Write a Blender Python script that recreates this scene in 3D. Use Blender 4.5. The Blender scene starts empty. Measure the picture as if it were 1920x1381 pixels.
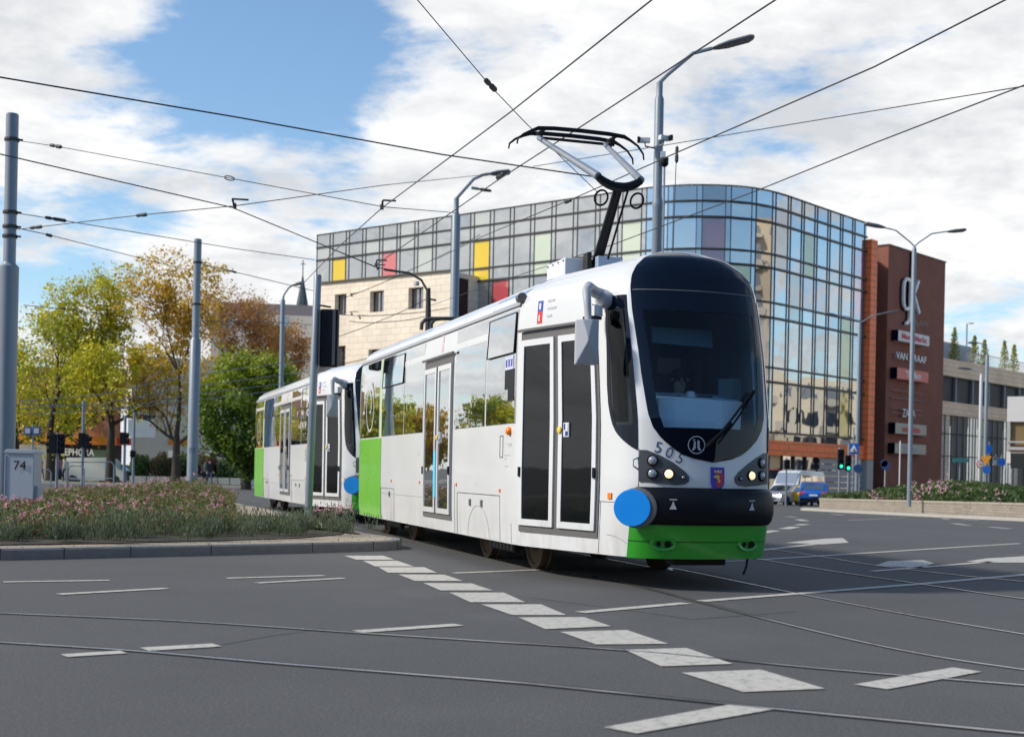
import bpy, bmesh, math, random
import numpy as np
from mathutils import Vector, Matrix
R = math.radians
random.seed(7); rng = np.random.default_rng(11)
sc = bpy.context.scene; COL = sc.collection
# ------------------------------------------------------------ camera
F_PX, Y0, RHO, EYE = 2500.0, 887.0, 0.021, 1.05
cam_d = bpy.data.cameras.new('camera'); cam = bpy.data.objects.new('camera', cam_d); COL.objects.link(cam)
cam_d.sensor_width = 36.0; cam_d.lens = 36.0*F_PX/1920.0
cam_d.shift_y = (Y0-690.5)/1920.0; cam_d.clip_start = 0.1; cam_d.clip_end = 4000
cam.matrix_world = Matrix.Translation((0, 0, EYE)) @ Matrix.Rotation(R(90), 4, 'X') @ Matrix.Rotation(RHO, 4, 'Z')
cam_d.dof.use_dof = True; cam_d.dof.focus_distance = 13.5; cam_d.dof.aperture_fstop = 2.8
sc.camera = cam
# ------------------------------------------------------------ light
SUN_EL, SUN_AZ = R(37), R(-101)      # azimuth from +Y, clockwise; negative = to the left
sd = Vector((math.sin(SUN_AZ)*math.cos(SUN_EL), math.cos(SUN_AZ)*math.cos(SUN_EL), math.sin(SUN_EL)))
sl = bpy.data.lights.new('sun', 'SUN'); sl.energy = 3.6; sl.angle = R(5); sl.color = (1, .94, .83)
so = bpy.data.objects.new('sun', sl); COL.objects.link(so)
so.rotation_euler = (-sd).to_track_quat('-Z', 'Y').to_euler()
sc.view_settings.view_transform = 'Standard'; sc.view_settings.look = 'None'
sc.view_settings.exposure = 0.28; sc.view_settings.gamma = 1.0
W = bpy.data.worlds.new('World'); sc.world = W; W.use_nodes = True
def pix_dir(x, y):
    a = (x-960)/F_PX; b = -(y-Y0)/F_PX
    return Vector((a*math.cos(RHO)-b*math.sin(RHO), 1.0, b*math.cos(RHO)+a*math.sin(RHO)))
def make_world():
    nt = W.node_tree; nt.nodes.clear(); N = nt.nodes.new; L = nt.links.new
    def math_(op, a, b=None, c=None, clamp=False):
        n = N('ShaderNodeMath'); n.operation = op; n.use_clamp = clamp
        for i, v in enumerate((a, b, c)):
            if v is None: continue
            if hasattr(v, 'links'): L(v, n.inputs[i])
            else: n.inputs[i].default_value = v
        return n.outputs[0]
    out = N('ShaderNodeOutputWorld'); bg = N('ShaderNodeBackground'); L(bg.outputs[0], out.inputs[0])
    sky = N('ShaderNodeTexSky'); sky.sky_type = 'NISHITA'; sky.sun_disc = False
    sky.sun_elevation = SUN_EL; sky.sun_rotation = SUN_AZ; sky.air_density = 1.0; sky.dust_density = .6; sky.ozone_density = 2.2
    skm = N('ShaderNodeVectorMath'); skm.operation = 'MULTIPLY'; L(sky.outputs[0], skm.inputs[0]); skm.inputs[1].default_value = (.125, .14, .145)
    tc = N('ShaderNodeTexCoord'); sep = N('ShaderNodeSeparateXYZ'); L(tc.outputs['Generated'], sep.inputs[0])
    # project the view direction on a cloud layer high above
    zz = math_('MAXIMUM', sep.outputs[2], 0.0); zz = math_('ADD', zz, .16)
    cx = math_('DIVIDE', sep.outputs[0], zz); cy = math_('DIVIDE', sep.outputs[1], zz)
    cmb = N('ShaderNodeCombineXYZ'); L(cx, cmb.inputs[0]); L(cy, cmb.inputs[1])
    def noise(scale, det, rough, off, dist=0.0):
        m = N('ShaderNodeMapping'); L(cmb.outputs[0], m.inputs[0]); m.inputs['Location'].default_value = off
        n = N('ShaderNodeTexNoise'); L(m.outputs[0], n.inputs[0]); n.inputs['Scale'].default_value = scale
        n.inputs['Detail'].default_value = det; n.inputs['Roughness'].default_value = rough; n.inputs['Distortion'].default_value = dist
        return n.outputs[0]
    n1 = noise(2.3, 10, .60, (3.3, 1.7, 0), .2); n2 = noise(2.1, 8, .62, (9.3, 4.1, 2), .3)
    # broad openings and banks of the cloud deck, as lobes round given directions
    lobes = [((430, 60), .10, -.20), ((250, 140), .06, -.24), ((90, 130), .04, -.14), ((460, 170), .06, -.16), ((330, 40), .05, -.1), ((560, 60), .05, -.14), ((120, 170), .035, -.14), ((640, 330), .03, -.08), ((900, 350), .03, -.1), ((90, 425), .045, -.26), ((280, 415), .03, -.12), ((120, 10), .055, .46), ((330, 230), .06, .14), ((330, 20), .035, .12), ((60, 260), .05, .18), ((560, 250), .05, -.10),
             ((860, 330), .10, .12), ((1000, 120), .14, .15), ((240, 290), .04, .08), ((60, 250), .04, .10), ((1430, 290), .045, -.19), ((1680, 230), .05, -.18), ((1330, 240), .035, -.1), ((1080, 300), .035, -.22), ((1560, 180), .03, -.1),
             ((1700, 60), .14, .12), ((1850, 380), .12, .2), ((1600, 330), .05, .1), ((1880, 600), .03, -.15), ((400, 480), .1, .2)]
    acc = None
    for (px, py), sg, w in lobes:
        d = pix_dir(px, py).normalized()
        dp = N('ShaderNodeVectorMath'); dp.operation = 'DOT_PRODUCT'; L(tc.outputs['Generated'], dp.inputs[0]); dp.inputs[1].default_value = d
        e = math_('SUBTRACT', dp.outputs['Value'], 1.0); e = math_('MULTIPLY', e, 1.0/(sg*sg)); e = math_('EXPONENT', e); e = math_('MULTIPLY', e, w)
        acc = e if acc is None else math_('ADD', acc, e)
    for dv, sg, w in (((.35, -1, .5), .75, -.7), ((-.3, -.6, 1.0), .4, -.2), ((.9, .3, .25), .3, .15), ((-.9, .7, .25), .3, .2), ((-1, -.12, .22), .38, .4)):
        d = Vector(dv).normalized(); dp = N('ShaderNodeVectorMath'); dp.operation = 'DOT_PRODUCT'; L(tc.outputs['Generated'], dp.inputs[0]); dp.inputs[1].default_value = d
        e = math_('SUBTRACT', dp.outputs['Value'], 1.0); e = math_('MULTIPLY', e, 1.0/(sg*sg)); e = math_('EXPONENT', e); e = math_('MULTIPLY', e, w); acc = math_('ADD', acc, e)
    n3 = noise(6.5, 9, .66, (1.3, 8.7, 4), .1); f3 = math_('MULTIPLY', math_('SUBTRACT', n3, .5), .34)
    den = math_('ADD', math_('ADD', n1, f3), acc)
    mr = N('ShaderNodeMapRange'); mr.interpolation_type = 'SMOOTHSTEP'; L(den, mr.inputs[0])
    mr.inputs[1].default_value = .39; mr.inputs[2].default_value = .585
    fr = mr.outputs[0]
    # cloud brightness: thick parts greyer
    thick = math_('ADD', math_('MULTIPLY', n2, .65), math_('MULTIPLY', n3, .35))
    m2 = N('ShaderNodeMapRange'); L(thick, m2.inputs[0]); m2.inputs[1].default_value = .40; m2.inputs[2].default_value = .62
    cc = N('ShaderNodeMix'); cc.data_type = 'RGBA'; L(m2.outputs[0], cc.inputs[0])
    cc.inputs[6].default_value = (.91, .905, .90, 1); cc.inputs[7].default_value = (.57, .59, .62, 1)
    mx = N('ShaderNodeMix'); mx.data_type = 'RGBA'; L(fr, mx.inputs[0]); L(skm.outputs[0], mx.inputs[6]); L(cc.outputs[2], mx.inputs[7])
    hz = N('ShaderNodeMapRange'); hz.interpolation_type = 'SMOOTHSTEP'; L(sep.outputs[2], hz.inputs[0]); hz.inputs[1].default_value = -.02; hz.inputs[2].default_value = .13; hz.inputs[3].default_value = .85; hz.inputs[4].default_value = 0
    mh = N('ShaderNodeMix'); mh.data_type = 'RGBA'; L(hz.outputs[0], mh.inputs[0]); L(mx.outputs[2], mh.inputs[6]); mh.inputs[7].default_value = (.66, .68, .70, 1)
    L(mh.outputs[2], bg.inputs[0]); bg.inputs[1].default_value = 1.0
make_world()
# ------------------------------------------------------------ places
def gz(X, Y):
    t = min(1, max(0, (X+5)/15)); t = t*t*(3-2*t)
    return -(.005+(.0125-.005)*t)*min(max(Y-30, 0), 110)
def P(x, y, D): d = pix_dir(x, y); return Vector((d.x*D, D, EYE+d.z*D))
def G(x, y, h=0.0):
    d = pix_dir(x, y); D = 20.0
    for _ in range(60):
        z = gz(d.x*D, D)+h
        D = .5*D+.5*(z-EYE)/min(d.z, -.004)
    return Vector((d.x*D, D, gz(d.x*D, D)+h))
def XZ(x, D, h=0.0):     # ground point under column x (measured at the horizon) at distance D
    X = (x-960)/F_PX*D; return Vector((X, D, gz(X, D)+h))
# ------------------------------------------------------------ materials
MATS = {}
def mat(name, col, rough=.6, metal=0.0, var=0.0, vscale=3.0, bump=0.0, bscale=40.0, ior=None, emit=None, estr=0.0, alpha=None, dirt=0.0, attr=None, coat=0.0):
    if name in MATS: return MATS[name]
    m = bpy.data.materials.new(name); MATS[name] = m; m.use_nodes = True; nt = m.node_tree; b = nt.nodes['Principled BSDF']; N = nt.nodes.new; L = nt.links.new
    b.inputs['Base Color'].default_value = (*col, 1); b.inputs['Roughness'].default_value = rough; b.inputs['Metallic'].default_value = metal
    if ior: b.inputs['IOR'].default_value = ior
    if name in ('black_plastic', 'black_gloss'): b.inputs['Specular IOR Level'].default_value = .2 if name == 'black_plastic' else .3
    if coat: b.inputs['Coat Weight'].default_value = coat; b.inputs['Coat Roughness'].default_value = .06
    tc = N('ShaderNodeTexCoord')
    src = None
    if var or dirt:
        n = N('ShaderNodeTexNoise'); L(tc.outputs['Object'], n.inputs[0]); n.inputs['Scale'].default_value = vscale; n.inputs['Detail'].default_value = 6; n.inputs['Roughness'].default_value = .62
        mx = N('ShaderNodeMix'); mx.data_type = 'RGBA'; L(n.outputs[0], mx.inputs[0])
        k = max(var, dirt)
        mx.inputs[6].default_value = (*[max(0, c*(1-k)) for c in col], 1); mx.inputs[7].default_value = (*[min(1, c*(1+k*.8)) for c in col], 1)
        L(mx.outputs[2], b.inputs['Base Color']); src = mx.outputs[2]
        mr = N('ShaderNodeMapRange'); L(n.outputs[0], mr.inputs[0]); mr.inputs[3].default_value = max(0, rough-.12); mr.inputs[4].default_value = min(1, rough+.12); L(mr.outputs[0], b.inputs['Roughness'])
    if attr:
        a = N('ShaderNodeAttribute'); a.attribute_name = 'tint'
        hs = N('ShaderNodeMix'); hs.data_type = 'RGBA'; L(a.outputs['Fac'], hs.inputs[0]); hs.inputs[6].default_value = (*col, 1); hs.inputs[7].default_value = (*attr, 1)
        L(hs.outputs[2], b.inputs['Base Color'])
    if bump:
        n2 = N('ShaderNodeTexNoise'); L(tc.outputs['Object'], n2.inputs[0]); n2.inputs['Scale'].default_value = bscale; n2.inputs['Detail'].default_value = 4
        bp = N('ShaderNodeBump'); bp.inputs['Strength'].default_value = bump; bp.inputs['Distance'].default_value = .02; L(n2.outputs[0], bp.inputs['Height']); L(bp.outputs[0], b.inputs['Normal'])
    if emit: b.inputs['Emission Color'].default_value = (*emit, 1); b.inputs['Emission Strength'].default_value = estr
    return m
def asphalt():
    m = bpy.data.materials.new('asphalt'); m.use_nodes = True; nt = m.node_tree; b = nt.nodes['Principled BSDF']; N = nt.nodes.new; L = nt.links.new
    tc = N('ShaderNodeTexCoord')
    def no(sc_, det, ro=.6):
        n = N('ShaderNodeTexNoise'); L(tc.outputs['Object'], n.inputs[0]); n.inputs['Scale'].default_value = sc_; n.inputs['Detail'].default_value = det; n.inputs['Roughness'].default_value = ro; return n.outputs[0]
    def mixc(f, a, c):
        x = N('ShaderNodeMix'); x.data_type = 'RGBA'; L(f, x.inputs[0])
        for i, v in ((6, a), (7, c)):
            if hasattr(v, 'links'): L(v, x.inputs[i])
            else: x.inputs[i].default_value = (*v, 1)
        return x.outputs[2]
    def rng_(f, a, c, d=0., e=1.):
        x = N('ShaderNodeMapRange'); L(f, x.inputs[0]); x.inputs[1].default_value = a; x.inputs[2].default_value = c; x.inputs[3].default_value = d; x.inputs[4].default_value = e; return x.outputs[0]
    big = rng_(no(.16, 6, .65), .42, .58); mid = rng_(no(.8, 8, .7), .40, .60)
    c1 = mixc(big, (.076, .076, .079), (.124, .124, .127)); c2 = mixc(mid, (.092, .092, .095), c1)
    fine = rng_(no(75, 4, .85), .40, .60); c3 = mixc(fine, (.040, .040, .041), c2)
    sp = rng_(no(60, 2, .6), .60, .68, 0, .7); c4 = mixc(sp, c3, (.17, .165, .16))
    v = N('ShaderNodeTexVoronoi'); v.feature = 'DISTANCE_TO_EDGE'; v.inputs['Scale'].default_value = .16
    ad = N('ShaderNodeVectorMath'); ad.operation = 'ADD'; L(tc.outputs['Object'], ad.inputs[0])
    nn = N('ShaderNodeTexNoise'); nn.inputs['Scale'].default_value = .9; nn.inputs['Detail'].default_value = 4; L(tc.outputs['Object'], nn.inputs[0])
    s_ = N('ShaderNodeVectorMath'); s_.operation = 'SCALE'; L(nn.outputs['Color'], s_.inputs[0]); s_.inputs['Scale'].default_value = 1.6; L(s_.outputs[0], ad.inputs[1]); L(ad.outputs[0], v.inputs['Vector'])
    cr = rng_(v.outputs['Distance'], .0, .006, .0, 0.); c5 = mixc(cr, c4, (.045, .043, .043))
    L(c5, b.inputs['Base Color']); b.inputs['Roughness'].default_value = .88
    bp = N('ShaderNodeBump'); bp.inputs['Strength'].default_value = .5; bp.inputs['Distance'].default_value = .006; L(no(110, 3, .7), bp.inputs['Height']); L(bp.outputs[0], b.inputs['Normal'])
    return m
def paint_mat():
    m = bpy.data.materials.new('road_paint'); m.use_nodes = True; nt = m.node_tree; b = nt.nodes['Principled BSDF']; N = nt.nodes.new; L = nt.links.new
    tc = N('ShaderNodeTexCoord'); n = N('ShaderNodeTexNoise'); L(tc.outputs['Object'], n.inputs[0]); n.inputs['Scale'].default_value = 16; n.inputs['Detail'].default_value = 11; n.inputs['Roughness'].default_value = .8
    mr = N('ShaderNodeMapRange'); L(n.outputs[0], mr.inputs[0]); mr.inputs[1].default_value = .40; mr.inputs[2].default_value = .50
    x = N('ShaderNodeMix'); x.data_type = 'RGBA'; L(mr.outputs[0], x.inputs[0]); x.inputs[6].default_value = (.27, .26, .24, 1); x.inputs[7].default_value = (.47, .445, .405, 1)
    L(x.outputs[2], b.inputs['Base Color']); b.inputs['Roughness'].default_value = .8; return m
def brick_mat(name, c1, c2, mortar, bw=.25, bh=.07, rough=.85):
    m = bpy.data.materials.new(name); m.use_nodes = True; nt = m.node_tree; b = nt.nodes['Principled BSDF']; N = nt.nodes.new; L = nt.links.new
    uv = N('ShaderNodeUVMap'); br = N('ShaderNodeTexBrick'); L(uv.outputs[0], br.inputs[0])
    br.inputs['Color1'].default_value = (*c1, 1); br.inputs['Color2'].default_value = (*c2, 1); br.inputs['Mortar'].default_value = (*mortar, 1)
    br.inputs['Scale'].default_value = 1; br.inputs['Brick Width'].default_value = bw; br.inputs['Row Height'].default_value = bh; br.inputs['Mortar Size'].default_value = bh*.09
    br.inputs['Bias'].default_value = 0.0
    n = N('ShaderNodeTexNoise'); L(uv.outputs[0], n.inputs[0]); n.inputs['Scale'].default_value = .5; n.inputs['Detail'].default_value = 8
    hs = N('ShaderNodeHueSaturation'); L(br.outputs[0], hs.inputs['Color']); mr = N('ShaderNodeMapRange'); L(n.outputs[0], mr.inputs[0]); mr.inputs[3].default_value = .75; mr.inputs[4].default_value = 1.25; L(mr.outputs[0], hs.inputs['Value'])
    L(hs.outputs[0], b.inputs['Base Color']); b.inputs['Roughness'].default_value = rough
    bp = N('ShaderNodeBump'); bp.inputs['Strength'].default_value = .3; bp.inputs['Distance'].default_value = .01; L(br.outputs['Fac'], bp.inputs['Height']); bp.invert = True; L(bp.outputs[0], b.inputs['Normal'])
    return m
def glass_mat(name, tint, refl=.6, rough=.02, wav=.02, wscale=.35):
    """dark pane behind a reflecting surface"""
    m = bpy.data.materials.new(name); m.use_nodes = True; nt = m.node_tree; nt.nodes.clear(); N = nt.nodes.new; L = nt.links.new
    out = N('ShaderNodeOutputMaterial'); d = N('ShaderNodeBsdfDiffuse'); g = N('ShaderNodeBsdfGlossy'); mx = N('ShaderNodeMixShader')
    d.inputs[0].default_value = (*tint, 1); k = max(tint); g.inputs[0].default_value = (*[min(1, .86+.14*c/max(k, .01)) for c in tint], 1); g.inputs['Roughness'].default_value = rough
    lw = N('ShaderNodeFresnel'); lw.inputs[0].default_value = 1.55
    mr = N('ShaderNodeMapRange'); L(lw.outputs[0], mr.inputs[0]); mr.inputs[1].default_value = .04; mr.inputs[2].default_value = .6; mr.inputs[3].default_value = refl; mr.inputs[4].default_value = min(1, refl+(.40 if refl > .12 else .10))
    L(mr.outputs[0], mx.inputs[0]); L(d.outputs[0], mx.inputs[1]); L(g.outputs[0], mx.inputs[2]); L(mx.outputs[0], out.inputs[0])
    tc = N('ShaderNodeTexCoord'); n = N('ShaderNodeTexNoise'); L(tc.outputs['Object'], n.inputs[0]); n.inputs['Scale'].default_value = wscale; n.inputs['Detail'].default_value = 2
    bp = N('ShaderNodeBump'); bp.inputs['Strength'].default_value = 1; bp.inputs['Distance'].default_value = wav; L(n.outputs[0], bp.inputs['Height']); L(bp.outputs[0], g.inputs['Normal'])
    return m
def clear_glass(name, tint, fac=.16):
    m = bpy.data.materials.new(name); m.use_nodes = True; nt = m.node_tree; nt.nodes.clear(); N = nt.nodes.new; L = nt.links.new
    out = N('ShaderNodeOutputMaterial'); t = N('ShaderNodeBsdfTransparent'); g = N('ShaderNodeBsdfGlossy'); mx = N('ShaderNodeMixShader')
    t.inputs[0].default_value = (*tint, 1); g.inputs['Roughness'].default_value = .03; g.inputs[0].default_value = (.9, .95, 1, 1)
    f = N('ShaderNodeFresnel'); f.inputs[0].default_value = 1.5; a = N('ShaderNodeMath'); a.operation = 'MULTIPLY_ADD'; L(f.outputs[0], a.inputs[0]); a.inputs[1].default_value = .6; a.inputs[2].default_value = fac
    L(a.outputs[0], mx.inputs[0]); L(t.outputs[0], mx.inputs[1]); L(g.outputs[0], mx.inputs[2]); L(mx.outputs[0], out.inputs[0]); return m
M = {}
M['white'] = mat('tram_white_paint', (.635, .64, .655), .3, var=.035, vscale=1.2, coat=.4)
def dusty(m, c):
    nt = m.node_tree; b = nt.nodes['Principled BSDF']; N = nt.nodes.new; L = nt.links.new; tc = N('ShaderNodeTexCoord'); sp = N('ShaderNodeSeparateXYZ'); L(tc.outputs['Object'], sp.inputs[0])
    n = N('ShaderNodeTexNoise'); mp = N('ShaderNodeMapping'); mp.inputs['Scale'].default_value = (2.2, 2.2, .5); L(tc.outputs['Object'], mp.inputs[0]); L(mp.outputs[0], n.inputs[0]); n.inputs['Scale'].default_value = 2.2; n.inputs['Detail'].default_value = 8; n.inputs['Roughness'].default_value = .7
    mr = N('ShaderNodeMapRange'); L(sp.outputs[2], mr.inputs[0]); mr.inputs[1].default_value = .28; mr.inputs[2].default_value = .95; mr.inputs[3].default_value = 1.0; mr.inputs[4].default_value = .02
    m2 = N('ShaderNodeMapRange'); L(n.outputs[0], m2.inputs[0]); m2.inputs[1].default_value = .46; m2.inputs[2].default_value = .95
    mu = N('ShaderNodeMath'); mu.operation = 'MULTIPLY'; L(mr.outputs[0], mu.inputs[0]); L(m2.outputs[0], mu.inputs[1])
    x = N('ShaderNodeMix'); x.data_type = 'RGBA'; L(mu.outputs[0], x.inputs[0]); src = b.inputs['Base Color'].links[0].from_socket; L(src, x.inputs[6]); x.inputs[7].default_value = (*c, 1); L(x.outputs[2], b.inputs['Base Color'])
dusty(M['white'], (.34, .29, .22))
M['green'] = mat('lime_green_paint', (.16, .50, .045), .3, var=.05, coat=.4)
M['green2'] = mat('deep_green_paint', (.03, .33, .02), .3, var=.05, coat=.4)
M['blue'] = mat('blue_disc_paint', (.0, .27, .85), .45, var=.02)
M['black'] = mat('black_plastic', (.006, .007, .010), .38, var=.2)
M['blackg'] = mat('black_gloss', (.002, .005, .014), .05)
M['seal'] = mat('grey_door_seal', (.115, .11, .11), .6, var=.15, vscale=8)
M['under'] = mat('underframe_grime', (.022, .02, .018), .8, var=.4, vscale=12)
M['rust'] = mat('rusty_wheel', (.10, .062, .036), .75, var=.45, vscale=14)
M['steel'] = mat('galvanised_steel', (.24, .27, .31), .45, .3, var=.12, vscale=6)
M['polegrey'] = mat('pole_grey_paint', (.20, .235, .28), .42, .1, var=.12, vscale=3)
M['roofgrey'] = mat('pale_blue_roof', (.33, .40, .52), .22, var=.08, coat=.5)
M['orange'] = mat('orange_lens', (.85, .20, .01), .3)
M['red'] = mat('red_paint', (.55, .02, .02), .4)
M['navy'] = mat('navy_paint', (.02, .035, .25), .4)
M['greyp'] = mat('mirror_grey_plastic', (.36, .38, .42), .5, var=.05)
M['decal'] = mat('dark_blue_decal', (.05, .09, .17), .5)
M['pale'] = mat('pale_print', (.45, .45, .48), .6)
M['lens'] = mat('clear_lens', (.35, .37, .4), .08, .5)
M['beam'] = mat('lit_headlamp', (1, .9, .7), .3, emit=(1, .70, .36), estr=.95)
M['wire'] = mat('wire_dark', (.045, .045, .05), .6, .3)
M['wirel'] = mat('wire_light', (.30, .29, .28), .6, .3)  # whitish sun reflection on the wires put into the base colour
M['rail'] = mat('worn_rail_steel', (.52, .53, .55), .28, .85, var=.25, vscale=3)
M['groove'] = mat('rail_groove_dirt', (.035, .03, .027), .9, var=.3)
M['sidegl'] = glass_mat('tram_side_glass', (.02, .022, .022), .62, .015, .004, 1.2)
M['doorgl'] = glass_mat('tram_door_glass', (.006, .007, .008), .05, .03, .003, 1.0)
M['wshield'] = clear_glass('windshield_glass', (.80, .93, 1.0), .0)
M['cabgl'] = clear_glass('cab_side_glass', (.22, .26, .26), .0)
M['curb'] = mat('granite_kerb', (.21, .20, .19), .85, var=.3, vscale=9, bump=.3)
M['sand'] = mat('sandy_paving', (.33, .275, .21), .95, var=.25, vscale=18, bump=.6, bscale=60)
M['soil'] = mat('dark_soil', (.06, .05, .035), .95, var=.4, vscale=12)
M['pave'] = mat('pale_pavement', (.40, .37, .33), .9, var=.15, vscale=1.5)
M['stone'] = brick_mat('beige_stone_cladding', (.84, .72, .58), (.80, .69, .555), (.70, .60, .48), 1.2, .6)
M['stone2'] = brick_mat('pale_stone_bands', (.95, .70, .48), (.90, .66, .45), (.70, .52, .36), 1.6, .5)
M['brickred'] = brick_mat('dark_red_brick', (.28, .095, .06), (.225, .078, .05), (.21, .11, .08), .26, .085)
M['brickpink'] = brick_mat('pink_brick', (.42, .19, .13), (.36, .16, .11), (.34, .2, .15), .5, .15)
M['wallstone'] = brick_mat('grey_block_wall', (.29, .25, .20), (.24, .21, .175), (.15, .13, .11), .3, .1)
M['orangepanel'] = brick_mat('orange_cladding', (.96, .20, .05), (.92, .18, .045), (.6, .12, .03), 1.6, .6, .5)
M['bark'] = mat('bark', (.055, .042, .032), .95, var=.4, vscale=6, bump=.5, bscale=18)
# ------------------------------------------------------------ mesh kit
def unit(v): v = Vector(v); return v.normalized() if v.length > 1e-9 else Vector((0, 0, 1))
class MB:
    def __init__(s): s.v = []; s.f = []; s.mi = []; s.uv = []
    def face(s, pts, mi=0, uv=None):
        i = len(s.v); s.v += [Vector(p) for p in pts]; s.f.append(list(range(i, i+len(pts)))); s.mi.append(mi); s.uv.append(uv); return s
    def box(s, c, size, rz=0, mi=0, M4=None):
        hx, hy, hz = [k/2 for k in size]; m = M4 if M4 else Matrix.Translation(Vector(c)) @ Matrix.Rotation(rz, 4, 'Z')
        p = [m @ Vector((x, y, z)) for x in (-hx, hx) for y in (-hy, hy) for z in (-hz, hz)]
        for q in ((0, 1, 3, 2), (4, 6, 7, 5), (0, 4, 5, 1), (2, 3, 7, 6), (0, 2, 6, 4), (1, 5, 7, 3)):
            a, b_, c_, d = [p[k] for k in q]; w = (b_-a).length; h = (d-a).length
            s.face([a, b_, c_, d], mi, [(0, 0), (0, w), (h, w), (h, 0)] if q in ((0, 1, 3, 2), (0, 4, 5, 1), (4, 6, 7, 5), (2, 3, 7, 6)) and False else None)
        return s
    def ring(s, rings, mi=0, cap=True, closed=True):
        n = len(rings[0])
        base = len(s.v)
        for r in rings: s.v += [Vector(p) for p in r]
        for i in range(len(rings)-1):
            for j in range(n if closed else n-1):
                k = (j+1) % n; a = base+i*n
                s.f.append([a+j, a+k, a+n+k, a+n+j]); s.mi.append(mi); s.uv.append(None)
        if cap:
            s.f.append([base+j for j in range(n)][::-1]); s.mi.append(mi); s.uv.append(None)
            e = base+(len(rings)-1)*n; s.f.append([e+j for j in range(n)]); s.mi.append(mi); s.uv.append(None)
        return s
    def tube(s, pts, r, n=8, mi=0, cap=True):
        pts = [Vector(p) for p in pts]; rs = r if isinstance(r, (list, tuple)) else [r]*len(pts); rings = []
        ref = None
        for i, p in enumerate(pts):
            t = unit(pts[min(i+1, len(pts)-1)]-pts[max(i-1, 0)])
            if ref is None: ref = Vector((0, 0, 1)) if abs(t.z) < .9 else Vector((1, 0, 0))
            u = unit(t.cross(ref)); w = t.cross(u)
            rings.append([p+(u*math.cos(2*math.pi*k/n)+w*math.sin(2*math.pi*k/n))*rs[i] for k in range(n)])
        return s.ring(rings, mi, cap)
    def lathe(s, c, axis, prof, n=20, mi=0):
        c = Vector(c); t = unit(axis); ref = Vector((0, 0, 1)) if abs(t.z) < .9 else Vector((1, 0, 0)); u = unit(t.cross(ref)); w = t.cross(u)
        return s.ring([[c+t*d+(u*math.cos(2*math.pi*k/n)+w*math.sin(2*math.pi*k/n))*max(r, 1e-4) for k in range(n)] for r, d in prof], mi, True)
    def prism(s, poly, depth, origin=(0, 0, 0), u=(1, 0, 0), w=(0, 0, 1), mi=0):
        """poly in (u,w) plane extruded by depth along the plane normal (both ways from 0 to depth)"""
        o = Vector(origin); u = Vector(u); w = Vector(w); n = u.cross(w).normalized()
        return s.ring([[o+u*a+w*b for a, b in poly], [o+u*a+w*b+n*depth for a, b in poly]], mi, True)
    def build(s, name, mats, parent=None, smooth=None, bevel=0.0):
        me = bpy.data.meshes.new(name)
        vs = s.v
        if parent is not None and '_inv' in PINV.get(parent.name, {}): inv = PINV[parent.name]['_inv']; vs = [inv @ v for v in s.v]
        me.from_pydata([tuple(v) for v in vs], [], s.f); mats = mats if isinstance(mats, (list, tuple)) else [mats]
        for m in mats: me.materials.append(m)
        me.polygons.foreach_set('material_index', s.mi)
        if any(u is not None for u in s.uv):
            ul = me.uv_layers.new(name='UVMap')
            for p, u in zip(me.polygons, s.uv):
                if u:
                    for li, q in zip(p.loop_indices, u): ul.data[li].uv = q
        o = bpy.data.objects.new(name, me); COL.objects.link(o)
        if parent is not None:
            o.parent = parent; PINV[o.name] = PINV.get(parent.name, {})
        bm = bmesh.new(); bm.from_mesh(me); bmesh.ops.remove_doubles(bm, verts=bm.verts, dist=1e-5); bmesh.ops.recalc_face_normals(bm, faces=bm.faces) if not getattr(s, 'raw', False) else None
        bm.to_mesh(me); bm.free()
        if bevel:
            md = o.modifiers.new('bevel', 'BEVEL'); md.width = bevel; md.segments = 2; md.limit_method = 'ANGLE'; md.angle_limit = R(40)
        if smooth is not None:
            me.polygons.foreach_set('use_smooth', [True]*len(me.polygons)); me.set_sharp_from_angle(angle=R(smooth))
        return o
PINV = {}
def tag(o, label, cat, group=None, kind=None):
    if label: o['label'] = label
    if cat: o['category'] = cat
    if group: o['group'] = group
    if kind: o['kind'] = kind
    return o
def thing(name, label, cat, loc=(0, 0, 0), rz=0, group=None):
    o = bpy.data.objects.new(name, None); COL.objects.link(o); o.location = loc; o.rotation_euler = (0, 0, rz); o.empty_display_size = .3
    PINV[o.name] = {'_inv': (Matrix.Translation(Vector(loc)) @ Matrix.Rotation(rz, 4, 'Z')).inverted()}
    return tag(o, label, cat, group)
def lthing(name, label, cat, loc=(0, 0, 0), rz=0, group=None):     # children given in the thing's own coordinates
    o = thing(name, label, cat, loc, rz, group); PINV[o.name] = {}; return o
def struct(o): o['kind'] = 'structure'; return o
def copy_tree(o, parent=None, skip=()):
    c = o.copy(); COL.objects.link(c); c.parent = parent
    if parent: PINV[c.name] = {}
    for ch in list(o.children):
        if ch.name.split('.')[0] not in skip: copy_tree(ch, c, skip)
    return c
_tm = {}
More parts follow.
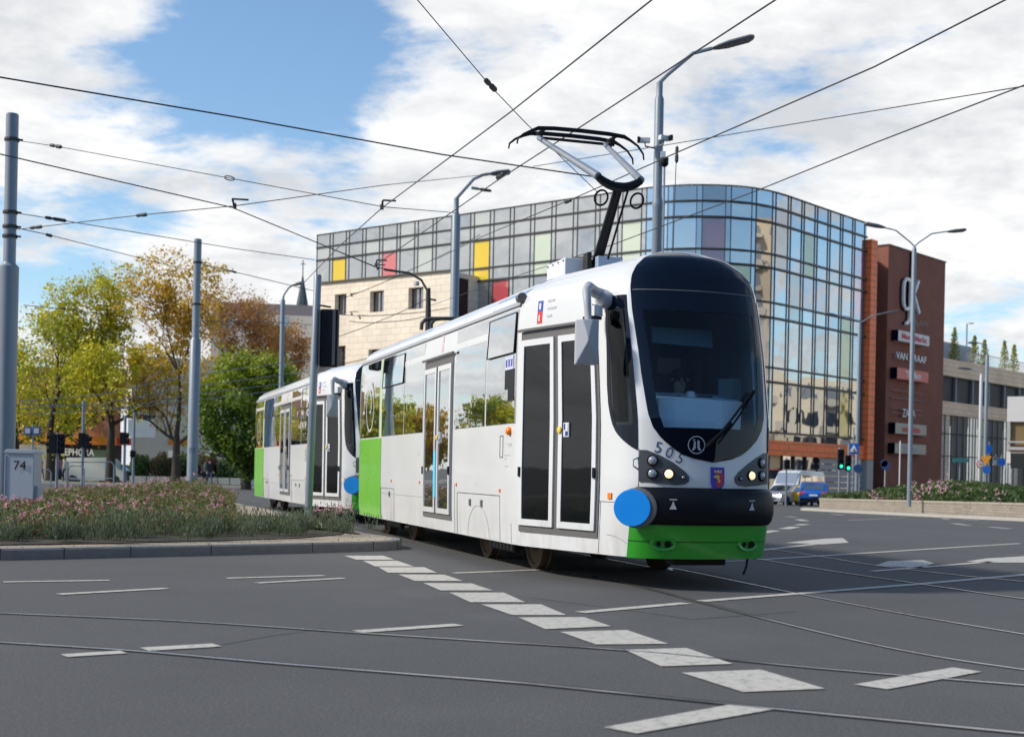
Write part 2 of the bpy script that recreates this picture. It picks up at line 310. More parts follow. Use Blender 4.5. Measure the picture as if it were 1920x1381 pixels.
def text(mb, s, size, origin, u, w, depth=.004, mi=0, align='CENTER', sx=1.0, off=0.0):
    key = (s, align, off)
    if key not in _tm:
        c = bpy.data.curves.new('t', 'FONT'); c.body = s; c.align_x = align; c.align_y = 'CENTER'; c.size = 1; c.offset = off; c.resolution_u = 3
        o = bpy.data.objects.new('t', c); COL.objects.link(o); dg = bpy.context.evaluated_depsgraph_get()
        me = bpy.data.meshes.new_from_object(o.evaluated_get(dg)); _tm[key] = ([v.co.copy() for v in me.vertices], [list(p.vertices) for p in me.polygons])
        bpy.data.objects.remove(o); bpy.data.curves.remove(c)
    vs, fs = _tm[key]; o_ = Vector(origin); u = Vector(u); w = Vector(w); n = u.cross(w).normalized(); b0 = len(mb.v)
    mb.v += [o_+u*v.x*size*sx+w*v.y*size+n*depth for v in vs]
    for f in fs: mb.f.append([b0+k for k in f]); mb.mi.append(mi); mb.uv.append(None)
    return mb
def quads_cloud(name, cen, nrm, size, tint, m, parent=None, aspect=1.6, shape=4):
    """many small leaf faces"""
    n = len(cen); cen = np.asarray(cen, float); nrm = np.asarray(nrm, float); nrm /= np.linalg.norm(nrm, axis=1, keepdims=True)+1e-9
    r = rng.normal(size=(n, 3)); a = np.cross(nrm, r); a /= np.linalg.norm(a, axis=1, keepdims=True)+1e-9; b = np.cross(nrm, a)
    sz = np.asarray(size, float).reshape(-1, 1)*np.ones((n, 1))
    a = a*sz*.5*aspect; b = b*sz*.5
    v = np.stack([cen-a, cen+b*.9-a*.1, cen+a, cen-b*.9-a*.1], 1).reshape(-1, 3)
    if parent is not None and '_inv' in PINV.get(parent.name, {}):
        mi = np.array(PINV[parent.name]['_inv']); v = v@mi[:3, :3].T+mi[:3, 3]
    me = bpy.data.meshes.new(name); me.vertices.add(4*n); me.vertices.foreach_set('co', v.ravel())
    me.loops.add(4*n); me.loops.foreach_set('vertex_index', np.arange(4*n, dtype=np.int32)); me.polygons.add(n)
    me.polygons.foreach_set('loop_start', np.arange(0, 4*n, 4, dtype=np.int32)); me.polygons.foreach_set('loop_total', np.full(n, 4, dtype=np.int32))
    me.update(calc_edges=True); me.validate()
    at = me.attributes.new('tint', 'FLOAT', 'FACE'); at.data.foreach_set('value', np.asarray(tint, dtype=np.float32)*np.ones(n, dtype=np.float32))
    me.materials.append(m); o = bpy.data.objects.new(name, me); COL.objects.link(o)
    if parent is not None: o.parent = parent
    return o
def leaf_mat(name, c1, c2):
    if name in MATS: return MATS[name]
    m = mat(name, c1, .55, attr=c2); nt = m.node_tree; b = nt.nodes['Principled BSDF']; out = nt.nodes['Material Output']
    t = nt.nodes.new('ShaderNodeBsdfTranslucent'); mx = nt.nodes.new('ShaderNodeMixShader'); mx.inputs[0].default_value = .42
    src = b.inputs['Base Color'].links[0].from_socket; nt.links.new(src, t.inputs[0]); nt.links.new(b.outputs[0], mx.inputs[1]); nt.links.new(t.outputs[0], mx.inputs[2]); nt.links.new(mx.outputs[0], out.inputs[0])
    return m
# ============================================================ GROUND, ROADS
def sheet(name, xs, ys, m, h=0.0):
    mb = MB(); nx = len(xs)
    mb.v = [Vector((x, y, gz(x, y)+h)) for y in ys for x in xs]
    for j in range(len(ys)-1):
        for i in range(nx-1): mb.f.append([j*nx+i, j*nx+i+1, (j+1)*nx+i+1, (j+1)*nx+i]); mb.mi.append(0); mb.uv.append(None)
    mb.raw = True
    return struct(mb.build(name, m, smooth=60))
xs = [-900, -400, -200, -120]+list(range(-90, 91, 3))+[120, 200, 400, 900]
ys = [-80, -30, 0]+list(range(5, 160, 3))+[180, 250, 400, 800, 1600]
sheet('ground', xs, ys, asphalt())
PAINT = paint_mat()
mk = MB()
def mpoly(px, h=.006): mk.face([G(x, y, h) for x, y in px])
def mline(p0, p1, w=.12, n=1):
    a = G(*p0, .006); b = G(*p1, .006); d = unit(b-a); s = Vector((-d.y, d.x, 0))*w/2
    for i in range(n):
        p = a.lerp(b, i/n); q = a.lerp(b, (i+1)/n)
        for v in (p, q): v.z = gz(v.x, v.y)+.006
        mk.face([p-s, q-s, q+s, p+s])
Z = [[(645, 1041), (718.5, 1041), (740, 1048.5), (668, 1048.5)], [(680, 1050.4), (744.6, 1050.4), (776, 1061), (703, 1061)], [(709, 1062.5), (795.6, 1062.5), (819.6, 1073), (728, 1073)],
     [(746.7, 1076), (833, 1076.5), (868.5, 1088.3), (778, 1088.3)], [(793.5, 1092), (884, 1092.7), (923.8, 1106), (826, 1106)], [(842.5, 1110), (944.6, 1110), (985, 1128), (882, 1128)],
     [(902, 1132), (1015, 1132), (1062, 1152), (960, 1152)], [(972, 1156.5), (1095, 1156), (1146, 1173), (1022, 1178.5)], [(1050, 1183.5), (1175, 1180), (1253, 1206), (1117.4, 1207)],
     [(1172, 1217), (1287.5, 1213.7), (1374, 1243.4), (1239.6, 1248)], [(1278, 1260), (1426.5, 1254), (1547.7, 1290), (1393, 1296)],
     [(1601, 1282), (1786, 1250), (1841, 1258), (1664, 1291)], [(1132, 1362), (1373.7, 1318.6), (1460, 1326.8), (1194, 1373.7)],
     [(1472, 1017), (1510, 1012.7), (1550, 1009), (1580, 1008), (1592, 1016.6), (1540, 1020), (1530, 1019)],
     [(1640, 1060), (1665, 1051), (1730, 1049), (1752, 1055), (1726, 1064)], [(1810, 1052), (1850, 1046), (1920, 1042), (1990, 1046), (1970, 1054), (1860, 1054)]]
for q in Z: mpoly(q)
for a, b, w in [((1088, 1147), (1287, 1129.5), .12), ((1314, 1126), (1723, 1094), .12), ((1723, 1094), (1960, 1073), .12), ((1431, 1048), (1912, 1018), .12), ((1420, 1031.5), (1530, 1019), .14),
                ((1635, 1070), (1860, 1052), .12), ((6, 1090), (205, 1087), .1), ((110, 1113), (312, 1102), .11), ((425, 1083), (608, 1078), .1), ((482, 1092), (645, 1083), .1), ((670, 1183), (860, 1170), .13),
                ((270, 1216), (407, 1208), .15), ((120, 1228), (232, 1221), .12), ((850, 1073.5), (1020, 1067), .1), ((1475, 967.5), (1492, 969), .25), ((1497, 973), (1510, 976), .25), ((1497, 984), (1511, 982), .25),
                ((1470, 991), (1492, 987), .25), ((1430, 998), (1455, 994), .2), ((1786, 980.5), (1818, 984.5), .2), ((1856, 987), (1893, 990.5), .2), ((1765, 971), (1780, 973), .2), ((1805, 973), (1835, 975), .2), ((1560, 963), (1580, 965), .2), ((1240, 1055), (1400, 1050), .1), ((1590, 975), (1700, 970), .08)]:
    mline(a, b, w, 4)
struct(mk.build('road_markings', PAINT))
pt = MB(); pt2 = MB()
def seam(px, w=.018):
    q = [G(x, y, .0015) for x, y in px]
    for a, b in zip(q, q[1:]):
        d = unit(b-a); s = Vector((-d.y, d.x, 0)); n = max(2, int((b-a).length/.4)); prev = None
        for k in range(n+1): p = a.lerp(b, k/n)+s*random.gauss(0, .012); c = (p-s*w/2*random.uniform(.5, 1.3), p+s*w/2*random.uniform(.5, 1.3)); (pt2.face([prev[0], c[0], c[1], prev[1]]) if prev else None); prev = c
for px in ([(407, 1209), (520, 1190), (610, 1176)], [(1000, 1120), (1300, 1160), (1500, 1145)], [(1500, 1000), (1700, 1030), (1920, 1035)]): seam(px)
struct(pt2.build('tar_seams', mat('tar', (.035, .034, .034), .6)))
# rails: head, groove and a strip of grime each side
def rail(px, w=.055, ext=0):
    pts = [G(x, y) for x, y in px]
    # resample smooth (Catmull-Rom)
    out = []
    P_ = [pts[0]*2-pts[1]]+pts+[pts[-1]*2-pts[-2]]
    for i in range(1, len(P_)-2):
        for k in range(8):
            t = k/8; a, b, c, d = P_[i-1], P_[i], P_[i+1], P_[i+2]
            out.append(.5*((2*b)+(c-a)*t+(2*a-5*b+4*c-d)*t*t+(3*b-a-3*c+d)*t**3))
    out.append(pts[-1])
    def strip(mb, off, hw, h):
        L_ = []
        for i, p in enumerate(out):
            d = unit(out[min(i+1, len(out)-1)]-out[max(i-1, 0)]); s = Vector((-d.y, d.x, 0)); z = gz(p.x, p.y)+h
            L_.append(((p+s*(off-hw)).to_2d(), (p+s*(off+hw)).to_2d(), z))
        for (a, b, z), (c, d, z2) in zip(L_, L_[1:]): mb.face([(*a, z), (*c, z2), (*d, z2), (*b, z)])
    strip(gr_, .018, .046, .0022+.0005*len(rails)); strip(rl_, 0, .016, .0060+.0004*len(rails)); rails.append(1)
rails = []; gr_ = MB(); rl_ = MB()
O1 = Vector((-.154, 18.73, 0)); F1 = Vector((.294, -.956, 0)).normalized(); L1 = Vector((-F1.y, F1.x, 0))
def proj(p):
    d = Vector(p)-Vector((0, 0, EYE)); X, Y, Zz = d; a = (X*math.cos(RHO)+Zz*math.sin(RHO))/Y; b = (Zz*math.cos(RHO)-X*math.sin(RHO))/Y
    return (960+a*F_PX, Y0-b*F_PX)
def tr(x, y): return proj(O1+F1*x+L1*y)
rail([tr(-30, -.72-1.0), tr(-14, -.80), tr(-4, -.72), tr(0, -.72), tr(4, -.72), (1140, 1086), (1300, 1126), (1400, 1152), (1600, 1200), (1760, 1232), (1935, 1258)])
rail([tr(-30, .72-1.0), tr(-14, .64), tr(-4, .72), tr(0, .72), tr(4, .72), (1265, 1066), (1480, 1110), (1700, 1152), (1935, 1192)])
rail([(-60, 1147), (0, 1150), (340, 1165), (670, 1187), (900, 1202), (1200, 1222), (1560, 1256), (1940, 1287)])
rail([(-60, 1202), (0, 1205), (250, 1221), (500, 1243), (760, 1264), (960, 1280), (1130, 1297), (1500, 1335), (1940, 1378)])
rail([(1380, 1024), (1431, 1029), (1490, 1036), (1560, 1047), (1640, 1060), (1800, 1079), (1960, 1094)])
rail([(1380, 1041), (1445, 1052), (1560, 1071), (1690, 1090), (1890, 1119), (1990, 1132)])
gr_.raw = True; rl_.raw = True
struct(gr_.build('track_bed', M['groove'])); struct(rl_.build('tram_rails', M['rail']))
# ------------------------------------------------------------ island with kerb
def g0(x, y): return G(x, y)
def gb(x, y): v = G(x, y, .12); v.z = 0; return v
front = [Vector((-15, 13.4, 0)), Vector((-9, 13.9, 0)), g0(0, 1050), g0(120, 1047.5), g0(245, 1044.5), g0(396, 1041), g0(586, 1036), g0(700, 1032.5), g0(745, 1030)]
tip = [Vector((-1.48, 18.05, 0)), Vector((-1.50, 18.3, 0)), Vector((-1.6, 18.6, 0))]
back = [O1+F1*x+L1*(-1.62) for x in (-1.5, -4.5, -7.5)]+[Vector((-5.4, 30, 0)), Vector((-7.6, 36, 0)), Vector((-11, 39, 0)), Vector((-16, 40, 0)), Vector((-20, 36, 0)), Vector((-21, 20, 0))]
outl = front+tip+back
ib = MB(); n_ = len(outl); cen = sum(outl, Vector())/n_
def inset(P0, d):
    r = []
    for i, p in enumerate(P0):
        a = unit(p-P0[i-1]); b = unit(P0[(i+1) % len(P0)]-p); s = unit(Vector((-a.y, a.x, 0))+Vector((-b.y, b.x, 0))); r.append(p+s*d)
    return r
inn = inset(outl, .14); H_ = .125
kb = MB(); top = [p+Vector((0, 0, H_)) for p in outl]; topi = [p+Vector((0, 0, H_)) for p in inn]
chf = [p+Vector((0, 0, H_-.02)) for p in outl]; tch = [a.lerp(b, .12)+Vector((0, 0, H_)) for a, b in zip(outl, inn)]
kb.ring([outl, chf, tch, topi, [p+Vector((0, 0, .02)) for p in inn]], 0, cap=False)
# joints between kerb stones
for i in range(len(outl)-4):
    a, b = outl[i], outl[i+1]; L_ = (b-a).length; k = max(1, round(L_/1.0))
    for j in range(k):
        p = a.lerp(b, j/k); s = unit(b-a); nn = Vector((s.y, -s.x, 0)); kb.box(p+nn*.0006-nn*.068+Vector((0, 0, H_/2+.002)), (.009, .14, H_), math.atan2(s.y, s.x), 1)
struct(kb.build('kerb', [M['curb'], M['groove']]))
ib.face([p+Vector((0, 0, .118)) for p in inn]); ib.raw = True; struct(ib.build('island_paving', M['sand']))
# flower bed: lavender in front, roses behind
def leafcol(name, a, b): return leaf_mat(name, a, b)
bedpoly = inset([Vector((-15, 13.9, 0)), Vector((-9, 14.5, 0)), gb(0, 1022), gb(200, 1019), gb(400, 1014), gb(560, 1009), gb(640, 1002), gb(656, 992), Vector((-2.15, 19.2, 0)), Vector((-3.3, 21.2, 0)), Vector((-4.3, 22.0, 0)), Vector((-5.15, 24.5, 0)), Vector((-6.1, 29, 0)), Vector((-6.9, 33, 0)), Vector((-9.5, 35.5, 0)), Vector((-13, 35, 0)), Vector((-17, 33, 0)), Vector((-19, 20, 0))], .0)
def inpoly(x, y, P0):
    c = np.zeros(len(x), bool); n = len(P0)
    for i in range(n):
        x1, y1 = P0[i].x, P0[i].y; x2, y2 = P0[(i+1) % n].x, P0[(i+1) % n].y
        k = ((y1 > y) != (y2 > y)) & (x < (x2-x1)*(y-y1)/(y2-y1+1e-12)+x1); c ^= k
    return c
def edge_dist(x, y, P0):
    d = np.full(len(x), 1e9)
    for i in range(len(P0)):
        a = P0[i]; b = P0[(i+1) % len(P0)]; L2 = (b-a).length_squared+1e-9
        t = np.clip(((x-a.x)*(b.x-a.x)+(y-a.y)*(b.y-a.y))/L2, 0, 1); d = np.minimum(d, np.hypot(x-(a.x+t*(b.x-a.x)), y-(a.y+t*(b.y-a.y))))
    return d
sb = MB(); sb.face([p+Vector((0, 0, .13)) for p in bedpoly]); sb.raw = True; struct(sb.build('soil', M['soil']))
def scatter(P0, n, near=None):
    xs_ = [p.x for p in P0]; ys_ = [p.y for p in P0]; X = rng.uniform(min(xs_), max(xs_), n); Y = rng.uniform(min(ys_), max(ys_), n)
    # keep more of the near points, drop those the camera never sees
    k = inpoly(X, Y, P0) & (X > -.40*Y-1.0); return X[k], Y[k]
X, Y = scatter(bedpoly, 9000); ed = edge_dist(X, Y, bedpoly)
def blades(name, X, Y, Hh, per, spread, m, size, tintf, label, up=1.0, z0=.15, aspect=3.0):
    n = len(X); k = np.repeat(np.arange(n), per); h = rng.uniform(.05, 1, len(k))**.8
    th = rng.uniform(0, 2*np.pi, len(k)); rr = rng.uniform(0, 1, len(k))**.6*spread*(.45+.75*h)
    c = np.stack([X[k]+np.cos(th)*rr, Y[k]+np.sin(th)*rr, z0+h*Hh[k]], 1)
    nr = np.stack([np.cos(th), np.sin(th), rng.uniform(-.1, up, len(k))], 1)+rng.normal(scale=.5, size=(len(k), 3))
    return quads_cloud(name, c, nr, size(len(k)), tintf(len(k), h, k), m, None, aspect)
front_line = edge_dist(X, Y, [Vector((-15, 13.9, 0)), Vector((-9, 14.5, 0)), gb(0, 1022), gb(200, 1019), gb(400, 1014), gb(560, 1009), gb(640, 1002), gb(560, 1009), gb(400, 1014), gb(200, 1019), gb(0, 1022), Vector((-9, 14.5, 0))])
lav = front_line < .95+rng.normal(scale=.25, size=len(X)); clump = np.sin(X*2.1+1)*np.cos(Y*1.7)*.5+.5
Xl, Yl = X[lav], Y[lav]; nl = len(Xl); ci, cj = np.floor(Xl/.46), np.floor(Yl/.5); hsh = lambda a, b, q: np.modf(np.abs(np.sin(a*12.9898+b*78.233+q)*43758.5453))[0]
Xl = (ci+.5+.5*(hsh(ci, cj, 1)-.5))*.46+rng.normal(scale=.085, size=nl); Yl = (cj+.5+.5*(hsh(ci, cj, 2)-.5))*.5+rng.normal(scale=.085, size=nl); hcl = .45+.75*hsh(ci, cj, 3)
# lavender clumps: upright grey-green spikes
ml = leafcol('lavender_leaf', (.035, .065, .035), (.16, .19, .12)); n = nl*70
k = np.repeat(np.arange(nl), 70); th = rng.uniform(0, 2*np.pi, n); tilt = rng.uniform(0, .42, n)**1; Ls = rng.uniform(.14, .42, n)*hcl[k]; q = rng.uniform(.15, 1, n)
dx = np.cos(th)*tilt; dy = np.sin(th)*tilt
c = np.stack([Xl[k]+rng.normal(scale=.06, size=n)+dx*Ls*q, Yl[k]+rng.normal(scale=.06, size=n)+dy*Ls*q, .15+Ls*q], 1)
a = np.stack([dx, dy, np.ones(n)], 1); a /= np.linalg.norm(a, axis=1, keepdims=True); side = np.cross(a, rng.normal(size=(n, 3))); side /= np.linalg.norm(side, axis=1, keepdims=True)
nr = np.cross(a, side); hl = .035; hw = .007
v = np.stack([c-a*hl, c+side*hw, c+a*hl, c-side*hw], 1).reshape(-1, 3)
me = bpy.data.meshes.new('lavender'); me.from_pydata(v.tolist(), [], np.arange(4*n).reshape(-1, 4).tolist()); at = me.attributes.new('tint', 'FLOAT', 'FACE'); at.data.foreach_set('value', (q*.45+rng.uniform(0, .3, n)+.3*(hcl[k]-.45)).astype(np.float32)); me.materials.append(ml)
o = bpy.data.objects.new('lavender', me); COL.objects.link(o); tag(o, 'grey-green lavender clumps edging the front of the flower bed', 'lavender', kind='stuff')
# roses: ground-cover bushes with green and reddish leaves, dry stems and pink flowers
Xr, Yr = X[~lav], Y[~lav]; edr = ed[~lav]; nrr = len(Xr)
hr = .12+.40*(np.sin(Xr*.9+2)*np.cos(Yr*.55+1)*.5+.5)+.05*rng.normal(size=nrr)+.12*np.clip((Yr-22)/8, 0, 1); hr *= np.clip(.5+edr*.9, .5, 1)*.88*np.clip(.62+((960+2500*Xr/Yr)-70)/220, .62, 1)
mr_ = leafcol('rose_leaf', (.05, .12, .028), (.22, .22, .07))
blades('rose_shrubs', Xr, Yr, hr, 46, .17, mr_, lambda n: rng.uniform(.02, .045, n), lambda n, h, k: np.clip(rng.uniform(0, 1, n)**1.5*.9+.1*h, 0, 1), '', 1.2, .15, 1.5)
tag(bpy.data.objects['rose_shrubs'], 'low rose bushes with green leaves filling the flower bed', 'rose bushes', kind='stuff')
mb_ = leafcol('dry_rose_twigs', (.20, .06, .05), (.28, .15, .10)); sel = rng.uniform(size=nrr) < .7
blades('dry_rose_stems', Xr[sel], Yr[sel], hr[sel]*1.08, 12, .17, mb_, lambda n: rng.uniform(.014, .03, n), lambda n, h, k: rng.uniform(0, 1, n), '', .6, .16, 3.4)
tag(bpy.data.objects['dry_rose_stems'], 'reddish brown withered stems and seed heads among the roses', 'rose stems', kind='stuff')
pk = leafcol('pink_petal', (.72, .22, .36), (.82, .52, .58)); dens = (np.sin(Xr*1.3+.5)*np.sin(Yr*.8+2) > -.1); sel = (rng.uniform(size=nrr) < .36) & dens
Xf, Yf, hf = Xr[sel], Yr[sel], hr[sel]; xe = gb(652, 990); 
Xf = np.concatenate([Xf, xe.x+rng.normal(scale=.25, size=26)-.25]); Yf = np.concatenate([Yf, xe.y+rng.normal(scale=.5, size=26)+.6]); hf = np.concatenate([hf, np.full(26, .25)])
c = np.stack([Xf, Yf, .17+hf*rng.uniform(.8, 1.15, len(Xf))], 1); k = np.repeat(np.arange(len(c)), 14); c = c[k]+rng.normal(scale=.022, size=(len(k), 3))
o = quads_cloud('rose_flowers', c, rng.normal(size=(len(c), 3))+np.array([0, -.5, .8]), rng.uniform(.016, .030, len(c)), rng.uniform(0, 1, len(c)), pk, None, 1.1)
tag(o, 'small pink rose blossoms scattered over the flower bed', 'flowers', kind='stuff')
# tiny dry leaves and pebbles on the paving strip
Xp = rng.uniform(-9, -1.5, 2500); Yp = rng.uniform(14, 20, 2500); inner = inpoly(Xp, Yp, inn) & ~inpoly(Xp, Yp, bedpoly); Xp, Yp = Xp[inner], Yp[inner]
o = quads_cloud('gravel', np.stack([Xp, Yp, np.full(len(Xp), .124)], 1), np.stack([rng.normal(scale=.3, size=len(Xp)), rng.normal(scale=.3, size=len(Xp)), np.ones(len(Xp))], 1), rng.uniform(.01, .03, len(Xp)), rng.uniform(0, 1, len(Xp)), leafcol('gravel_bits', (.08, .06, .04), (.34, .29, .22)), None, 1.2)
tag(o, 'loose grit and dead leaves on the island paving', 'gravel', kind='stuff')
# ------------------------------------------------------------ raised planter on the right
def wallstrip(mb, pts, z0f, z1f, mi=0, thick=.3):
    s = 0
    for a, b in zip(pts, pts[1:]):
        L_ = (b-a).length; d = unit(b-a); nn = Vector((d.y, -d.x, 0)); t = -nn*thick
        A0 = Vector((a.x, a.y, z0f(a))); B0 = Vector((b.x, b.y, z0f(b))); A1 = Vector((a.x, a.y, z1f(a))); B1 = Vector((b.x, b.y, z1f(b)))
        mb.face([A0, B0, B1, A1], mi, [(s, A0.z), (s+L_, B0.z), (s+L_, B1.z), (s, A1.z)]); mb.face([A1, B1, B1+t, A1+t], mi, [(s, 0), (s+L_, 0), (s+L_, .3), (s, .3)])
        mb.face([B0+t, A0+t, A1+t, B1+t], mi, [(s+L_, B0.z), (s, A0.z), (s, A1.z), (s+L_, B1.z)]); s += L_
pw = [Vector((20.5, 74, 0)), Vector((16.0, 69, 0)), Vector((14.9, 64.5, 0)), Vector((15.6, 58, 0)), Vector((16.9, 50, 0)), Vector((18.4, 43, 0)), Vector((20.8, 36, 0)), Vector((24, 31, 0)), Vector((29, 27, 0))]
mb = MB(); wallstrip(mb, pw, lambda p: gz(p.x, p.y)-.2, lambda p: gz(p.x, p.y)+.52)
cp = MB(); wallstrip(cp, [p+Vector((-.02, -.02, 0)) for p in pw], lambda p: gz(p.x, p.y)+.523, lambda p: gz(p.x, p.y)+.60, 0, .38)
t = thing('planter_wall', 'low curved grey block wall holding up the raised hedge bed', 'wall', (16.9, 50, gz(16.9, 50)))
mb.build('wall', M['wallstone'], t); cp.build('coping', mat('coping_stone', (.33, .29, .24), .85, var=.2, vscale=4), t)
pk_ = [p+Vector((-1.1, -.9, 0)) for p in pw]
mb = MB(); s = 0
for a, b in zip(pk_, pk_[1:]):
    c_, d_ = a+Vector((1.05, .85, 0)), b+Vector((1.05, .85, 0)); f = lambda p: (p.x, p.y, gz(p.x, p.y)+.10); e_ = lambda p: (p.x, p.y, gz(p.x, p.y)-.02)
    mb.face([e_(a), e_(b), f(b), f(a)]); mb.face([f(a), f(b), f(d_), f(c_)])
struct(mb.build('pavement', M['pave']))
pp = [p+Vector((.25, .2, 0)) for p in pw]+[Vector((40, 32, 0)), Vector((44, 50, 0)), Vector((34, 74, 0)), Vector((16, 76, 0))]
mb = MB(); ctr = Vector((26, 50, 0))
for a, b in zip(pp, pp[1:]+pp[:1]): mb.face([(*q.xy, gz(q.x, q.y)+.45) for q in (a, b, ctr)])
mb.raw = True; struct(mb.build('planter_soil', M['soil']))
X, Y = [], []
for a, b in zip(pw, pw[1:]):
    L_ = (b-a).length; n = int(L_*26)
    for i in range(n):
        t_ = random.random(); q = a.lerp(b, t_); w_ = random.uniform(.35, 9); X.append(q.x+w_*.86); Y.append(q.y+w_*.5)
X = np.array(X); Y = np.array(Y); dd = edge_dist(X, Y, pw+pw[::-1]); lum = np.sin(X*.8)*np.cos(Y*.33+.6)*.5+.5
hh = (.32+.55*np.clip(dd/3.0, 0, 1))*(.62+.75*lum); Zg = np.array([gz(a, b)+.45 for a, b in zip(X, Y)])
def hedge(name, selm, m, per, sp, sz, label, cat, hk=1.0, asp=1.6):
    n = selm.sum(); k = np.repeat(np.where(selm)[0], per); h = rng.uniform(0, 1, len(k))**.6; th = rng.uniform(0, 6.283, len(k)); r_ = rng.uniform(0, 1, len(k))**.5*sp*(1.1-.45*h)
    c = np.stack([X[k]+np.cos(th)*r_, Y[k]+np.sin(th)*r_, Zg[k]+h*hh[k]*hk], 1); nr = np.stack([np.cos(th), np.sin(th), rng.uniform(0, 1.3, len(k))], 1)+rng.normal(scale=.4, size=(len(k), 3))
    o = quads_cloud(name, c, nr, rng.uniform(*sz, len(k)), np.clip(rng.uniform(0, .7, len(k))+.35*lum[k]-.1, 0, 1), m, None, asp); tag(o, label, cat, kind='stuff')
u_ = rng.uniform(size=len(X))
hedge('hedge', u_ > .12, leafcol('hedge_leaf', (.030, .072, .018), (.12, .17, .045)), 55, .42, (.05, .11), 'dense green hedge growing along the raised planter', 'hedge')
hedge('dry_hedge_twigs', (u_ < .25) & (dd < 2.2), leafcol('dry_hedge', (.16, .07, .04), (.24, .18, .09)), 26, .3, (.04, .07), 'brown dry foliage along the front of the planter', 'dry twigs', .6, 2.4)
# pink rose clusters on the planter
fl = MB(); c = []
for px, py, D, n in [(1735, 914, 50.0, 20), (1768, 916, 49.5, 22), (1722, 928, 50.5, 16), (1762, 905, 51.5, 14), (1818, 908, 51, 6), (1640, 926, 57, 18), (1870, 925, 47, 8)]:
    q = P(px, py, D)
    for _ in range(n): c.append(q+Vector((random.gauss(0, .20), random.gauss(0, .25), random.gauss(0, .16))))
c = np.array([tuple(v) for v in c]); k = np.repeat(np.arange(len(c)), 7); c = c[k]+rng.normal(scale=.03, size=(len(k), 3))
o = quads_cloud('pink_rose_clusters', c, rng.normal(size=(len(c), 3))+np.array([-.3, -.8, .5]), rng.uniform(.03, .05, len(c)), rng.uniform(.3, 1, len(c)), pk, None, 1.1)
tag(o, 'pale pink roses blooming at the front of the planter hedge', 'flowers', kind='stuff')
# ============================================================ BUILDINGS
def wallquad(mb, a, b, z0, z1, mi=0, s0=0.0):
    a = Vector(a); b = Vector(b); L_ = (b.xy-a.xy).length
    mb.face([(a.x, a.y, z0), (b.x, b.y, z0), (b.x, b.y, z1), (a.x, a.y, z1)], mi, [(s0, z0), (s0+L_, z0), (s0+L_, z1), (s0, z1)]); return s0+L_
def wallbox(mb, a, b, z0, z1, depth, mi=0):
    """a wall slab whose front runs a->b (seen from the camera left to right), depth going away"""
    a = Vector((*a[:2], 0)); b = Vector((*b[:2], 0)); d = unit(b-a); n = Vector((-d.y, d.x, 0)); c = b+n*depth; e = a+n*depth
    wallquad(mb, a, b, z0, z1, mi); wallquad(mb, b, c, z0, z1, mi); wallquad(mb, c, e, z0, z1, mi); wallquad(mb, e, a, z0, z1, mi)
    mb.face([(p.x, p.y, z1) for p in (a, b, c, e)], mi, [(0, 0), (1, 0), (1, 1), (0, 1)]); mb.face([(p.x, p.y, z0) for p in (e, c, b, a)], mi, [(0, 0), (1, 0), (1, 1), (0, 1)])
E = EYE
gt = thing('glass_office_building', 'long curved glass shopping centre with coloured panes behind the trams', 'building', (16, 112, -1))
tops = [(595, 441.5), (687, 429), (760, 420), (820, 410), (897, 398), (967, 388), (1047, 377), (1127, 365), (1180, 357), (1229, 351), (1279, 347.5), (1333, 347), (1386, 349.5), (1427, 355), (1465, 364), (1522, 382), (1576, 401), (1625.5, 419)]
HG = 24.1
def at_h(x, y, H): d = pix_dir(x, y); D = H/d.z; return Vector((d.x*D, D, 0))
raw = [at_h(x, y, HG) for x, y in tops]
# straighten the two wings, keep the curve
A_, B_ = raw[0], raw[7]; C_, D_ = raw[14], raw[-1]
for i in range(1, 7): raw[i] = A_.lerp(B_, (raw[i]-A_).dot(B_-A_)/(B_-A_).length_squared)
for i in (15, 16): raw[i] = C_.lerp(D_, (raw[i]-C_).dot(D_-C_)/(D_-C_).length_squared)
cl = []
P_ = [raw[0]*2-raw[1]]+raw+[raw[-1]*2-raw[-2]]
for i in range(1, len(P_)-2):
    for k in range(12):
        t = k/12; a, b, c, d = P_[i-1:i+3] if i+3 <= len(P_) else P_[-4:]
        cl.append(.5*((2*b)+(c-a)*t+(2*a-5*b+4*c-d)*t*t+(3*b-a-3*c+d)*t**3))
cl.append(raw[-1]); acc = [0]
for a, b in zip(cl, cl[1:]): acc.append(acc[-1]+(b-a).length)
LT = acc[-1]
def fac(s):
    s = min(max(s, 0), LT-1e-6); import bisect
    i = max(0, bisect.bisect_right(acc, s)-1); i = min(i, len(cl)-2); t = (s-acc[i])/(acc[i+1]-acc[i]+1e-9)
    a = cl[max(i-4, 0)]; b = cl[min(i+5, len(cl)-1)]; d = unit(b-a)
    return cl[i].lerp(cl[i+1], t), Vector((d.y, -d.x, 0))
def s_of(px):     # arc length seen in column px of the roof line
    best = min(range(len(cl)), key=lambda i: abs(proj((cl[i].x, cl[i].y, E+HG*.8))[0]-px)); return acc[best]
nmod = round(LT/2.42); MW = LT/nmod; WW = MW*.80
rowsH = [(24.1, 22.85), (22.75, 21.55), (21.4, 18.9), (18.8, 17.75), (17.6, 14.85), (14.75, 13.6), (13.45, 9.4), (9.3, 8.2), (8.05, 3.95)]
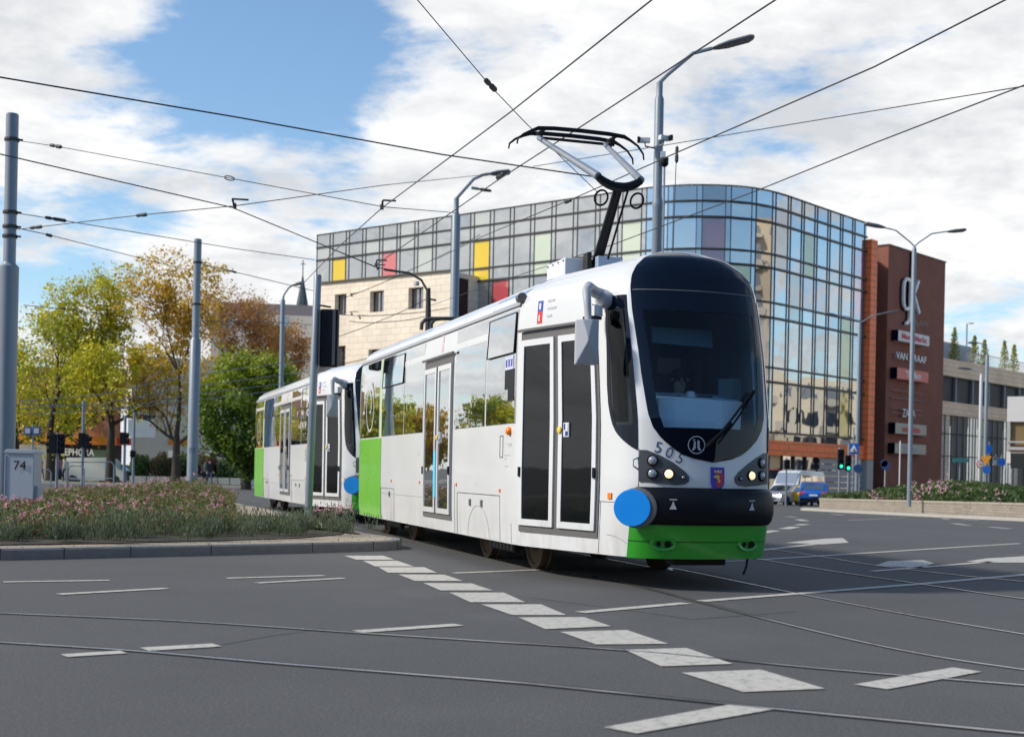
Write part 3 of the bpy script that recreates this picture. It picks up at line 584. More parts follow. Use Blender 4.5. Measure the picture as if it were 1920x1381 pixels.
glass_types = {
    'clear': glass_mat('glass_clear', (.11, .125, .13), .50, .02, .05, .22), 'pale': glass_mat('glass_pale', (.38, .41, .38), .34, .05, .05, .22), 'bluish': glass_mat('glass_blue', (.045, .075, .11), .46, .02, .05, .22),
    'dark': glass_mat('glass_dark', (.025, .03, .04), .36, .02, .04, .22), 'yellow': glass_mat('glass_yellow', (.72, .50, .03), .10, .08, .03), 'red': glass_mat('glass_red', (.55, .10, .11), .22, .06, .03), 'maroon': glass_mat('glass_maroon', (.16, .02, .05), .26, .04, .03),
    'olive': glass_mat('glass_olive', (.30, .28, .03), .30, .04, .03), 'lilac': glass_mat('glass_lilac', (.22, .12, .22), .42, .04, .03), 'green': glass_mat('glass_palegreen', (.55, .62, .46), .26, .05, .03)}
over = {}
def setc(px, rows, c): 
    m_ = int(s_of(px)/MW)
    for r in rows: over[(m_, r)] = c
setc(644, (2,), 'yellow'); setc(738, (2, 3), 'red'); setc(909, (2, 3), 'yellow'); setc(951, (4, 5), 'red'); setc(1026, (2, 3), 'green'); setc(1197, (2, 3), 'green'); setc(1353, (2, 3), 'maroon'); setc(1408, (4, 5), 'olive')
setc(1531, (2, 3), 'olive'); setc(1604, (2, 3), 'lilac'); setc(1600, (5, 6), 'olive'); setc(1612, (4,), 'lilac'); setc(1580, (8,), 'olive'); setc(809, (2,), 'pale'); setc(1400, (2, 3), 'clear'); setc(1470, (2, 3), 'pale'); setc(1495, (4, 5), 'pale'); setc(1450, (6, 7), 'pale')
def pane(mb, s0, s1, z0, z1, mi=0, off=0.0, thick=.06):
    p, n = fac(s0); q, m_ = fac(s1); p = p+n*off; q = q+m_*off; d = -n*thick
    a, b, c, e = (p.x, p.y, E+z0), (q.x, q.y, E+z0), (q.x, q.y, E+z1), (p.x, p.y, E+z1)
    mb.face([a, b, c, e], mi, [(s0, z0), (s1, z0), (s1, z1), (s0, z1)])
mull = MB(); backing = MB(); strips = {}; hrows = [24.1]+[b for a, b in rowsH]
names_done = 0
dark_left = s_of(1180)
for m_ in range(nmod):
    s0 = m_*MW; sa, sb_ = s0+.04, s0+WW
    mid = s0+MW*.5; pxm = proj((*fac(mid)[0].xy, E+20))[0]
    for r, (zt, zb) in enumerate(rowsH):
        c = over.get((m_, r))
        if c is None:
            c = ['clear', 'clear', 'pale', 'clear', 'bluish', 'clear'][random.randrange(6)] if pxm < 1210 else ['bluish', 'bluish', 'clear', 'dark'][random.randrange(4)]
            if pxm > 1440: c = random.choice(['clear', 'clear', 'bluish'])
        if (m_, r) in over or r in (2, 4, 6, 8):
            mb = MB(); pane(mb, sa, sb_, zb+.05, zt-.03); mb.raw = True; mb.build('coloured_panel' if c in ('yellow', 'red', 'maroon', 'olive', 'lilac', 'green') else 'window_pane', glass_types[c], gt)
        else: pane(strips.setdefault(c, MB()), sa, sb_, zb+.05, zt-.03)
        c2 = 'bluish' if pxm > 1200 else 'clear'
        pane(strips.setdefault(c2, MB()), s0+WW+.06, s0+MW-.02, zb+.05, zt-.03)
    for s_ in (s0, s0+WW+.01):
        p, n = fac(s_+.02); mull.box((*(p+n*.01).xy, E+(24.1+3.9)/2), (.05, .10, 24.15-3.9), math.atan2(n.y, n.x)-math.pi/2)
for c, mb in strips.items(): mb.raw = True; o = mb.build('glass_strip', glass_types[c], gt); o['kind'] = 'stuff'
for z in [24.12, 22.8, 21.47, 18.85, 17.68, 14.8, 13.52, 9.35, 8.12, 3.9]:
    th = .07 if z > 24 else .15
    for i in range(nmod*2):
        a = i*MW/2; pts = []
        (p, n), (q, k2) = fac(a), fac(a+MW/2)
        mull.ring([[(*(u+w*f).xy, E+z+h) for f, h in ((.14, -th/2), (.14, th/2), (-.06, th/2), (-.06, -th/2))] for u, w in ((p, n), (q, k2))], 0, False)
mull.build('mullion_frame', mat('dark_mullion', (.035, .037, .042), .4, .3), gt)
# orange band under the glass, ground floor
ob = MB(); sg = s_of(1200)
k = 40
for i in range(k):
    a = sg+(LT-sg)*i/k; b = sg+(LT-sg)*(i+1)/k; pane(ob, a, b, 2.0, 3.25, 0, .25)
    (p, n), (q, n2) = fac(a), fac(b); ob.face([(*(p+n*.25).xy, E+3.25), (*(q+n2*.25).xy, E+3.25), (*(q-n2*.2).xy, E+3.25), (*(p-n*.2).xy, E+3.25)]); ob.face([(*(p+n*.25).xy, E+2.0), (*(p-n*.2).xy, E+2.0), (*(q-n2*.2).xy, E+2.0), (*(q+n2*.25).xy, E+2.0)])
ob.build('orange_fascia', M['orangepanel'], gt)
sf = MB()
for i in range(k):
    a = sg+(LT-sg)*i/k; b = sg+(LT-sg)*(i+1)/k; pane(sf, a, b, 3.25, 3.85, 0, -.03)
sf.raw = True; sf.build('spandrel', glass_types['dark'], gt)
gf = MB(); gl = MB(); rp = MB(); wd = MB(); lv = MB(); fr = MB(); s15 = s_of(1541)
i = 0; s_ = sg
while s_ < LT-.2:
    e_ = min(s_+2.1, LT); px = proj((*fac((s_+e_)/2)[0].xy, E))[0]
    if px < 1541:
        pane(rp if px < 1478 else gl, s_, e_-.08, .75 if px < 1478 else -.2, 2.0 if px >= 1478 else .95, 0, -.3)
        if px < 1478: pane(wd, s_, e_-.08, .95, 2.0, 0, -.3); pane(gl, s_, e_-.08, -2.4, .0, 0, -.3)
        else: pane(wd if i % 2 else gl, s_, e_-.08, -.2, .9, 0, -.28); pane(gl, s_, e_-.08, -2.4, -.3, 0, -.3)
    else:
        for j in range(8): pane(lv, s_, e_, -2.3+j*.54, -2.3+j*.54+.46, 0, .05)
        pane(gl, s_, e_, -2.4, 2.0, 0, -.12)
    p, n = fac(s_); fr.box((*(p-n*.2).xy, E-.2), (.09, .2, 4.4), math.atan2(n.y, n.x)-math.pi/2); s_ = e_; i += 1
lv.raw = True
rp.build('red_panel', glass_types['red'], gt); wd.build('wood_panel', mat('pale_wood_panel', (.58, .42, .24), .6, var=.12), gt); gl.build('shop_glass', glass_types['dark'], gt); lv.build('louvre_cladding', mat('grey_louvres', (.34, .32, .31), .6, var=.06, vscale=.8), gt); fr.build('ground_frame', mat('dark_mullion', (0, 0, 0)), gt)
# core behind the glass, roof deck
core = MB(); bot = []; topv = []
for i in range(0, len(cl), 6):
    p, n = fac(acc[i]); q = p-n*.55; bot.append(q)
bot += [D_+Vector((-30, 22, 0)), A_+Vector((16, 30, 0))]
core.ring([[(*p.xy, -3) for p in bot], [(*p.xy, E+24.0) for p in bot]], 0, True); core.build('core', mat('interior_dark', (.035, .04, .048), .9), gt)
rt = MB(); rt.face([(*fac(acc[i])[0].xy, E+24.05) for i in range(0, len(cl), 6)]+[(*p.xy, E+24.05) for p in bot[-2:]]); rt.raw = True; rt.build('roof_deck', mat('roof_felt', (.2, .2, .2), .9), gt)
# return wall on the far left end
mb = MB(); wallquad(mb, A_+Vector((9, 18, 0)), A_, E+3, E+24.1); mb.raw = True; mb.build('side_glass', glass_types['clear'], gt)
# red-orange fin between glass and tower
d2 = Vector((.667, .745, 0)).normalized(); n2 = Vector((d2.y, -d2.x, 0))
mb = MB(); a = D_+n2*.5+d2*.05; D46 = pix_dir(1645.5, 700); 
tt = 3.1; b = a+d2*tt
for _ in range(20):
    b = a+d2*tt; tt += (1645-proj((b.x, b.y, E+20))[0])*.05
wallbox(mb, a, b, E-2.6, E+1.95, 3, 1); wallbox(mb, a, b, E+2.0, E+(883-0)/2500*0+22.6, 4)
mb.build('orange_fin', [M['orangepanel'], mat('grey_louvres', (0, 0, 0))], gt)
fin_b = b
# ---------------- brick tower
tw = thing('brick_tower', 'dark red brick tower carrying the shop signs at the right of the glass building', 'tower', (40, 133, -1.2))
T0 = Vector((36.7, 130, 0)); d = pix_dir(1666.5, 459.6); T0 = Vector((d.x*130, 130, 0)); HT = d.z*130
lo, hi = 5, 30
for _ in range(40):
    m_ = (lo+hi)/2
    if proj((*(T0+d2*m_).xy, E+HT))[0] < 1772.8: lo = m_
    else: hi = m_
LTW = lo; T1 = T0+d2*LTW
mb = MB(); wallbox(mb, T0, T1, -3.5, E+HT, 9); mb.build('brick_wall', M['brickred'], tw)
# recessed return between fin and tower, its shade painted as near-black
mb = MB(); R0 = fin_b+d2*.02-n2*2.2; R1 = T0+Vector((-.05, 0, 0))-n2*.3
wallbox(mb, fin_b-n2*1.5, T0-n2*2.6, -3.5, E+HT-.3, 4); mb.build('recessed_wall', mat('dark_recess_tone', (.035, .014, .013), .9, var=.3), tw)
mb = MB(); c_ = T0.lerp(T1, .5)-n2*4.5; mb.box((c_.x, c_.y, E+HT+.06), (LTW+.2, 9.2, .12), math.atan2(d2.y, d2.x)); mb.build('coping', mat('dark_coping', (.05, .03, .028), .5), tw)
def onT(px, py):  # point on the tower face under a pixel
    d = pix_dir(px, py); t = (T0.x*n2.x+T0.y*n2.y)/(d.x*n2.x+d.y*n2.y); return Vector((d.x*t, t, E+d.z*t))
up = Vector((0, 0, 1))
def sign(pxa, ya, pxb, y0, name, label, face, parts):
    a = onT(pxa, ya); b = onT(pxb, y0); w = (b.xy-a.xy).length
    t = thing(name, label, 'sign', (a+n2*.1)[:], 0, 'shop signs on the brick tower')
    return t, a, w
def signbox(px0, yt, yb, px1, label, face_m, txt, tm, tsize, sx=1.0, off=.0, fit=.7):
    a = onT(px0, yt); b0 = onT(px0, yb); c = onT(px1, yt+8); w = (c.xy-a.xy).length; h = a.z-b0.z
    t = thing('shop_sign', label, 'sign', (a.x, a.y, b0.z), 0, 'shop signs on the brick tower')
    if face_m:
        mb = MB(); cc = a+d2*w/2+n2*.38-up*h/2; mb.box(cc, (w, .7, h), math.atan2(d2.y, d2.x)); mb.build('sign_box', [face_m], t)
        dk = MB(); dk.box(a+n2*.37-up*h/2-d2*.03, (.055, .74, h+.04), math.atan2(d2.y, d2.x)); dk.build('side_panel', M['blackg'], t)
    pr = MB(); text(pr, txt, tsize*h, (0, 0, 0), (1, 0, 0), (0, 0, 1), 0, 0, 'CENTER', 1, off); sx = w*fit/(max(v.x for v in pr.v)-min(v.x for v in pr.v))
    f = MB(); text(f, txt, tsize*h, a+d2*w*.5+n2*(.76 if face_m else .45)-up*h*.52, d2, up, .02, 0, 'CENTER', sx, off)
    f2 = MB()
    if not face_m or True:
        for q in (0,):
            b_ = MB(); text(b_, txt, tsize*h, a+d2*w*.5+n2*(.70 if face_m else .2)-up*h*.52-d2*.12, d2, up, .01, 0, 'CENTER', sx, off); b_.raw = True; b_.build('letter_side', M['blackg'], t)
    f.raw = True; f.build('lettering', tm, t); return t, a, w, h
wl = mat('sign_white', (.88, .87, .85), .5); rd = mat('sign_red', (.62, .03, .05), .5); cream = mat('sign_cream', (.42, .38, .31), .5); rose = mat('sign_salmon', (.72, .16, .12), .5); dirtyw = mat('sign_offwhite', (.72, .69, .68), .5)
signbox(1671.5, 619, 638.5, 1730, 'white sign box with slanted red lettering, topmost box on the brick tower', dirtyw, 'MediaMarkt', rd, .78, .98, .02, .80)
signbox(1671.5, 658.5, 673.5, 1730, 'free standing white capital letters reading VAN GRAAF on the brick tower', None, 'VAN GRAAF', wl, 1.25, .80, .008, .97)
signbox(1669.5, 689, 709.5, 1728, 'salmon red sign box with white script on the brick tower', rose, 'TK Maxx', wl, .85, .95, .02, .5)
signbox(1667.5, 762.5, 782, 1724, 'plain white serif letters reading ZARA between thin rails on the tower', None, 'ZARA', wl, 1.1, .85, .0, .42)
signbox(1666, 792, 812, 1724.5, 'cream sign box with thick red letters, second from the bottom of the tower', cream, 'mohito', mat('sign_red2', (.75, .06, .03), .5), .9, 1.0, .025, .55)
signbox(1665, 830, 849, 1723.5, 'cream sign box with grey lettering, lowest on the brick tower', cream, 'Krako', mat('sign_grey', (.42, .46, .52), .5), .9, 1.0, .01, .4)
rl = thing('sign_rails', 'four thin metal rails fixed across the brick tower face', 'rails', tuple(onT(1667, 740)))
for y_ in (731, 745, 764, 773):
    a = onT(1668, y_); b = onT(1725, y_+6.5); b = Vector((b.x, b.y, a.z)); mb = MB(); mb.tube([a+n2*.2, b+n2*.2], .045, 6); mb.build('rail', mat('sign_rail', (.35, .2, .17), .5), rl)
gk = thing('logo_letters', 'large white lower case gk letters high on the brick tower', 'sign', tuple(onT(1700, 600)))
def stroke(mb, pts, w=.34, depth=.30, mi=0, o_=.25):
    q = [onT(*p) for p in pts]; m_ = []
    for i, p in enumerate(q):
        t = unit(q[min(i+1, len(q)-1)]-q[max(i-1, 0)]); s = n2.cross(t).normalized(); m_.append([p+s*w/2+n2*(o_+.18), p-s*w/2+n2*(o_+.18), p-s*w/2+n2*(o_), p+s*w/2+n2*o_])
    mb.ring(m_, mi, True)
def g_shape(mb, dx=0, dy=0, w=.42, o_=.2):
    S = lambda pts: stroke(mb, [(a+dx, b+dy) for a, b in pts], w, .3, 0, o_)
    S([(1702.5, 531), (1699, 524.5), (1694.5, 523), (1691, 528), (1689.8, 540), (1689.2, 560), (1690, 572), (1693, 579), (1697, 580), (1700, 577)])
    S([(1702.8, 522), (1701.8, 560), (1700.5, 597), (1697.5, 605), (1692.5, 606)])
    S([(1708.8, 473), (1707, 530), (1705.2, 584)]); S([(1717.5, 527), (1709, 552), (1718.5, 588)])
mb = MB(); g_shape(mb, 0, 0, .30); mb.build('letter_faces', wl, gk); mb = MB(); g_shape(mb, -1.6, 1.0, .34, -.1); mb.build('letter_backs', M['blackg'], gk)
mb = MB(); a = onT(1704, 598); text(mb, 'GALAXY', .8, onT(1722, 606)+n2*.1, d2, up, .02, 0, 'CENTER', 1.3, -.01); mb.raw = True; mb.build('caption_letters', mat('steel_letter', (.18, .15, .16), .4, .4), gk)
# ---------------- low shopping wing on the right
lw_ = thing('shopping_wing', 'low beige stone shopping wing with dark louvres and large shop windows right of the tower', 'building', (60, 150, -1.4))
W0 = T1+d2*.1-n2*1.0; W1 = W0+d2*60
def hW(py): d = pix_dir(1770, py); return d.z*(proj_D)
proj_D = (W0+d2*.3).y
z1, z2, z3, z4 = [E+hW(v) for v in (668.5, 701, 749.5, 775)]
mb = MB(); wallbox(mb, W0, W1, z2, z1, 12); wallbox(mb, W0, W1, z4, z3, 12); mb.build('stone_wall', M['stone2'], lw_)
mb = MB(); wallbox(mb, W0-n2*.5, W1-n2*.5, z3, z2, 10); mb.build('louvre_band', mat('dark_louvre', (.022, .022, .024), .6, var=.3, vscale=2), lw_)
mb = MB()
for i in range(14): p = W0+d2*(1.5+4.5*i)-n2*.35; mb.box((p.x, p.y, (z2+z3)/2), (.35, .3, z2-z3), math.atan2(d2.y, d2.x))
mb.build('posts', mat('grey_post', (.16, .18, .2), .5), lw_)
kinds = ['white', 'stone', 'gv', 'pale', 'yellow', 'gv', 'clear', 'stone', 'gv', 'pale', 'clear', 'stone', 'gv']
mm = {'white': mat('shop_white', (.70, .70, .66), .4), 'stone': M['stone'], 'gv': mat('grey_hoarding', (.17, .165, .15), .7), 'pale': glass_types['pale'], 'yellow': mat('shop_yellow', (.48, .50, .16), .5), 'clear': glass_types['clear']}
s_ = 0
for i, kd in enumerate(kinds):
    w = 4.7 if kd == 'gv' else 2.3 if kd == 'stone' else 2.6; mb = MB(); a = W0+d2*s_-n2*.3; b = W0+d2*(s_+w-.12)-n2*.3; wallquad(mb, a, b, -3, z4); mb.raw = True; mb.build('shop_bay', mm[kd], lw_)
    if i == 2: TGV = a.lerp(b, .5)
    if i == 5: TSI = a.lerp(b, .3)
    s_ += w
mb = MB(); 
for i in range(24): p = W0+d2*(i*1.6)-n2*.15; mb.box((p.x, p.y, (z4-3)/2), (.1, .1, z4+3), math.atan2(d2.y, d2.x))
for zz in (z4-2.0, z4-4.4): 
    a = W0-n2*.15; b = W0+d2*40-n2*.15; mb.tube([(a.x, a.y, zz), (b.x, b.y, zz)], .05, 4)
mb.build('shopfront_frame', mat('dark_mullion', (0, 0, 0)), lw_)
mb = MB(); q = TGV+n2*.08; text(mb, 'CROPP', 1.15, (q.x, q.y, E+2.45), d2, up, .05, 0, 'CENTER', 1.05, .01); mb.raw = True; t = thing('shop_lettering', 'green letters on the grey hoarding of the shopping wing', 'sign', (q.x, q.y, E+2)); mb.build('lettering', mat('sign_green', (.07, .36, .19), .5), t)
mb = MB(); q = TSI+n2*.08; text(mb, 'sinsay', 1.9, (q.x, q.y, E+2.7), d2, up, .05, 0, 'LEFT', 1.0, .02); mb.raw = True; t = thing('shop_lettering', 'bold white letters beginning with si on the shopping wing', 'sign', (q.x, q.y, E+2)); mb.build('lettering', wl, t)
# roof volume, fence and slim trees on the wing
rv = thing('rooftop_pavilion', 'blue-grey metal roof pavilion standing on the shopping wing', 'building', (55, 152, z1)); mb = MB(); a = W0+d2*.3-n2*3; b = a+d2*17; wallbox(mb, a, b, z1-.1, z1+2.5, 8); mb.build('wall', mat('zinc_sheet', (.20, .25, .33), .4, .2, var=.12, vscale=1.2), rv)
rf_ = thing('rooftop_railing', 'thin metal railing along the roof edge of the shopping wing', 'railing', (62, 160, z1))
mb = MB()
for i in range(110): p = W0+d2*(8.5+i*.4)-n2*.6; mb.tube([(p.x, p.y, z1), (p.x, p.y, z1+1.3)], .022, 4)
a = W0+d2*8.5-n2*.6; b = W0+d2*52-n2*.6; mb.tube([(a.x, a.y, z1+1.3), (b.x, b.y, z1+1.3)], .04, 4); mb.build('balustrade', mat('rail_grey', (.3, .3, .33), .5, .3), rf_)
lm_y = leafcol('slim_tree_leaf', (.16, .24, .04), (.48, .42, .06))
for i, (px, h, lab) in enumerate([(1789, 3.6, 'slim yellowing tree on the roof closest to the brick tower'), (1826, 3.2, 'slim yellow-green tree on the roof in front of the metal pavilion'), (1845, 3.0, 'third slim tree on the roof, at the end of the metal pavilion'), (1882, 3.4, 'sparse slim tree on the roof beside the railing'), (1901, 3.2, 'sparse slim roof tree closest to the right edge')]):
    s_ = min(np.arange(0, 60, .2), key=lambda v: abs(proj((*(W0+d2*v-n2*1.2).xy, z1))[0]-px)); p = W0+d2*float(s_)-n2*1.2
    t = thing('slim_tree', lab, 'tree', (p.x, p.y, z1), 0, 'slim trees on the shopping wing roof')
    mb = MB(); mb.tube([(p.x, p.y, z1-.1), (p.x+.1, p.y, z1+h*.95)], [.06, .02], 5); mb.build('trunk', M['bark'], t)
    n = 520; u = rng.uniform(0, 1, n); rr = (.62*(1-u)**.7+.1)*rng.uniform(.2, 1, n); th = rng.uniform(0, 6.28, n)
    quads_cloud('crown', np.stack([p.x+np.cos(th)*rr, p.y+np.sin(th)*rr, z1+.2+u*h], 1), rng.normal(size=(n, 3)), rng.uniform(.1, .2, n), rng.uniform(0, 1, n), lm_y, t)
# white bay at the right edge
wb = thing('white_kiosk_building', 'white angular pavilion with a glazed bay cut off by the right edge', 'building', (24, 62, -.4))
q0 = P(1889, 747, 62); q1 = P(1884, 868, 62); x0 = q0.x; za = q0.z; zb_ = q1.z
zA, zB = P(1889, 790, 62).z, P(1889, 845, 62).z
wa, wv = Vector((x0, 62, 0)), Vector((x0+12, 57, 0)); wd_ = unit(wv-wa); wn = Vector((wd_.y, -wd_.x, 0)); wr_ = math.atan2(wd_.y, wd_.x)
mb = MB(); wallbox(mb, wa, wv, zA, za+.1, 8); wallbox(mb, wa, wv, zb_, zB-.02, 8); wallbox(mb, wa+wd_*.8-wn*.8, wv-wn*.8, -2, zb_-.02, 6); mb.build('wall', mat('white_render', (.66, .63, .60), .8, var=.05), wb)
mb = MB(); wallbox(mb, wa+wd_*.15-wn*.15, wv-wn*.15, zB-.02, zA, 7.6); mb.build('window', glass_mat('bay_glass', (.30, .20, .10), .22, .05, .03), wb)
mb = MB()
for i in range(7): q = wa+wd_*(.08+i*1.15)-wn*.06; mb.box((q.x, q.y, (zA+zB)/2), (.12, .14, zA-zB+.02), wr_)
q = wa.lerp(wv, .5)+wn*.03; mb.box((q.x, q.y, zB+.12), (12.9, .14, .14), wr_); mb.box((q.x, q.y, zB+.42), (12.9, .1, .08), wr_); mb.build('window_frame', mat('grey_frame', (.42, .40, .38), .6), wb)
mb = MB(); mb.ring([[wa+wn*o_+wd_*k+up*z for o_, z in ((.0, zB-.03), (.5, zB-.03), (.5, zB-.12), (.0, zB-.8))] for k in (.2, 12.5)], 0, True); mb.build('canopy', mat('grey_soffit', (.22, .2, .18), .7), wb)
# ---------------- beige stone block in front of the left wing
bt = thing('stone_block', 'beige stone clad block with square windows in front of the glass wing', 'building', (-12, 124, -.6))
HB = 18.15; S1 = at_h(846.7, 507.7, HB); S0 = at_h(600, 531.7, HB); ds = unit(S1-S0); S0 = S0-ds*.1; ns = Vector((ds.y, -ds.x, 0)); LB = (S1-S0).length
def px_s(px, base, dr, zz):
    lo, hi = -5, 80
    for _ in range(40):
        m_ = (lo+hi)/2
        if proj((*(base+dr*m_).xy, zz))[0] < px: lo = m_
        else: hi = m_
    return lo
wins = [(626, 648, 555, 590), (692, 718, 546, 587), (764, 792, 537, 580), (625, 648, 652, 690), (691, 719, 650, 686), (764, 792, 640, 676)]
def windowed_wall(base, dr, nn, Lw, z0, z1, rects, depth=.45, m=None, parent=None, gm=None, name='wall', fm=None):
    """a wall with true openings: rects (s0,s1,za,zb); each window a part with its frame as sub-part"""
    ss = sorted({0, Lw}|{r[0] for r in rects}|{r[1] for r in rects}); zs = sorted({z0, z1}|{r[2] for r in rects}|{r[3] for r in rects}); mb = MB()
    for a, b in zip(ss, ss[1:]):
        for c, d in zip(zs, zs[1:]):
            if any(r[0]-1e-6 <= a and b <= r[1]+1e-6 and r[2]-1e-6 <= c and d <= r[3]+1e-6 for r in rects): continue
            p, q = base+dr*a, base+dr*b; mb.face([(p.x, p.y, c), (q.x, q.y, c), (q.x, q.y, d), (p.x, p.y, d)], 0, [(a, c), (b, c), (b, d), (a, d)])
    for r in rects:
        p, q = base+dr*r[0], base+dr*r[1]; pi, qi = p-nn*depth, q-nn*depth
        for u, v, za, zb in ((p, pi, r[2], r[3]), (qi, q, r[2], r[3])): mb.face([(u.x, u.y, za), (v.x, v.y, za), (v.x, v.y, zb), (u.x, u.y, zb)], 0, [(0, za), (depth, za), (depth, zb), (0, zb)])
        for zz in (r[2], r[3]): mb.face([(p.x, p.y, zz), (q.x, q.y, zz), (qi.x, qi.y, zz), (pi.x, pi.y, zz)], 0, [(0, 0), (1, 0), (1, depth), (0, depth)])
    mb.raw = True; mb.build(name, m, parent)
    for r in rects:
        w = MB(); p, q = base+dr*r[0]-nn*depth, base+dr*r[1]-nn*depth; w.face([(p.x, p.y, r[2]), (q.x, q.y, r[2]), (q.x, q.y, r[3]), (p.x, p.y, r[3])]); w.raw = True; wo = w.build('window', gm, parent)
        if fm:
            f = MB(); rz = math.atan2(dr.y, dr.x); c = (p+q)/2+nn*.05; W_ = (q-p).length; hz = r[3]-r[2]
            f.box((*c.xy, (r[2]+r[3])/2), (.07, .06, hz), rz)
            for s_ in (-1, 1): e = c+dr*s_*(W_/2-.04); f.box((*e.xy, (r[2]+r[3])/2), (.08, .06, hz), rz)
            for zz in (r[2]+.04, r[3]-.04): f.box((*c.xy, zz), (W_-.17, .06, .08), rz)
            f.build('frame', fm, wo)
rects = []
for x0_, x1_, ya, yb in wins:
    s0 = px_s(x0_, S0, ds, E+12); s1 = px_s(x1_, S0, ds, E+12); D = (S0+ds*(s0+s1)/2).y; za = E+pix_dir((x0_+x1_)/2, yb).z*D; zb = E+pix_dir((x0_+x1_)/2, ya).z*D; rects.append((s0, s1, za, zb))
def snap(rects, k):    # share the row heights so that the wall grid stays simple
    out = []
    for a, b, c, d in rects: out.append((a, b, round(c*k)/k, round(d*k)/k))
    return out
rects = [(a, b, *((11.35, 13.25+.9) if c > 9 else (7.0, 9.0))) if False else (a, b, c, d) for a, b, c, d in snap(rects, 2)]
windowed_wall(S0, ds, ns, LB, -3, E+HB, rects, .6, M['stone'], bt, glass_mat('block_glass', (.05, .05, .07), .35, .03, .03), 'stone_wall', mat('dark_mullion', (0, 0, 0)))
mb = MB(); e1 = S1-ns*6; e0 = S0-ns*6; wallquad(mb, S1, e1, -3, E+HB); wallquad(mb, e0, S0, -3, E+HB); mb.face([(p.x, p.y, E+HB) for p in (S0, S1, e1, e0)], 0, [(0, 0), (1, 0), (1, 1), (0, 1)]); mb.raw = True; mb.build('side_wall', M['stone'], bt)
mb = MB(); c = (S0+S1)/2; mb.box((c.x, c.y, E+HB+.06), (LB+.1, .5, .12), math.atan2(ds.y, ds.x)); mb.build('coping', mat('bronze_coping', (.10, .08, .06), .5), bt)
mb = MB(); a = S1+ds*.05-ns*.2; b = S1+ds*.6-ns*.2; wallbox(mb, a, b, -3, E+HB-.6, 1.5); mb.build('dark_reveal', mat('dark_recess_tone', (0, 0, 0)), bt)
# ---------------- off-frame buildings whose light the glass and tram sides mirror
def plain_block(name, label, c, size, rz, floors, bays, m, cat='building', gm=None, fm=None):
    t = thing(name, label, cat, (c[0], c[1], -2), rz); w, d_, h = size; cz, sz = math.cos(rz), math.sin(rz)
    def V_(x, y): return Vector((c[0]+x*cz-y*sz, c[1]+x*sz+y*cz, 0))
    cs = [V_(-w/2, -d_/2), V_(w/2, -d_/2), V_(w/2, d_/2), V_(-w/2, d_/2)]
    mb = MB()
    for i in range(4): wallquad(mb, cs[i], cs[(i+1) % 4], -3, h)
    mb.face([(p.x, p.y, h) for p in cs], 0, [(0, 0), (1, 0), (1, 1), (0, 1)]); mb.raw = True; mb.build('wall', m, t)
    wb_ = MB(); bb = MB()
    for i in (0, 1, 3):
        a, b = cs[i], cs[(i+1) % 4]; L_ = (b-a).length; nb = max(2, int(bays*L_/w)); dr = unit(b-a); nn = Vector((dr.y, -dr.x, 0)); ph = (h-1.5)/floors
        for f in range(floors):
            for j in range(nb):
                p = a+dr*(L_*(j+.5)/nb)+nn*.04; wb_.box((p.x, p.y, 1.6+f*ph+ph*.4), (L_/nb*.5, .1, ph*.5), math.atan2(dr.y, dr.x))
                if j % 3 == 1: bb.box((p.x+nn.x*.5, p.y+nn.y*.5, 1.6+f*ph-.1), (L_/nb*.8, 1.0, .9), math.atan2(dr.y, dr.x))
    o = wb_.build('windows', gm or glass_types['dark'], t); o['kind'] = 'stuff'; o = bb.build('balconies', fm or mat('balcony_pale', (.5, .45, .38), .8), t); o['kind'] = 'stuff'; return t
apm = mat('apartment_plaster', (.62, .50, .36), .9, var=.1, vscale=.3)
plain_block('unseen_dark_block', 'unseen long dark block added behind the camera to darken the tram glass', (6, -62), (150, 14, 17), 0, 5, 34, mat('dark_block_brown', (.10, .075, .06), .9, var=.2, vscale=.3), fm=mat('dark_block_grey', (.12, .12, .12), .8))  # unseen block added to darken windshield reflections and light on the tram front
plain_block('apartment_tower', 'tall beige apartment tower opposite the glass front', (95, 104), (14, 26, 36), R(4), 11, 4, apm)
plain_block('apartment_house', 'lower pink and beige apartment house opposite the glass front', (104, 146), (14, 44, 15.5), R(-10), 4, 5, mat('apartment_ochre', (.68, .60, .47), .9, var=.12, vscale=.3))
# ---------------- left side: long pale block, brick shop, spire
lb = thing('long_apartment_block', 'long pale block with grey mansard roof behind the left trees', 'building', (-45, 150, -1))
zt = E+(875-588)/2500*150
a = Vector((P(392, 800, 148).x, 148, 0)); b = Vector((-21.5, 150, 0)); dr = unit(b-a); nn = Vector((dr.y, -dr.x, 0)); Lb = (b-a).length
rects = [(i*3.2+.9, i*3.2+2.2, .8+f*3.1, .8+f*3.1+1.7) for i in range(int(Lb/3.2)) for f in range(1, 6) if proj((*(a+dr*i*3.2).xy, 5))[0] > -40]
windowed_wall(a, dr, nn, Lb, -3, 18.2, rects, .2, mat('pale_plaster', (.85, .74, .62), .9, var=.1, vscale=.4), lb, glass_types['dark'], 'wall')
mb = MB(); A2, B2 = a-nn*1.5, b-nn*1.5
mb.face([(a.x, a.y, 18.2), (b.x, b.y, 18.2), (B2.x, B2.y, 19.6), (A2.x, A2.y, 19.6)]); A3, B3 = a-nn*12, b-nn*12; mb.face([(A2.x, A2.y, 19.6), (B2.x, B2.y, 19.6), (B3.x, B3.y, 19.9), (A3.x, A3.y, 19.9)]); mb.face([(b.x, b.y, 18.2), (B3.x, B3.y, 18.2), (B3.x, B3.y, 19.9), (B2.x, B2.y, 19.6)]); mb.raw = True
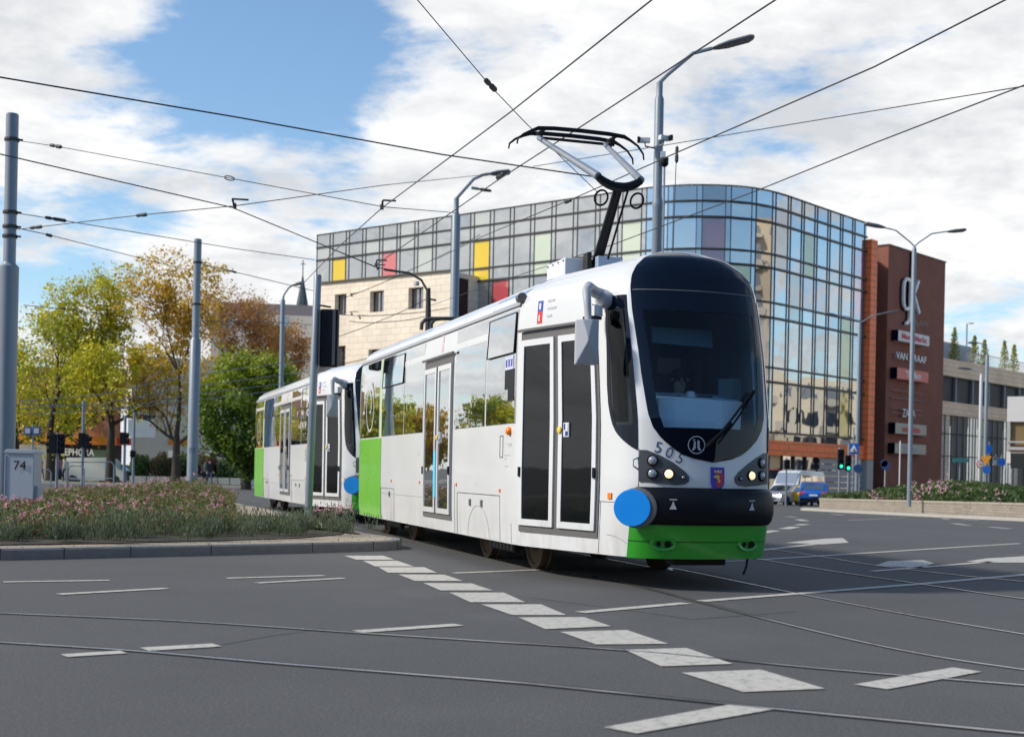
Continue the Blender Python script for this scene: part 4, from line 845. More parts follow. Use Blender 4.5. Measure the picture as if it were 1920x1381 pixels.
mb.build('roof', mat('grey_roof_tiles', (.13, .11, .12), .7, var=.25), lb); mb = MB(); wallquad(mb, b, B3, -3, 18.2); mb.raw = True; mb.build('gable', MATS['pale_plaster'], lb)
# brick shop wing
sp_ = thing('brick_shop', 'pink brick shop building with an orange fascia behind the left trees', 'building', (-38, 114, -.8))
Ds = 112.0; sx0 = P(20, 800, Ds).x; sx1 = P(226, 800, Ds).x; ax = Vector((sx0-6, Ds+1, 0)); bx = Vector((sx1, Ds, 0)); dr = unit(bx-ax); nn = Vector((dr.y, -dr.x, 0)); Ls = (bx-ax).length
zo0, zo1 = P(170, 833, Ds).z, P(170, 819, Ds).z
rects = []
for px, ya, yb in [(131, 778, 812), (151, 770, 790), (176, 768, 800), (190, 770, 790), (205, 755, 770), (137, 743, 752), (151, 740, 752), (162, 742, 756), (110, 770, 800), (60, 770, 800)]:
    s0 = px_s(px, ax, dr, 5); rects.append((s0, s0+.28, P(170, yb, Ds).z, P(170, ya, Ds).z))
windowed_wall(ax, dr, nn, Ls, zo1, P(170, 692, Ds).z, snap(rects, 4), .25, M['brickpink'], sp_, mat('interior_dark', (0, 0, 0)), 'brick_wall')
mb = MB(); c = (ax+bx)/2; mb.box((c.x+nn.x*.3, c.y+nn.y*.3, (zo0+zo1)/2), (Ls, 1.0, zo1-zo0), math.atan2(dr.y, dr.x)); mb.build('orange_fascia', mat('orange_fascia_paint', (.85, .24, .015), .5), sp_)
mb = MB(); mb.box((bx.x+dr.x*.45+nn.x*.3, bx.y+nn.y*.3, (zo0+zo1)/2), (.8, 1.0, zo1-zo0), math.atan2(dr.y, dr.x)); mb.build('red_fascia', M['red'], sp_)
mb = MB(); q = ax+dr*(px_s(150, ax, dr, 3)); wallquad(mb, ax-nn*.4, bx-nn*.4, -2, zo0); mb.raw = True; mb.build('shop_front', mat('shop_dark', (.05, .045, .05), .5, var=.2), sp_)
for px0, px1, y0_, y1_, nm, m_ in [(130, 150, 862, 890, 'shop_window', mat('shop_lit', (.30, .45, .42), .4)), (152, 160, 862, 890, 'shop_window', mat('shop_lit2', (.52, .44, .3), .4)), (168, 200, 842, 878, 'shop_window', mat('shop_green', (.22, .36, .26), .4)), (176, 196, 866, 886, 'shop_window', mat('shop_white', (0, 0, 0)))]:
    a = ax+dr*px_s(px0, ax, dr, 3)+nn*(-.35+.02*(px0 % 7)); b = ax+dr*px_s(px1, ax, dr, 3)+nn*(-.35+.02*(px0 % 7)); mb = MB(); wallquad(mb, a, b, P(150, y1_, Ds).z, P(150, y0_, Ds).z); mb.raw = True; mb.build(nm, m_, sp_)
mb = MB(); wallquad(mb, Vector((sx0-6, Ds+1, 0))+nn*1.5, ax+dr*px_s(112, ax, dr, 3)+nn*1.5, -2, zo0-.1); mb.raw = True; mb.build('pale_wall', M['pave'], sp_)
t = thing('shop_lettering', 'white capital letters reading SEPHORA above the shop front', 'sign', tuple(P(145, 848, Ds-1))); mb = MB(); text(mb, 'SEPHORA', .80, P(145.5, 848, Ds-1.2), dr, up, .05, 0, 'CENTER', .82, .018); mb.raw = True; mb.build('lettering', wl, t)
mb = MB(); wallbox(mb, ax-nn*3, bx-nn*3, P(170, 692, Ds).z-.05, P(170, 684, Ds).z, 10); mb.build('roof', mat('roof_felt', (0, 0, 0)), sp_)
# pale ground storey right of it, with billboard
pb = thing('pale_side_building', 'pale building with a dark and white billboard behind the left trees', 'building', (-24, 113, -.7))
a = Vector((sx1+.9, Ds+.3, 0)); b = Vector((P(520, 800, Ds).x, Ds+6, 0)); dr2 = unit(b-a); nn2 = Vector((dr2.y, -dr2.x, 0)); L2 = (b-a).length
gz0 = P(300, 760, Ds).z
rects = [(px_s(x0_, a, dr2, 3), px_s(x1_, a, dr2, 3), z0_, z1_) for x0_, x1_, z0_, z1_ in [(246, 262, 0, 2.0), (316, 345, -.5, 2.4), (385, 400, -.5, 2.4), (418, 428, -.5, 2.4), (440, 470, -.5, 2.4)]]
windowed_wall(a, dr2, nn2, L2, -3, gz0, rects, .3, mat('cream_plaster', (.72, .64, .53), .9, var=.08, vscale=.5), pb, glass_types['dark'], 'wall')
mb = MB(); wallbox(mb, a-nn2*.6, b-nn2*.6, gz0, E+(875-668)/2500*Ds, 7); mb.build('upper_wall', mat('cream_plaster2', (.66, .57, .48), .9, var=.15, vscale=.6), pb)
mb = MB(); q0, q1 = a+dr2*px_s(316, a, dr2, 3)+nn2*.15, a+dr2*px_s(365, a, dr2, 3)+nn2*.15; wallbox(mb, q0, q1, P(300, 832, Ds).z, P(300, 822, Ds).z, .1); mb.build('orange_stripe', MATS['orange_fascia_paint'], pb)
bb = thing('billboard', 'billboard with dark upper half and white lower half on the pale building', 'billboard', tuple(P(265, 815, Ds-1.5)))
for nm, y0_, y1_, m_ in [('dark_panel', 745, 785.5, mat('billboard_dark', (.05, .055, .065), .5)), ('white_panel', 786, 820, mat('sign_white', (0, 0, 0)))]:
    mb = MB(); p = P(240, y0_, Ds-1.5); q = P(292, y1_, Ds-1.0); mb.box(((p.x+q.x)/2, Ds-1.3, (p.z+q.z)/2), (q.x-p.x, .25, p.z-q.z), 0.05); mb.build(nm, m_, bb)
mb = MB(); 
for y_, s_ in ((769, .27), (774.5, .29)): mb = MB(); text(mb, {769: 'NOWE BIURA', 774.5: 'DO WYNAJECIA'}[y_], s_, P(244, y_, Ds-1.62), Vector((1, .05, 0)).normalized(), up, .0, 0, 'LEFT', 1.0, .01); mb.raw = True; mb.build('lettering', wl, bb)
# church spire
cs_ = thing('church_spire', 'tall dark green church spire rising behind the beige block', 'spire', (-38, 230, 0)); q = P(566, 600, 235); z_t = P(566, 512, 235).z; z_b = P(566, 596, 235).z; w = 27/2500*235/2
mb = MB()
rings = [[(q.x+math.cos(math.pi/4*k+.39)*r_, 235+math.sin(math.pi/4*k+.39)*r_, z) for k in range(8)] for r_, z in ((w*.95, z_b), (w*.82, z_b+2.5), (w*.55, z_b+4.4), (w*.3, z_t-2), (.03, z_t))]
mb.ring(rings, 0); mb.build('roof', mat('spire_copper', (.055, .085, .085), .6, var=.2), cs_); mb = MB(); mb.box((q.x, 235, z_b/2-1), (w*1.5, w*1.5, z_b+2)); mb.build('tower', M['brickpink'], cs_)
mb = MB(); mb.tube([(q.x, 235, z_t-.2), (q.x, 235, z_t+2.3)], .09, 5); mb.box((q.x, 235, z_t+1.6), (.9, .1, .12)); mb.build('cross', M['wire'], cs_)
# ============================================================ TRAM
HP = [(6.80, 0), (6.785, .22), (6.74, .44), (6.665, .61), (6.53, .73), (4.67, 1.20), (-4.40, 1.20), (-6.45, .72), (-6.62, .5), (-6.68, 0)]
_hp = []
def _dens():
    out = []
    for i in range(len(HP)-1):
        a, b = HP[i], HP[i+1]; L_ = math.dist(a, b)
        n = max(2, int(L_/.08))
        for k in range(n): t = k/n; out.append((a[0]+(b[0]-a[0])*t, a[1]+(b[1]-a[1])*t))
    out.append(HP[-1])
    # soften the corners (not the straight sides)
    for _ in range(3):
        q = out[:]
        for i in range(1, len(out)-1): q[i] = tuple((out[i-1][k]+2*out[i][k]+out[i+1][k])/4 for k in (0, 1))
        out = q
    return out
PL = _dens(); PA = [0]
for a, b in zip(PL, PL[1:]): PA.append(PA[-1]+math.dist(a, b))
SMAX = PA[-1]
def plan(s):          # s<0: right-hand side (towards the left of the photo), s>0: left-hand side
    t = min(abs(s), SMAX); lo, hi = 0, len(PA)-1
    while hi-lo > 1:
        m_ = (lo+hi)//2
        if PA[m_] <= t: lo = m_
        else: hi = m_
    k = (t-PA[lo])/(PA[hi]-PA[lo]+1e-12); x = PL[lo][0]+(PL[hi][0]-PL[lo][0])*k; y = PL[lo][1]+(PL[hi][1]-PL[lo][1])*k
    return x, (-y if s < 0 else y)
def s_at_x(x, side=-1):   # arc parameter of the point x on the flank (x below 6.5)
    lo, hi = .9, SMAX-1.0
    for _ in range(40):
        m_ = (lo+hi)/2
        if plan(m_)[0] > x: lo = m_
        else: hi = m_
    return side*lo
VP = [(.30, .985, .12, .30), (.60, .995, .04, .60), (1.0, 1, 0, 1.0), (1.6, 1, .02, 1.6), (2.2, 1, .16, 2.2), (2.62, .995, .30, 2.62), (2.80, .98, .36, 2.82), (2.92, .94, .40, 2.94), (3.05, .84, .46, 3.04), (3.2, .66, .54, 3.14), (3.4, .40, .74, 3.22), (3.6, .14, 1.2, 3.25)]
def prof(v):
    v = min(max(v, VP[0][0]), VP[-1][0])
    for a, b in zip(VP, VP[1:]):
        if v <= b[0]+1e-9:
            t = (v-a[0])/(b[0]-a[0]); return tuple(a[k]+(b[k]-a[k])*t for k in (1, 2, 3))
def S(s, v, off=0.0):
    x, y = plan(s); w, r, z = prof(v)
    if x > 4.67: x = 4.67+(x-4.67)*(1-r/2.13)
    elif x < -4.4:
        r2 = max(0, (r-.1)*.6)*(1 if v > 2.6 else .2); x = -4.4+(x+4.4)*(1-r2/2.28)
    p = Vector((x, y*w, z))
    if off:
        e = .02; a = S(s+e, v)-S(s-e, v); b = S(s, min(v+e, 3.59))-S(s, v-e); n = a.cross(b)
        if n.length < 1e-9: n = Vector((0, 0, 1))
        n.normalize(); p += n*off
    return p
def patch(mb, s0, s1, v0, v1, off, mi=0, ns=None, nv=None, edge=True):
    """a plate lying on the body skin; s0,s1 may be functions of v"""
    f0 = s0 if callable(s0) else (lambda v, k=s0: k); f1 = s1 if callable(s1) else (lambda v, k=s1: k)
    nv = nv or max(2, int((v1-v0)/.12)); L_ = abs(f1((v0+v1)/2)-f0((v0+v1)/2)); ns = ns or max(1, int(L_/.12))
    def pt(i, j, o): v = v0+(v1-v0)*j/nv; a = f0(v); b = f1(v); return S(a+(b-a)*i/ns, v, o)
    g = [[pt(i, j, off) for i in range(ns+1)] for j in range(nv+1)]; b0 = len(mb.v)
    for r in g: mb.v += r
    for j in range(nv):
        for i in range(ns): q = b0+j*(ns+1)+i; mb.f.append([q, q+1, q+ns+2, q+ns+1]); mb.mi.append(mi); mb.uv.append(None)
    if edge:
        per = [(i, 0) for i in range(ns)]+[(ns, j) for j in range(nv)]+[(i, nv) for i in range(ns, 0, -1)]+[(0, j) for j in range(nv, 0, -1)]
        k = len(mb.v); mb.v += [g[j][i] for i, j in per]+[pt(i, j, off-.022 if off > .01 else -.01) for i, j in per]; n = len(per)
        for i in range(n): a = (i+1) % n; mb.f.append([k+i, k+n+i, k+n+a, k+a]); mb.mi.append(mi); mb.uv.append(None)
    return mb
def frame(mb, s0, s1, v0, v1, w, off, mi=0):
    patch(mb, s0, s1, v0, v0+w, off, mi, nv=1); patch(mb, s0, s1, v1-w, v1, off, mi, nv=1); patch(mb, s0, s0+w*(1 if s1 > s0 else -1), v0+w, v1-w, off, mi, ns=1); patch(mb, s1-w*(1 if s1 > s0 else -1), s1, v0+w, v1-w, off, mi, ns=1); return mb
X_ = lambda x: s_at_x(x)
# front glass outline: half width at height v
WO = [(1.19, .02), (1.205, .14), (1.24, .26), (1.30, .37), (1.40, .49), (1.50, .565), (1.62, .61), (2.0, .65), (2.6, .69), (2.85, .70), (3.2, .70), (3.32, .67), (3.42, .56), (3.48, .36), (3.52, .02)]
def interp(T, v):
    if v <= T[0][0]: return T[0][1]
    for a, b in zip(T, T[1:]):
        if v <= b[0]: return a[1]+(b[1]-a[1])*(v-a[0])/(b[0]-a[0])
    return T[-1][1]
def make_tram(label):
    T = lthing('tram', label, 'tram')
    body = MB(); ss = []; s = -SMAX
    while s < SMAX: ss.append(s); s += .055 if abs(s) < 1.4 else .3
    vs = []
    v = .30
    while v < 3.6: vs.append(v); v += .05 if v < 3.3 else .1
    vs.append(3.6); ns = len(ss)
    grid = [[S(s, v) for s in ss] for v in vs]; body.v = [p for r in grid for p in r]
    for j in range(len(vs)-1):
        for i in range(ns):
            k = (i+1) % ns; sm = (ss[i]+ss[k])/2 if k else SMAX; vm = (vs[j]+vs[j+1])/2
            if 1.52 < vm < 2.62 and abs(sm) < interp(WO, vm)-.07: continue
            if 1.55 < vm < 2.6 and -1.05 < sm < -.80: continue
            body.f.append([j*ns+i, j*ns+k, (j+1)*ns+k, (j+1)*ns+i]); body.mi.append(0); body.uv.append(None)
    b0 = (len(vs)-1)*ns; body.f.append([b0+i for i in range(ns)]); body.mi.append(0); body.uv.append(None)
    bo = body.build('body', M['white'], T, smooth=50)
    fl_ = MB(); fl_.face([S(s, .33)*1 for s in ss[::2]]); fl_.raw = True; fl_.build('floor_plate', M['under'], T)
    # roof segments between the door fairings
    for a, b in ((-4.38, .17), (3.42, 4.52)):
        m_ = MB(); patch(m_, X_(a), X_(b), 2.83, 3.5, .006); m_.build('roof_panel', M['roofgrey'], T, smooth=60)
    m_ = MB(); patch(m_, X_(-4.38), X_(4.55), 2.795, 2.828, .02, nv=1); m_.build('roof_gutter', mat('gutter_grey', (.30, .31, .33), .5), T)
    # coloured ends
    m_ = MB(); patch(m_, X_(-4.40)-.9, X_(-2.54), .31, 1.56, .006); m_.build('green_rear_panel', M['green'], T, smooth=60)
    m_ = MB(); patch(m_, -SMAX+.02, X_(-4.45)-.9, .31, 1.56, .006); m_.build('green_rear_panel', M['green'], T, smooth=60)
    m_ = MB(); patch(m_, X_(-2.70), X_(-2.54), 1.56, 2.76, .004); m_.build('pale_strip', mat('pale_green', (.52, .64, .46), .3), T); m_ = MB(); patch(m_, X_(-4.40)-.8, X_(-4.36), 1.56, 2.76, .004); m_.build('pale_strip', MATS['pale_green'], T)  # strip ahead of the spiral window: pale green-tinged reflection painted as colour
    # front: green apron with fog lamps, black bumper
    m_ = MB(); patch(m_, -.76, .76, .30, .625, .025, nv=6, ns=24); ap = m_.build('front_apron', M['green2'], T, smooth=60)
    m_ = MB(); patch(m_, -.76, .76, .455, .465, .028, nv=1, ns=24); m_.build('seam', mat('dark_green', (.005, .12, .005), .5), ap)
    for sg_ in (-1, 1):
        c = S(sg_*.43, .44, .03); n = unit(S(sg_*.43, .44, .1)-S(sg_*.43, .44)); m_ = MB(); u = unit(n.cross(up)); 
        m_.ring([[c+n*o_+u*math.cos(t)*a+up*math.sin(t)*b for t in [2*math.pi*k/20 for k in range(20)]] for a, b, o_ in ((.125, .068, -.01), (.115, .058, .012), (.09, .04, .004))], 0, False)
        m_.build('lamp_recess', M['green2'], ap, smooth=60)
        m_ = MB()
        for dx, r_ in ((-.04, .032), (.045, .022)): m_.lathe(c+u*dx+n*.003, n, [(r_, 0), (r_*.9, .006)], 14)
        m_.build('fog_lamp', M['black'], ap)
    bm_ = MB(); nb = 26; rings = []
    for i in range(nb+1):
        s = -.76+1.52*i/nb; n = S(s, .78, .1)-S(s, .78); n = Vector((n.x, n.y, 0)).normalized(); e = 1 if abs(s) < .72 else .7
        rings.append([S(s, .78)*1+n*(-.05+(.05+d)*e)+up*(h*e) for d, h in ((-.0, .175), (.03, .17), (.06, .14), (.08, .07), (.085, -.05), (.07, -.12), (.04, -.165), (0, -.175))])
    bm_.ring(rings, 0, True); bp = bm_.build('bumper', M['black'], T, smooth=50)
    for sg_ in (-1, 1):
        c = S(sg_*.38, .80); n = S(sg_*.38, .80, .1)-S(sg_*.38, .80); n = Vector((n.x, n.y, 0)).normalized(); u = unit(up.cross(n)); c = c+n*.087
        m_ = MB(); m_.face([c+u*-.034+up*-.045, c+u*.034+up*-.045, c+up*.02]); m_.face([c+u*-.034+up*.038, c+u*.034+up*.038, c+u*.034+up*.048, c+u*-.034+up*.048]); m_.face([c+u*-.014+n*.001+up*-.06+up*.06, c+u*.014+n*.001, c+n*.001+up*.03]); m_.raw = True; m_.build('warning_mark', M['pale'], bp)
    # headlights
    for sg_ in (-1, 1):
        out = [(.685, 1.29), (.62, 1.29), (.50, 1.245), (.38, 1.18), (.27, 1.10), (.23, 1.05), (.235, 1.01), (.27, .985), (.35, .975), (.5, .985), (.69, 1.0)]
        m_ = MB(); cpt = (.46, 1.10)
        def hp(a, b, o_): return S(sg_*a, b, o_)
        for (a, b), (c, d) in zip(out, out[1:]+out[:1]):
            for k in range(3):
                t0, t1 = k/3, (k+1)/3; q = [(cpt[0]+(a-cpt[0])*t1, cpt[1]+(b-cpt[1])*t1), (cpt[0]+(c-cpt[0])*t1, cpt[1]+(d-cpt[1])*t1), (cpt[0]+(c-cpt[0])*t0, cpt[1]+(d-cpt[1])*t0), (cpt[0]+(a-cpt[0])*t0, cpt[1]+(b-cpt[1])*t0)]
                m_.face([hp(x, y, .012) for x, y in (q if k else q[:2]+q[3:])])
            m_.face([hp(a, b, .012), hp(c, d, .012), hp(c, d, -.01), hp(a, b, -.01)])
        hl = m_.build('headlight', mat('headlight_housing', (.055, .06, .07), .4), T, smooth=40)
        for (a, b), r_, mm_, nm in (((.565, 1.195), .042, 'lens', 'lamp'), ((.565, 1.075), .042, 'lens', 'lamp'), ((.42, 1.075), .040, 'beam', 'lit_lamp'), ((.29, 1.045), .016, 'lens', 'lamp')):
            c = hp(a, b, .012); n = unit(hp(a, b, .1)-hp(a, b, 0)); m_ = MB(); m_.lathe(c, n, [(r_*1.25, -.004), (r_*1.25, .012), (r_*1.05, .014), (r_*1.0, .002)], 20); mb2 = MB(); mb2.lathe(c, n, [(r_*1.0, .001), (r_*.9, .016), (r_*.45, .024), (.001, .026)], 20)
            lo_ = mb2.build(nm, M[mm_], hl, smooth=60)
            m_.build('bezel', M['black'], hl, smooth=60)
    # windshield: black border, visor, tinted glass
    m_ = MB(); wo = lambda sg_, k=0: (lambda v: sg_*(interp(WO, v)-k))
    patch(m_, wo(-1), wo(1), 2.60, 3.52, .008, ns=24, nv=22); patch(m_, wo(-1), wo(1), 1.19, 1.50, .008, ns=24, nv=10)
    for sg_ in (-1, 1): patch(m_, wo(sg_), wo(sg_, .10), 1.50, 2.60, .008, ns=2, nv=20)
    m_.build('windshield_border', M['blackg'], T, smooth=60)
    m_ = MB(); patch(m_, wo(-1, .09), wo(1, .09), 1.49, 2.61, .006, ns=20, nv=20, edge=False); m_.build('windshield', M['wshield'], T, smooth=60)
    m_ = MB(); patch(m_, wo(-1, .02), wo(1, .02), 2.775, 2.783, .011, nv=1, ns=20, edge=False); m_.build('visor_seam', mat('seam_grey', (.12, .12, .13), .5), T)
    # driver side window (right-hand side and its mirror twin)
    SW = [(1.29, -.715), (1.32, -.78), (1.38, -.88), (1.45, -.98), (1.55, -1.06), (1.7, -1.10), (1.9, -1.11), (2.74, -1.06)]
    for sg_ in (1, -1):
        m_ = MB(); l_ = lambda v: sg_*interp(SW, v); r_ = lambda v: sg_*(-.708-.03*max(0, (v-1.4))); patch(m_, l_, r_, 1.29, 1.52, .007, ns=6, nv=8); patch(m_, l_, r_, 2.62, 2.74, .007, ns=6, nv=2)
        patch(m_, l_, lambda v: sg_*(interp(SW, v)+.05), 1.52, 2.62, .007, ns=1, nv=16); patch(m_, lambda v: r_(v)-.05*sg_, r_, 1.52, 2.62, .007, ns=1, nv=16)
        m_.build('window_border', M['blackg'], T, smooth=60)
        m_ = MB(); patch(m_, lambda v: sg_*(interp(SW, v)+.045), lambda v: r_(v)-.045*sg_, 1.51, 2.63, .005, ns=4, nv=16, edge=False); m_.build('cab_window', M['cabgl'], T, smooth=60)
    # vertical seam behind the front module
    m_ = MB(); patch(m_, -.700, -.694, .62, 1.30, .003, ns=1, nv=8); patch(m_, X_(6.12)-.0, X_(6.125), .31, .80, .003, ns=1); patch(m_, X_(6.10), -.80, .80, .806, .003, nv=1); m_.build('panel_seam', mat('seam_grey', (0, 0, 0)), T)
    # windows of the door side: (x0, x1, v0, v1, hopper)
    for x0, x1, v0, v1, hop, nm in ((-4.34, -2.72, 1.585, 2.77, 0, 'window'), (-2.50, -.94, 1.585, 2.77, 1, 'window'), (-.90, .27, 1.585, 2.77, 0, 'window'), (1.98, 3.34, 1.585, 2.77, 0, 'window'), (3.40, 4.50, 1.585, 2.77, 1, 'window')):
        m_ = MB(); patch(m_, X_(x0), X_(x1), v0, v1, .008, edge=True, nv=2, ns=6); w_ = m_.build(nm, M['sidegl'], T, smooth=60)
        if hop:
            a, b = S(X_(x0+.04), 2.33), S(X_(x1-.04), 2.33); c, d = S(X_(x1-.04), 2.74), S(X_(x0+.04), 2.74); o_ = Vector((0, -1, 0)); m_ = MB(); q = [a+o_*.022, b+o_*.022, c+o_*.013, d+o_*.013]
            m_.face(q); m_.raw = True; m_.build('hopper_pane', M['sidegl'], w_)
            m_ = MB()
            for u, w in zip(q, q[1:]+q[:1]): m_.tube([u, w], .007, 4)
            for u in (a, b): m_.face([u, u+o_*.022, (c if u is b else d)+o_*.014, (c if u is b else d)])
            m_.build('hopper_frame', M['black'], w_)
    for sx_ in (1,):      # plain windows on the far side
        for x0, x1 in ((-4.2, -2.6), (-2.5, -1.0), (-.9, .6), (.7, 2.2), (2.3, 3.8), (3.9, 5.9)):
            m_ = MB(); patch(m_, -X_(x0), -X_(x1), 1.585, 2.75, .008, nv=2); m_.build('window', M['sidegl'], T, smooth=60)
    m_ = MB(); patch(m_, -SMAX+.25, -SMAX+.02, 1.5, 2.6, .01); patch(m_, SMAX-.25, SMAX-.02, 1.5, 2.6, .01); m_.build('rear_window', M['sidegl'], T)
    # spiral print on the rear window
    m_ = MB(); pts = []
    for i in range(70):
        t = i/69; a = -1.6+t*9.2; r_ = .10+.30*t**.9; px_ = -3.50+r_*.95*math.cos(a); pv = 2.12+r_*1.15*math.sin(a)-.10*t
        pts.append(S(X_(px_), pv, .012))
    for u, w in zip(pts, pts[1:]):
        d = unit(w-u); n = Vector((0, -1, 0)); s_ = d.cross(n)*.022; m_.face([u-s_, w-s_, w+s_, u+s_])
    m_.raw = True; m_.build('spiral_print', mat('spiral_grey', (.42, .42, .36), .5), T)
    # doors: surround, two leaves, glass
    def door(x0, x1, v0, v1, gmat, fascia):
        m_ = MB(); sa, sb = X_(x0), X_(x1); patch(m_, sa, sb, v0, v1, .010); dd = m_.build('door', M['seal'], T, smooth=60)
        w = (sb-sa); mid = (sa+sb)/2; g = .045
        for a, b in ((sa+.04, mid-g), (mid+g, sb-.04)):
            lf = MB(); frame(lf, a, b, v0+.07, v1-.09, .065, .030); lo_ = lf.build('door_leaf', M['white'], dd, smooth=60)
            gl_ = MB(); patch(gl_, a+.06, b-.06, v0+.13, v1-.15, .020, nv=4, ns=2); gl_.build('door_glass', gmat, lo_ if False else dd, smooth=60)
        for a in (sa+.045, sb-.075): h_ = MB(); patch(h_, a, a+.035, 1.02, 1.12, .045, ns=1, nv=1); h_.build('door_guide', M['black'], dd)
        s2 = MB(); c = (mid+g+.15); 
        patch(s2, c-.05, c+.045, 1.42, 1.56, .034, ns=1, nv=1, mi=0); patch(s2, c-.04, c+.035, 1.43, 1.55, .036, ns=1, nv=1, mi=1); patch(s2, c-.008, c+.034, 1.475, 1.55, .038, ns=1, nv=1, mi=0); patch(s2, c-.04, c-.012, 1.43, 1.49, .038, ns=1, nv=1, mi=0); s2.build('pass_sticker', [M['navy'], M['lens']] if False else [M['white'], M['navy']], dd)
        b2 = MB(); p = S(mid+.045+.03, 1.49, .031); n = unit(S(mid+.07, 1.49, .1)-S(mid+.07, 1.49)); b2.lathe(p, n, [(.035, 0), (.035, .012), (.02, .018), (.0, .018)], 14); b2.build('door_button', mat('button_yellow', (.75, .52, .05), .4), dd)
        return dd
    d1 = door(4.66, 6.10, .45, 2.52, M['doorgl'], 0); d2_ = door(.36, 1.88, .45, 2.50, M['sidegl'], 0)
    m_ = MB(); patch(m_, X_(1.02)+.0, X_(1.02)+.11, .72, 1.32, .033, ns=1); m_.build('poster', mat('cyan_poster', (.10, .55, .75), .5), d2_)
    for x0, x1 in ((.30, 1.95), (4.62, 6.10)):
        m_ = MB(); patch(m_, X_(x0), X_(x1), 2.52, 2.545, .045, nv=1); m_.build('drip_rail', M['seal'], T)
    # ribbed folds, side flaps, reflectors, printed notices
    m_ = MB()
    for x0, x1, v0, v1 in ((2.15, 3.98, .31, .80), (-2.52, -1.55, .31, .78)): 
        patch(m_, X_(x0), X_(x1), v1, v1+.008, .003, nv=1); patch(m_, X_(x1), X_(x1)+.008, v0, v1, .003, ns=1); patch(m_, X_(x0), X_(x0)+.012, v0, v1, .003, ns=1)
    patch(m_, X_(-2.5), X_(.3), .70, .703, .002, nv=1); patch(m_, X_(4.40), X_(4.405), .31, .52, .003, ns=1); patch(m_, X_(2.02), X_(2.026), .31, .9, .003, ns=1)
    m_.build('flap_seam', mat('seam_dark', (.06, .06, .065), .6), T)
    m_ = MB()
    for k in range(24):
        a0 = math.pi*(k/24); a1 = math.pi*((k+1)/24); q = []
        for a_, r_ in ((a0, .45), (a1, .45), (a1, .462), (a0, .462)): q.append(S(X_(3.1+r_*1.0*math.cos(a_)), .315+r_*.78*math.sin(a_), .003))
        m_.face(q)
    for k in range(10):
        a0 = math.pi*(.15+.35*k/10); a1 = math.pi*(.15+.35*(k+1)/10); q = [S(X_(6.1)+.40*math.cos(a)*1+r_*.0-.0+.12*0+(.15+r_*0), .29+.20*math.sin(a)+r_, .003) for a, r_ in ((a0, 0), (a1, 0), (a1, .008), (a0, .008))]; m_.face(q)
    m_.raw = True; m_.build('wheel_arch_crease', mat('crease_grey', (.36, .36, .4), .5), T)
    for x_, v_, sz in ((-3.55, .90, .035), (-1.75, .90, .035), (.12, .90, .035), (2.1, .90, .035), (3.97, .86, .035), (6.24, .86, .055)):
        m_ = MB(); patch(m_, X_(x_), X_(x_)+sz*1.1, v_-sz/2, v_+sz/2, .012, ns=1, nv=1); m_.build('side_reflector', M['orange'], T)
    m_ = MB(); c = S(X_(4.33), 1.50); m_.lathe(c+Vector((0, .005, 0)), (0, -1, 0), [(.045, 0), (.045, .03), (.03, .05), (0, .055)], 16); m_.build('turn_indicator', M['orange'], T, smooth=50)
    for x_ in (2.72, 3.22, -1.9):
        m_ = MB(); patch(m_, X_(x_), X_(x_)+.075, .66, .74, .010, ns=1, nv=1); fo = m_.build('flap_lock', M['seal'], T); m_ = MB(); patch(m_, X_(x_)+.02, X_(x_)+.055, .68, .725, .018, ns=1, nv=1); m_.build('lock_latch', M['lens'], fo)
    m_ = MB(); frame(m_, X_(3.96), X_(4.08), 1.22, 1.46, .008, .005); m_.build('small_hatch', M['seal'], T)
    m_ = MB()
    for v_, a, b in ((1.36, 4.22, 4.40), (1.34, 4.28, 4.38), (1.24, 4.12, 4.34), (1.20, 4.14, 4.22), (1.12, 4.15, 4.28), (1.30, .02, .12), (1.27, -.02, .12)): patch(m_, X_(a), X_(b), v_, v_+.014, .003, nv=1, ns=1)
    m_.build('printed_notice', M['pale'], T)
    # operator badge above the doors
    for x_ in (5.02, 1.25):
        s0 = X_(x_); m_ = MB(); patch(m_, s0-.05, s0+.05, 2.70, 2.80, .005, ns=1, nv=1, mi=1 if x_ > 2 else 2); patch(m_, s0-.05, s0+.05, 2.59, 2.70, .005, ns=1, nv=1, mi=0 if x_ > 2 else 2); patch(m_, s0-.02, s0+.02, 2.72, 2.78, .008, ns=1, nv=1, mi=3); patch(m_, s0-.015, s0+.01, 2.61, 2.67, .008, ns=1, nv=1, mi=3)
        if x_ > 2:
            for j, w_ in enumerate((.14, .18, .10)): patch(m_, s0+.15, s0+.15+w_, 2.78-j*.07, 2.80-j*.07, .004, ns=1, nv=1, mi=4)
        m_.build('operator_badge', [mat('badge_red', (.60, .03, .03), .4), mat('badge_blue', (.02, .07, .42), .4), mat('badge_faded', (.72, .55, .56), .5), M['white'], M['pale']], T)
    # line sticker inside the window next to the front door
    m_ = MB(); s0 = X_(4.14)
    for j in range(3): patch(m_, s0+j*.095, s0+j*.095+.085, 2.16, 2.30, .012, ns=1, nv=1, mi=0); patch(m_, s0+j*.095+.02, s0+j*.095+.065, 2.19, 2.27, .014, ns=1, nv=1, mi=1)
    m_.build('window_sticker', [mat('sticker_lilac', (.60, .60, .85), .5), M['navy']], T)
    # black curtain of the cabin behind that window
    m_ = MB(); patch(m_, X_(4.12), X_(4.47), 1.95, 2.16, .011, ns=2, nv=1); patch(m_, X_(4.24), X_(4.47), 1.82, 1.95, .011, ns=2, nv=1); m_.build('cab_blind', M['black'], T)
